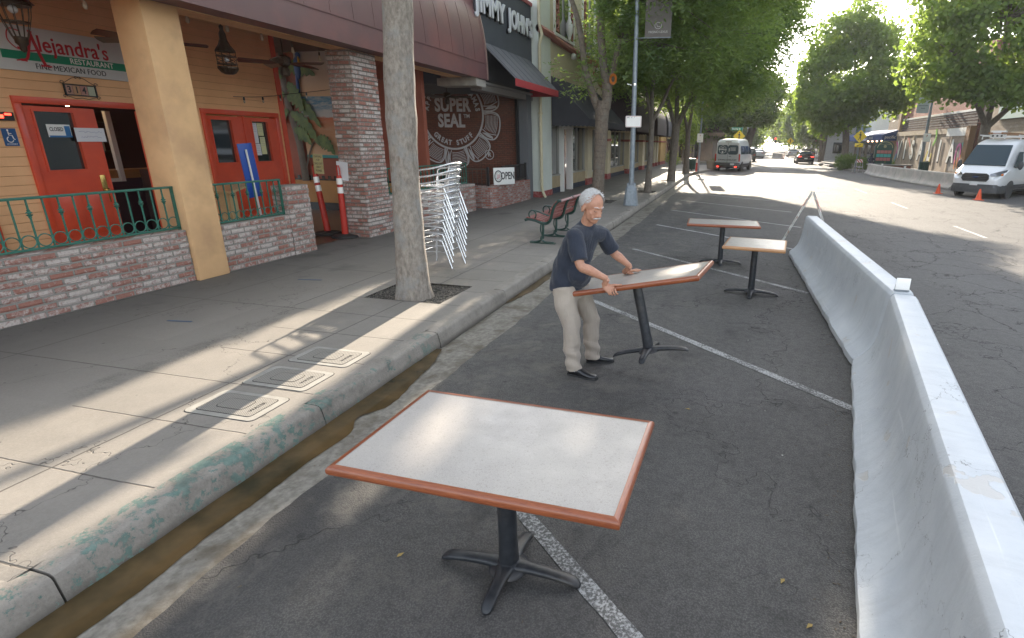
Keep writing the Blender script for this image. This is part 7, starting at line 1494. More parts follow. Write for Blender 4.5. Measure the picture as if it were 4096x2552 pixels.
for sx in (-1, 1):
    b.ball((sx*.030, .066, .012), (.016, .017, .012), 12, 8, Hm); b.ball((sx*.045, .052, -.02), (.018, .02, .016), 12, 8, Hm); b.ball((sx*.036, .07, -.045), (.014, .014, .02), 10, 8, Hm)
    b.ball((sx*.080, -.008, -.006), (.011, .020, .034), 12, 8, Hm@Matrix.Rotation(rad(-8), 4, 'X'))
body_ = merged('body', b, MSKIN, man, .0042, 3, .5)
m = MB()
for sx in (-1, 1): m.tube([Hm@Vector(p) for p in ((sx*.018, .0835, .006), (sx*.030, .0855, .003), (sx*.043, .076, .006))], .0022, 6)
m.build('closed_eyes', flat('lash', (.10, .05, .035), .6), man)
m = MB()
for sx in (-1, 1):
    m.tube([Hm@Vector(p) for p in ((sx*.012, .094, .034), (sx*.030, .091, .042), (sx*.05, .074, .036))], [.0022, .0032, .0015], 6)
m.build('eyebrows', MHAIR, man)
m = MB(); m.tube([Hm@Vector(p) for p in ((-.036, .080, -.056), (-.018, .096, -.047), (0, .102, -.044), (.018, .096, -.047), (.036, .080, -.056))], [.003, .0068, .006, .0068, .003], 8); m.build('moustache', MHAIR, man)
# hair: thick at the back and sides, thin on top
m = MB(); n1, n2 = 40, 26; rh = random.Random(8); c0 = Vector((0, -.012, .035)); vs = []; keep = {}
for i in range(n2+1):
    th = PI*i/n2
    for j in range(n1):
        a = 2*PI*j/n1; x, y, z = math.sin(th)*math.sin(a), math.sin(th)*math.cos(a), math.cos(th)
        side = abs(x) > .55 or y < -.1; r_ = 1.09+.03*math.sin(a*7+i)*.6+rh.uniform(-.01, .012)
        vs.append(Hm@(c0+Vector((x*.080*r_, y*.101*r_, z*.090*r_))))
        keep[(i, j)] = (z > 0 and y < .12+.22*z+(.1 if abs(x) < .3 else 0)) or (-.3 < z <= 0 and y < .10) or (-.72 < z <= -.3 and y < -.22)
fs = []
for i in range(n2):
    for j in range(n1):
        j2 = (j+1) % n1
        if all(keep[q] for q in ((i, j), (i, j2), (i+1, j2), (i+1, j))): fs.append((i*n1+j, i*n1+j2, (i+1)*n1+j2, (i+1)*n1+j))
cen = Hm@c0; k = len(vs); vs2 = [cen+(v-cen)*.93 for v in vs]; m.add(vs+vs2, fs+[tuple(q+k for q in f[::-1]) for f in fs])
for q in range(900):
    th = rh.uniform(.05, 1.75); a = rh.uniform(0, 2*PI); x, y, z = math.sin(th)*math.sin(a), math.sin(th)*math.cos(a), math.cos(th)
    if y > .5 or (y > .16 and z < .3) or (y > -.15 and z < -.3): continue
    p = c0+Vector((x*.083, y*.104, z*.093))*1.04; dirn = Vector((x*.15, -.55, -.8)); nq = Vector((x, y, z)).normalized(); dirn = (dirn-nq*dirn.dot(nq)+nq*.04).normalized(); ln = rh.uniform(.02, .05); lift = rh.uniform(.000, .005)
    P = [Hm@p, Hm@(p+dirn*ln*.5+Vector((x, y, z))*lift), Hm@(p+dirn*ln+Vector((x, y, z))*lift*rh.uniform(-.2, 1.6))]; m.tube(P, [.0020, .0016, .0007], 3)
m.build('hair', MHAIR, man, smooth=60)
# T-shirt
b = MB(); rings = []
spine = [((-1.415, 4.675, .80), .152, .185), ((-1.41, 4.675, .88), .155, .188), ((-1.39, 4.672, 1.0), .150, .182), ((-1.345, 4.665, 1.12), .140, .185), ((-1.295, 4.655, 1.24), .128, .20), ((-1.255, 4.645, 1.325), .105, .205), ((-1.235, 4.64, 1.385), .082, .15), ((-1.215, 4.625, 1.43), .066, .078), ((-1.21, 4.62, 1.44), .060, .066)]
for i, (c, a, w_) in enumerate(spine):
    nrm = (Vector(spine[min(i+1, len(spine)-1)][0])-Vector(spine[max(0, i-1)][0])).normalized(); rings.append(ringat(c, a, w_, nrm))
b.loft(rings); b.tube([shn+Vector((0, .03, .0)), (-1.235, 4.64, 1.345), shf-Vector((0, .03, 0))], [.074, .085, .074], 14); b.ball((-1.30, 4.62, .98), (.125, .15, .14), 16, 10)
for s_, e_ in ((shn, elN), (shf, elF)):
    c = s_+Vector((0, 0, -.01)); b.ball(c, (.078, .078, .075), 14, 10); d = (e_-s_).normalized(); rings = []
    for t, r_ in ((.0, .078), (.35, .080), (.62, .078), (.82, .079)): rings.append(ringat(s_.lerp(e_, t)+Vector((0, 0, -.006*t)), r_, r_*.92, d, 16, fwd=(0, 0, 1) if abs(d.z) < .7 else fd))
    b.loft(rings)
shirt = merged('t_shirt', b, MNAVY, man, .007, 5, .5)
# knock in sags, pulls and folds
NN = [v.normal.copy() for v in shirt.data.vertices]
for v, vn in zip(shirt.data.vertices, NN):
    p = v.co.copy(); k = math.sin(p.z*34+p.x*22+3*math.sin(p.y*13))*.0055+math.sin(p.x*47-p.z*19+2*math.sin(p.y*21))*.0045; f_ = max(0, min(1, (1.30-p.z)/.3)); v.co = p+vn*k*(.35+.65*f_)
# trousers
b = MB(); hipN, hipF = Vector((-1.425, 4.58, .84)), Vector((-1.365, 4.79, .83)); knN, knF = Vector((-1.335, 4.53, .475)), Vector((-1.225, 4.84, .455)); anN, anF = Vector((-1.315, 4.525, .085)), Vector((-1.215, 4.855, .085))
b.loft([ringat(c, a, w_, (0, 0, 1)) for c, a, w_ in (((-1.40, 4.685, .74), .145, .175), ((-1.405, 4.68, .84), .148, .178), ((-1.41, 4.675, .90), .140, .17))])
for h, k_, a_ in ((hipN, knN, anN), (hipF, knF, anF)):
    P = [h, h.lerp(k_, .5)+Vector((-.01, 0, 0)), k_, k_.lerp(a_, .5)+Vector((-.012, 0, 0)), a_, a_+Vector((.004, 0, -.035))]; R_ = [(.12, .108), (.105, .098), (.083, .080), (.078, .076), (.074, .070), (.078, .072)]
    b.loft([ringat(p, r_[0], r_[1], (P[min(i+1, 5)]-P[max(i-1, 0)]), 20, fwd=(1, -.1, 0)) for i, (p, r_) in enumerate(zip(P, R_))])
tr = merged('trousers', b, MKHAKI, man, .007, 5, .5)
NN = [v.normal.copy() for v in tr.data.vertices]
for v, vn in zip(tr.data.vertices, NN):
    p = v.co.copy(); f_ = (1 if p.z < .3 else .5); k = math.sin(p.z*(52 if p.z < .25 else 30)+p.y*20+p.x*14)*.0065*f_+math.sin(p.y*50+p.z*24+2*math.sin(p.x*30))*.0035; v.co = p+vn*k
m = MB(); m.loft([ringat((-1.41, 4.677, z), .149, .180, (0, 0, 1)) for z in (.80, .835)]); m.build('belt', MLEA, man)
for i, (he, to) in enumerate((((-1.365, 4.535, 0), (-1.075, 4.465, 0)), ((-1.275, 4.855, 0), (-1.015, 4.935, 0)))):
    he, to = Vector(he), Vector(to); d = (to-he).normalized(); s_ = Vector((-d.y, d.x, 0)); L = (to-he).length; rings = []
    for t, hw, z0, z1 in ((0, .026, .012, .055), (.06, .036, .008, .085), (.25, .039, .006, .095), (.42, .040, .006, .085), (.6, .046, .004, .062), (.8, .047, .004, .05), (.94, .036, .006, .042), (1.0, .018, .012, .03)):
        c = he+d*L*t; rings.append([c+s_*hw*math.copysign(abs(math.cos(a))**.75, math.cos(a))+Vector((0, 0, (z0+z1)/2+(z1-z0)/2*math.sin(a))) for a in [2*PI*q/16 for q in range(16)]])
    MB().loft(rings).build('shoe', MLEA, man, smooth=60)
    m = MB(); rings = []
    for t, hw in ((-.02, .028), (.06, .040), (.4, .042), (.6, .049), (.8, .050), (.95, .038), (1.02, .02)):
        c = he+d*L*t; rings.append([c+s_*q*hw+Vector((0, 0, z)) for q, z in ((-1, .001), (1, .001), (1, .020), (-1, .020))])
    m.loft(rings).build('sole', MRUB, man, smooth=0)
    m = MB(); c = he+d*.075; m.tube([c+Vector((0, 0, .05)), c+Vector((-.004, 0, .13))], [.042, .04], 12); m.build('sock', MSOCK, man)
# ---------------------------------------------------------------- trees
def mat_leaf(name, c1, c2, tr=.45, c3=None):
    m, nt, b = mat(name); out = nt.nodes['Material Output']
    oi = nd(nt, 'NewGeometry').outputs['Random Per Island']; v = objco(nt)
    c = mix(nt, oi, c1, c2); c = mix(nt, ramp(nt, noise(nt, v, .9, 3), .42, .62), c, c3 or tuple(q*.75 for q in c1))
    nt.links.new(c, b.inputs['Base Color']); b.inputs['Roughness'].default_value = .5; b.inputs['Specular IOR Level'].default_value = .35
    t_ = nd(nt, 'BsdfTranslucent', {'Color': mix(nt, .72, c, (.38, .52, .08))}); ms = nd(nt, 'MixShader', {0: tr}); nt.links.new(b.outputs[0], ms.inputs[1]); nt.links.new(t_.outputs[0], ms.inputs[2]); nt.links.new(ms.outputs[0], out.inputs[0]); return m
def mat_bark(name, c1, c2, c3, sc=26, st=1.0, rings=False):
    m, nt, b = mat(name); v = objco(nt); x, y, z = xyz(nt, v)
    vv = comb(nt, x, y, mth(nt, 'MULTIPLY', z, .45)); n = noise(nt, vv, sc, 6, .75); f = noise(nt, v, 120, 4)
    c = mix(nt, ramp(nt, n, .38, .62), c1, c2); c = mix(nt, ramp(nt, noise(nt, v, 5, 4), .5, .66, 0, .7), c, c3)
    kn = nd(nt, 'TexVoronoi', {'Vector': vv, 'Scale': 5}).outputs['Distance']; c = mix(nt, ramp(nt, kn, .06, .12, .6, 0), c, (.20, .10, .05))
    h = mth(nt, 'ADD', n, mth(nt, 'MULTIPLY', f, .4))
    if rings:
        rz_ = mth(nt, 'FRACT', mth(nt, 'ADD', mth(nt, 'MULTIPLY', z, 5.2), mth(nt, 'MULTIPLY', noise(nt, v, 3, 3), 1.2))); g = ramp(nt, mth(nt, 'ABSOLUTE', mth(nt, 'SUBTRACT', rz_, .5)), .47, .5); c = mix(nt, mth(nt, 'MULTIPLY', g, .8), c, (.03, .025, .02)); h = mth(nt, 'SUBTRACT', h, g)
    nt.links.new(c, b.inputs['Base Color']); b.inputs['Roughness'].default_value = .9; bump(nt, b, h, st, .022); return m
MBARK1 = mat_bark('pale_bark', (.44, .38, .32), (.24, .205, .17), (.34, .33, .31), 24, 1.4); MBARK2 = mat_bark('ringed_bark', (.24, .19, .145), (.14, .11, .085), (.2, .18, .15), 20, .9, True); MBARK3 = mat_bark('grey_bark', (.22, .185, .15), (.12, .10, .085), (.17, .15, .13), 14, .8)
ML_ASH = mat_leaf('ash_leaf', (.125, .185, .08), (.21, .27, .095), .55, (.085, .14, .075)); ML_SY = mat_leaf('sycamore_leaf', (.095, .16, .035), (.17, .24, .05), .5, (.055, .105, .035)); ML_YEL = mat_leaf('yellow_leaf', (.20, .24, .03), (.30, .32, .05), .5, (.14, .2, .02)); ML_FAR = mat_leaf('far_leaf', (.05, .095, .025), (.09, .14, .03), .4, (.035, .075, .025))
# openings in the crowns through which the low sun reaches the ground: (x, y) outlines on the pavement, followed up along the sun
SX, SY = SD.x/SD.z, SD.y/SD.z
def gp_(P, z0=.15): return P[:, 0]-SX*(P[:, 2]-z0), P[:, 1]-SY*(P[:, 2]-z0)
ELL = [(-1.30, 2.22, .17, .42, .76), (-.62, 2.32, .08, .16, .76), (-2.45, 3.55, .09, .45, 0), (-2.42, 1.6, .10, .8, 0), (-1.75, 1.95, .16, .42, 0), (-1.25, 1.25, .10, .5, 0), (-.35, 1.75, .09, .35, 0), (-.40, 4.75, .20, .38, .97), (1.30, 3.7, .035, .8, .6), (.7, 2.0, .10, .35, 0), (-2.1, 2.5, .12, .35, 0), (.1, 1.35, .1, .3, 0), (-1.9, 1.05, .12, .3, 0)]
def lit(P):
    """True where a leaf would block one of the openings"""
    x, y = gp_(P); j = NR.normal(0, .035, len(x)); j2 = NR.normal(0, .05, len(x))
    L = -4.66+.012*(y-3)+j; R_ = -3.05+j
    s_ = (x > L) & (x < R_) & (y > -2) & (y < 5.35+.8*np.clip((x+4.4)/1.2, 0, 1)+j2)
    s_ &= ~((x > -3.52-.02*y) & (x < -3.28-.02*y) & (y < 2.4))
    for ex, ey, rx, ry, z0 in ELL:
        gx, gy = gp_(P, z0); s_ |= ((gx-ex+j)/rx)**2+((gy-ey+j2)/ry)**2 < 1
    # the open lanes and the bright stretch of street beyond the parking bays
    gx, gy = gp_(P, 0); edge = np.interp(gy, [-5, 9.5, 11, 14, 16, 18.7, 21, 24, 25.5], [5.1, 5.1, 4.8, 6.6, 4.7, 3.5, 2.4, 1.0, -1.0])+NR.normal(0, .28, len(gx))
    s_ |= (gx > edge) & (gy < 46) & (gy > 0) & (P[:, 0] < 5.2)
    s_ |= (gy > 24.8+j2*6) & (gy < 45) & (gx > -2.6+j*8)&(P[:, 1] < 50)&(NR.random(len(gx)) < .985)
    s_ |= (P[:, 1] > 58) & (P[:, 1] < 105) & (gy > 58) & (gy < 95) & (gx > 1.5) & (gx < 9.8) & (NR.random(len(gx)) < .93)
    return s_
def sprays(centers, per, spread, leaf, rng, drop=.25, leaflets=7):
    """leaf quads grouped into drooping sprays"""
    n = len(centers)*per; c = np.repeat(np.asarray(centers), per, 0)+rng.normal(0, 1, (n, 3))*np.asarray(spread)
    c = c[~lit(c)]; n = len(c)
    az = rng.uniform(0, 2*PI, n); el = rng.uniform(-1.0, .35, n); d = np.stack([np.cos(az)*np.cos(el), np.sin(az)*np.cos(el), np.sin(el)], 1)
    side = np.stack([-np.sin(az), np.cos(az), rng.normal(0, .25, n)], 1); L = leaf
    V = []
    k = leaflets; t = np.arange(k)/max(1, k-1)
    for i in range(k):
        sg = 1 if i % 2 else -1
        base = c+d*(L*2.6*t[i])+np.array([0, 0, -1.])*(drop*L*2.2*t[i]**2)
        ld = d*.55+side*sg*(.85 if i < k-1 else .05)+rng.normal(0, .25, (n, 3)); ld /= np.linalg.norm(ld, axis=1)[:, None]
        up_ = np.cross(ld, side+rng.normal(0, .35, (n, 3))); wv_ = np.cross(ld, up_); wv_ /= np.linalg.norm(wv_, axis=1)[:, None]+1e-9
        ll = L*rng.uniform(.7, 1.2, (n, 1)); ww = ll*.17
        V.append(np.stack([base, base+ld*ll*.5+wv_*ww, base+ld*ll, base+ld*ll*.5-wv_*ww], 1))
    return np.concatenate(V, 0).reshape(-1, 3)
def singles(centers, per, spread, leaf, rng, wide=.42):
    n = len(centers)*per; c = np.repeat(np.asarray(centers), per, 0)+rng.normal(0, 1, (n, 3))*np.asarray(spread); c = c[~lit(c)]; n = len(c)
    d = rng.normal(0, 1, (n, 3)); d /= np.linalg.norm(d, axis=1)[:, None]; e = np.cross(d, rng.normal(0, 1, (n, 3))); e /= np.linalg.norm(e, axis=1)[:, None]+1e-9; L = leaf*rng.uniform(.6, 1.3, (n, 1))
    return np.stack([c, c+d*L*.5+e*L*wide, c+d*L, c+d*L*.5-e*L*wide], 1).reshape(-1, 3)
def quadmesh(name, V, mt, parent):
    q_ = V.reshape(-1, 4, 3); V = q_[~lit(q_.mean(1))].reshape(-1, 3)
    n = len(V)//4; me = bpy.data.meshes.new(name); me.vertices.add(n*4); me.vertices.foreach_set('co', V.astype(np.float32).ravel()); me.loops.add(n*4); me.loops.foreach_set('vertex_index', np.arange(n*4, dtype=np.int32))
    me.polygons.add(n); me.polygons.foreach_set('loop_start', np.arange(0, n*4, 4, dtype=np.int32)); me.polygons.foreach_set('loop_total', np.full(n, 4, dtype=np.int32)); me.materials.append(mt); me.update(calc_edges=True); me.validate(); return link(name, me, parent)
def clumps(blobs, dens, rng):
    """clump centres spread mostly through the outer part of each ellipsoid"""
    out = []
    for cx, cy, cz, rx, ry, rz in blobs:
        n = max(3, int(dens*(rx*ry+ry*rz+rx*rz))); d = rng.normal(0, 1, (n, 3)); d /= np.linalg.norm(d, axis=1)[:, None]; r = rng.uniform(.25, 1, (n, 1))**.45
        out.append(np.array([cx, cy, cz])+d*r*np.array([rx, ry, rz]))
    return np.concatenate(out, 0)
def tree(name, label, x, y, trunk, limbs, blobs, dens, per, spread, leaf, mt, bark, seed, pin=True, leaflets=7, group='street trees', extra=(), branch=True):
    rng = np.random.default_rng(seed); rr = random.Random(seed); t = thing(name, label, 'tree', (x, y, .12), group=group)
    m = MB(); P, R_ = trunk
    q = smoothpts(P, 4); k = len(q); m.tube(q, [float(np.interp(i/(k-1)*(len(R_)-1), range(len(R_)), R_))*(1+.025*math.sin(i*1.7)) for i in range(k)], 20)
    for v_i in range(len(m.v)):
        v = Vector(m.v[v_i]); a = math.atan2(v.y-y, v.x-x)
        if v.z < .5: s_ = 1+.22*(.5-v.z)*(1+math.sin(a*5)); m.v[v_i] = (x+(v.x-x)*s_, y+(v.y-y)*s_, v.z)
    m.build('trunk', bark, t, smooth=60)
    ends = []
    for P, R_ in limbs:
        m = MB(); q = smoothpts(P, 4); k = len(q); m.tube(q, [float(np.interp(i/(k-1)*(len(R_)-1), range(len(R_)), R_)) for i in range(k)], 10); m.build('limb', bark, t, smooth=60); ends += [Vector(p) for p in P[1:]]
    sat = []
    for cx, cy, cz, rx, ry, rz in blobs:                # ragged outline: small offshoots round every big mass
        if rx < 1.1: continue
        for q in range(7):
            d = rng.normal(0, 1, 3); d /= np.linalg.norm(d); sc_ = rng.uniform(.16, .32); sat.append((cx+d[0]*rx*1.0, cy+d[1]*ry, cz+d[2]*rz*1.0, rx*sc_, ry*sc_, rz*sc_))
    cl = np.concatenate([clumps(blobs, dens, rng)]+([clumps(sat, dens*2.2, rng)] if sat else []), 0)
    if branch and ends:
        m = MB()
        for c in cl[::max(1, len(cl)//110)]:
            c = Vector(c); e = min(ends, key=lambda q: (q-c).length); 
            if (e-c).length < 4.5:
                mid = e.lerp(c, .5)+Vector((rr.uniform(-.2, .2), rr.uniform(-.2, .2), rr.uniform(.0, .3)))
                if not lit(np.array([list(e.lerp(c, q)) for q in (.3, .5, .75, 1)])).any(): m.tube([e, mid, c], [.035, .022, .008], 5)
        if m.v: m.build('branches', bark, t, smooth=60)
    V = sprays(cl, per, spread, leaf, rng, leaflets=leaflets) if pin else singles(cl, per, spread, leaf, rng)
    for eb, ed, ep in extra: V = np.concatenate([V, (sprays if pin else singles)(clumps(eb, ed, rng), ep, spread, leaf, rng)], 0)
    quadmesh('crown', V, mt, t); return t
# 1: smooth grey trunk close by, crown above the picture
tree('street_tree', 'pale smooth trunked tree standing nearest, beside the stack of chairs', -3.955, 6.08, ([(-3.955, 6.08, .1), (-3.955, 6.08, .45), (-3.94, 6.08, 1.1), (-3.925, 6.08, 1.76), (-3.905, 6.08, 2.35), (-3.875, 6.08, 2.9), (-3.81, 6.08, 3.7), (-3.8, 6.1, 4.6)], [.225, .20, .178, .162, .178, .17, .160, .15]),
     [([(-3.8, 6.1, 4.5), (-3.2, 5.8, 5.5), (-2.6, 5.2, 6.6)], [.11, .08, .04]), ([(-3.8, 6.1, 4.5), (-4.3, 6.6, 5.6), (-4.6, 7.2, 7.0)], [.11, .08, .04]), ([(-3.8, 6.1, 4.5), (-3.7, 5.6, 5.8), (-3.9, 4.6, 7.2)], [.1, .07, .04])],
     [(-3.6, 6.0, 7.2, 2.6, 2.8, 1.9)], 10, 34, (.34, .34, .26), .11, ML_ASH, MBARK1, 1, leaflets=5)
# 2: ringed double trunk behind the bench
tree('street_tree', 'forked tree with ringed bark rising behind the bench and street lamp', -4.53, 18.6, ([(-4.54, 18.6, .1), (-4.50, 18.6, 1.2), (-4.44, 18.6, 2.3), (-4.42, 18.6, 3.1), (-4.38, 18.6, 3.4)], [.24, .20, .215, .235, .21]),
     [([(-4.52, 18.6, 3.1), (-4.75, 18.6, 3.62), (-5.0, 18.6, 4.35), (-5.15, 18.6, 5.3), (-5.35, 18.6, 6.1), (-5.8, 18.4, 7.2)], [.14, .125, .11, .10, .085, .05]), ([(-4.32, 18.6, 3.15), (-4.26, 18.6, 3.7), (-4.42, 18.6, 4.7), (-4.50, 18.6, 5.8), (-4.4, 18.6, 7.4)], [.17, .17, .13, .12, .06]), ([(-4.25, 18.6, 3.7), (-4.08, 18.6, 4.3), (-3.88, 18.6, 5.2), (-3.5, 18.8, 6.6)], [.14, .10, .08, .05])],
     [(-3.6, 18.9, 8.0, 2.5, 2.6, 1.8), (-3.0, 19.6, 6.0, 1.6, 2.0, 1.0), (-2.6, 18.6, 7.4, 2.2, 2.4, 1.4), (-.5, 19.2, 7.8, 2.0, 2.2, 1.7), (.9, 20, 8.0, 1.3, 1.8, 1.4), (-1.4, 19.6, 5.6, 1.4, 1.4, 1.1), (-3.9, 18.0, 4.9, .45, .6, .4), (-2.9, 18.2, 4.6, .7, .6, .4), (-5.2, 18.2, 4.1, .35, .3, .35), (-4.0, 18.2, 5.6, .8, .9, .5)], 5, 14, (.30, .30, .26), .17, ML_ASH, MBARK2, 2,
     extra=[([(-4.75, 17.6, 6.1, .55, .5, .45), (-4.2, 17.6, 6.5, .9, .6, .4)], 14, 30)])
# 3, 4, 5 further along the kerb
tree('street_tree', 'slim grey tree beyond the street lamp, branching low', -3.46, 23.0, ([(-3.45, 23, .1), (-3.40, 23, 1.5), (-3.38, 23, 2.96)], [.15, .115, .11]), [([(-3.4, 23, 2.9), (-3.55, 23, 3.6), (-3.75, 23, 4.4), (-4.1, 23, 6)], [.08, .07, .06, .03]), ([(-3.38, 23, 2.9), (-3.42, 23, 4.0), (-3.3, 23, 5.4), (-3.2, 23, 7)], [.09, .08, .06, .03]), ([(-3.36, 23, 2.95), (-3.0, 23, 3.6), (-2.6, 23, 4.5), (-1.8, 23, 5.6)], [.08, .07, .05, .03])],
     [(-3.6, 23.2, 6.9, 3.2, 3.2, 2.4), (-2.0, 23.5, 6.0, 1.9, 2.2, 1.5), (-.6, 23.6, 6.4, 1.5, 2.0, 1.3), (-4.6, 23.5, 5.2, 1.2, 1.5, .8), (-1.6, 22.6, 4.5, .9, 1.0, .7)], 4.5, 14, (.34, .34, .27), .19, ML_ASH, MBARK3, 3, leaflets=6)
tree('street_tree', 'leaning tree with swollen trunk, third from the street lamp', -3.30, 30.5, ([(-3.30, 30.5, .1), (-3.24, 30.5, 1.5), (-3.17, 30.5, 3.1)], [.22, .20, .22]), [([(-3.25, 30.5, 3.0), (-3.7, 30.5, 4.3), (-4.2, 30.5, 6)], [.13, .10, .05]), ([(-3.12, 30.5, 3.0), (-2.6, 30.5, 4.2), (-2.1, 30.5, 5.1), (-1.2, 30.5, 6.4)], [.15, .12, .09, .05]), ([(-3.15, 30.5, 3.1), (-3.2, 30.5, 5.4), (-3, 30.5, 8)], [.13, .1, .04])],
     [(2.0, 30.6, 9.6, 1.7, 2.2, 1.9), (1.0, 30.6, 11.2, 2.8, 2.4, 1.7), (-2.4, 30.6, 11.3, 2.6, 2.6, 1.8), (-3.2, 30.6, 8.2, 4.2, 3.6, 2.9), (-.6, 30.6, 7.4, 2.6, 3.0, 2.4), (1.1, 30.8, 7.7, 1.8, 2.2, 1.7), (.2, 30.2, 5.4, 1.4, 1.6, 1.1), (-1.6, 30.4, 4.9, 1.6, 1.6, .9), (-5, 30.8, 5.6, 1.6, 2, 1.0)], 3.8, 17, (.40, .40, .30), .23, ML_ASH, MBARK3, 4, leaflets=5)
tree('street_tree', 'forked tree beside the far litter bin on the left pavement', -3.17, 38.3, ([(-3.16, 38.3, .1), (-3.15, 38.3, 1.5), (-3.17, 38.3, 3.0)], [.24, .17, .16]), [([(-3.2, 38.3, 2.9), (-3.5, 38.3, 4.0), (-3.9, 38.3, 6)], [.12, .09, .05]), ([(-3.13, 38.3, 2.9), (-2.9, 38.3, 4.8), (-2.4, 38.3, 7)], [.12, .09, .05])],
     [(.8, 38.6, 12.0, 2.8, 2.6, 2.0), (-2.6, 38.6, 12.0, 2.6, 2.6, 2.0), (-3.0, 38.4, 8.3, 4.4, 3.8, 3.2), (-.2, 38.4, 8.4, 2.7, 3.0, 2.8), (1.6, 38.8, 8.9, 2.0, 2.4, 2.2), (-.6, 38.2, 5.4, 1.8, 1.6, 1.0), (1.0, 38.4, 6.0, 1.3, 1.5, 1.0), (-4.2, 38.6, 5.4, 1.4, 1.6, .9)], 4, 21, (.48, .48, .38), .26, ML_ASH, MBARK3, 5, leaflets=5)
# beyond the side street on the left
tree('street_tree', 'thick trunked tree with wide crown across the side street on the left', 1.3, 69, ([(1.2, 69, .1), (1.35, 69, 2.0), (1.7, 69, 3.7), (2.0, 69, 4.6)], [.55, .46, .45, .35]), [([(1.9, 69, 4.2), (.6, 69, 6), (-.8, 69, 8)], [.28, .2, .1]), ([(2, 69, 4.4), (2.6, 69, 6.5), (3, 69, 9)], [.26, .2, .1])],
     [(.4, 69, 8.6, 4.6, 4, 4.2), (-3.6, 68, 7.4, 3.4, 3.4, 3.0), (2.9, 69.4, 7.6, 2.0, 2.6, 2.8), (2.6, 68.6, 5.2, 1.3, 1.8, 1.2), (-1.6, 68, 5.0, 2.4, 2.2, 1.3), (-6.8, 70, 6.6, 2.4, 2.6, 2.4)], 4.5, 60, (.6, .6, .5), .30, ML_FAR, MBARK3, 6, pin=False, group='trees up the street')
tree('street_tree', 'slender tree behind the corner shop lamp on the left', -4.6, 64.5, ([(-4.6, 64.5, .1), (-4.5, 64.5, 3.5)], [.12, .10]), [([(-4.5, 64.5, 3.4), (-4.2, 64.5, 6)], [.08, .04])], [(-4.4, 64.5, 5.4, 1.9, 1.8, 2.2)], 5, 50, (.5, .5, .4), .24, ML_FAR, MBARK3, 7, pin=False, group='trees up the street')
tree('street_tree', 'small bright yellow green tree in front of the corner shop', -5.1, 57.5, ([(-5.1, 57.5, .1), (-5.1, 57.5, 2.0)], [.06, .05]), [([(-5.1, 57.5, 1.8), (-5.0, 57.5, 3.5)], [.04, .02])], [(-4.9, 57.5, 3.6, 1.1, 1.0, 1.6)], 9, 46, (.3, .3, .3), .2, ML_YEL, MBARK3, 8, pin=False, group='trees up the street')
# right side
tree('street_tree', 'big leafy tree leaning over the white van at the right edge', 14.3, 37.5, ([(14.2, 37.5, .1), (14.15, 37.5, 2.2), (14.1, 37.5, 3.4)], [.30, .25, .24]), [([(14.1, 37.5, 3.2), (15.2, 37.2, 4.6), (16.6, 37, 5.9)], [.17, .13, .08]), ([(14.1, 37.5, 3.3), (12.8, 37, 5.2), (11.6, 36.6, 7)], [.17, .12, .06]), ([(14.1, 37.5, 3.3), (14.2, 37.5, 6), (14, 37.5, 9)], [.17, .12, .06])],
     [(13.6, 36.6, 8.4, 3.9, 3.4, 3.6), (10.6, 36.2, 7.8, 1.9, 2.2, 2.6), (16.4, 36.4, 6.8, 3.0, 2.8, 2.6), (10.9, 35.8, 5.3, 1.3, 1.6, 1.0), (13.0, 35.8, 4.6, 1.9, 1.8, 1.1), (14.1, 35.6, 3.1, .75, .9, .9), (12.4, 36.0, 5.9, 1.9, 1.8, 1.2), (11.2, 36.6, 10.5, 2.4, 2.4, 1.8), (16.2, 36.5, 10.4, 3, 3, 2)], 4.2, 36, (.34, .34, .24), .25, ML_SY, MBARK3, 9, pin=False, group='trees along the right side')
tree('street_tree', 'tall broad tree rising behind the right pedestrian sign', 10.7, 60, ([(10.7, 60, .1), (10.6, 60, 2.4), (10.3, 60, 4.2)], [.36, .32, .28]), [([(10.4, 60, 3.8), (9.3, 60, 5.6), (8, 60, 8)], [.2, .15, .08]), ([(10.3, 60, 4.0), (10.6, 60, 7), (10.2, 60, 11)], [.2, .16, .08]), ([(10.4, 60, 3.9), (12, 60, 6), (13.4, 60, 8)], [.2, .14, .08])],
     [(9.8, 60, 7.6, 3.8, 3.4, 3.6), (8.4, 59.6, 11.4, 1.9, 2.2, 2.6), (10.4, 60, 13.2, 1.6, 2, 2.2), (12.0, 60, 11.6, 1.8, 2, 1.8), (12.9, 59.6, 7.6, 2.8, 2.8, 2.4), (6.6, 59.6, 6.6, 1.8, 2.2, 2.0), (14.4, 59.4, 6.4, 1.6, 1.8, 1.4), (9.2, 59.4, 4.5, 2.4, 2.0, .9), (6.4, 60, 9.2, 1.3, 1.6, 1.4)], 3.6, 38, (.44, .44, .32), .31, ML_SY, MBARK3, 10, pin=False, group='trees along the right side')
tree('street_tree', 'dark round tree left of the tall broad one, farther up the right side', 10.6, 76, ([(10.6, 76, .1), (10.5, 76, 2.5), (10.3, 76, 4)], [.2, .17, .15]), [([(10.4, 76, 3.6), (9.3, 76, 5.4), (8.6, 76, 7)], [.12, .08, .05]), ([(10.3, 76, 3.8), (11, 76, 6), (11.2, 76, 8)], [.12, .08, .05])], [(9.6, 76, 6.8, 3.2, 3, 2.6), (7.4, 76, 6.4, 1.6, 2, 1.8), (11.8, 76, 7, 2, 2.4, 2.2), (6.9, 76, 4.3, 1.0, 1.4, .9)], 4.5, 55, (.6, .6, .5), .34, ML_FAR, MBARK3, 11, pin=False, group='trees along the right side')
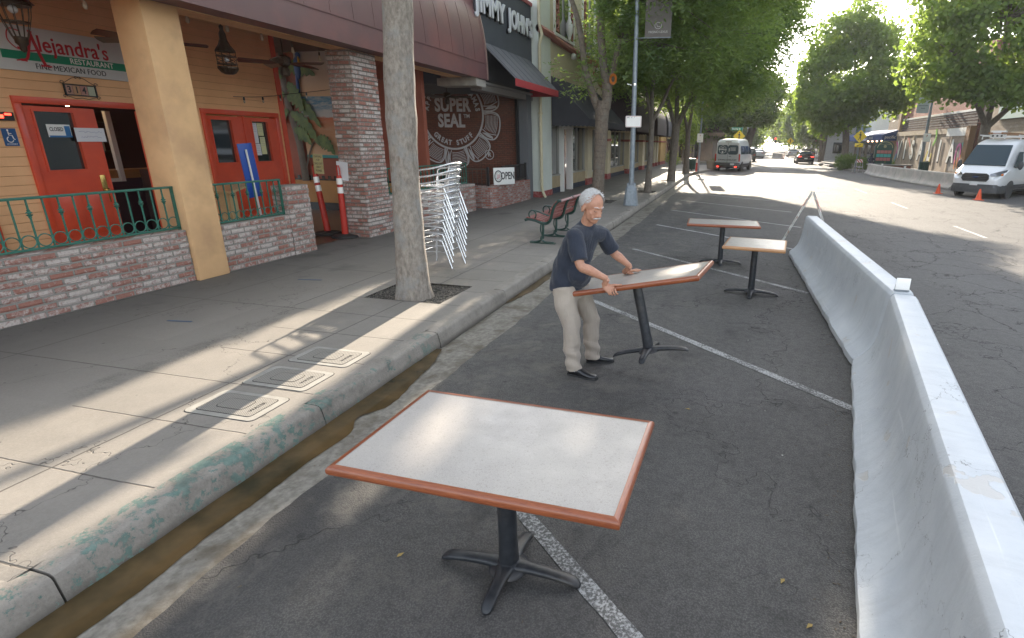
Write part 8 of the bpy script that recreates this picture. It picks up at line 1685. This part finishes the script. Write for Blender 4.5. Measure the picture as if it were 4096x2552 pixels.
tree('street_tree', 'dark twin of the round tree beside it, farther up the right side', 11.4, 79, ([(11.3, 79, .1), (11.5, 79, 4)], [.22, .16]), [([(11.5, 79, 3.8), (12.6, 79, 6)], [.12, .06])], [(12.2, 79, 7.0, 2.6, 2.6, 2.6)], 4.5, 50, (.6, .6, .5), .34, ML_FAR, MBARK3, 12, pin=False, group='trees along the right side')
# distant rows
for i, (x, y, h, r_, nm) in enumerate(((13.6, 96, 9, 3.6, 'right'), (14.2, 118, 10, 4.0, 'right'), (15.6, 145, 12, 5, 'right'), (17.5, 180, 13, 6, 'right'), (-.8, 90, 9.5, 3.8, 'left'), (.4, 112, 9, 3.8, 'left'), (1.6, 140, 11, 4.6, 'left'), (2.4, 180, 12, 6, 'left'), (21, 225, 15, 8, 'right'), (4.5, 235, 14, 8, 'left'))):
    order = {'right': {0: 'first', 1: 'second', 2: 'third', 3: 'fourth', 8: 'fifth'}, 'left': {4: 'first', 5: 'second', 6: 'third', 7: 'fourth', 9: 'fifth'}}[nm][i]
    tree('street_tree', 'hazy distant tree up the %s side of the street, %s beyond the crossing' % (nm, order), x, y, ([(x, y, .1), (x, y, h*.4)], [.25, .2]), [([(x, y, h*.35), (x+.5, y, h*.6)], [.15, .08])], [(x, y, h*.62, r_, r_, h*.36), (x-r_*.6, y, h*.5, r_*.5, r_*.6, h*.2)], 3.0 if y < 150 else 1.6, 50, (.8, .8, .7), .45 if y < 150 else .8, ML_FAR, MBARK3, 30+i, pin=False, group='distant trees up the street', branch=False)
# more crowns to the right beyond the frame of the near ones, and hedge, shrubs
def shrub(name, label, blobs, dens, per, leaf, mt, loc, cat='hedge'):
    t = thing(name, label, cat, loc); rng = np.random.default_rng(abs(int(loc[0]*10+loc[1]))); m = MB()
    for cx, cy, cz, rx, ry, rz in blobs:
        for k in range(5): m.tube([(cx+random.uniform(-.2, .2), cy, .12), (cx+random.uniform(-rx, rx)*.6, cy+random.uniform(-ry, ry)*.5, cz+rz*.3)], .015, 5)
    m.build('stems', MBARK3, t); quadmesh('foliage', singles(clumps(blobs, dens, rng), per, (.12, .12, .12), leaf, rng), mt, t); return t
ML_HED = mat_leaf('hedge_leaf', (.05, .10, .015), (.12, .19, .03), .35, (.07, .13, .02))
shrub('hedge', 'low clipped bright green hedge by the right pedestrian sign', [(9.4+.42*k, 54.2+.0*k, .75, .5, 1.2, .62) for k in range(3)]+[(11+.5*k, 53.6, .68, .55, 1.0, .55) for k in range(5)], 34, 30, .09, ML_HED, (10.5, 54, .15))
shrub('shrub', 'round yellow green shrub on the left pavement before the corner shop', [(-5.4, 50.5, .8, .65, .6, .65)], 40, 34, .09, ML_YEL, (-5.4, 50.5, .15), 'shrub')
shrub('shrub', 'leafy plant in the round planter by the van', [(-1.75, 47.2, .85, .3, .3, .15)], 60, 20, .07, ML_HED, (-1.75, 47.2, .8), 'shrub')
# orange wire on the forked tree, dark wire
t = thing('cable_coil', 'coil of orange cable tied in the fork of the ringed tree', 'cable', (-4.05, 18.35, 4.0)); m = MB()
for r_ in (.10, .13, .16): m.tube([(-4.02+r_*.7*math.cos(a), 18.38, 4.05+r_*math.sin(a)) for a in [2*PI*i/18 for i in range(18)]], .014, 6, closed=True)
m.build('coil', flat('cable_orange', (.55, .16, .01), .6), t)
# person in dark clothes seen beside the kiosk
pb = thing('person', 'seated passer-by in dark clothes beside the green directory board', 'person', (11.3, 51.6, .15)); m = MB(); m.ball((11.3, 51.6, 1.0), (.22, .16, .34)); m.ball((11.3, 51.58, 1.45), (.10, .11, .13)); m.tube([(11.18, 51.5, .75), (11.12, 51.15, .78), (11.12, 51.1, .35)], [.1, .08, .06]); m.tube([(11.42, 51.5, .75), (11.45, 51.15, .78), (11.45, 51.1, .35)], [.1, .08, .06]); m.tube([(11.08, 51.6, 1.2), (11.0, 51.4, .95), (11.12, 51.2, .86)], [.06, .05, .04]); m.tube([(11.52, 51.6, 1.2), (11.6, 51.4, .95), (11.46, 51.2, .86)], [.06, .05, .04]); merged('body', m, flat('dark_clothes', (.015, .018, .03), .9), pb, .03, 3)
# ---------------------------------------------------------------- morning haze
HZ = MB().box(-390, 390, -60, 880, -1.2, 40).build('haze', mat('haze')[0], smooth=0); tag(HZ, kind='stuff')
hm = bpy.data.materials['haze']; hn = hm.node_tree; out = hn.nodes['Material Output']; hn.nodes.remove(hn.nodes['Principled BSDF'])
pv = hn.nodes.new('ShaderNodeVolumePrincipled'); pv.inputs['Color'].default_value = (.93, .95, 1, 1); pv.inputs['Density'].default_value = .0005; pv.inputs['Anisotropy'].default_value = .25; hn.links.new(pv.outputs[0], out.inputs['Volume'])
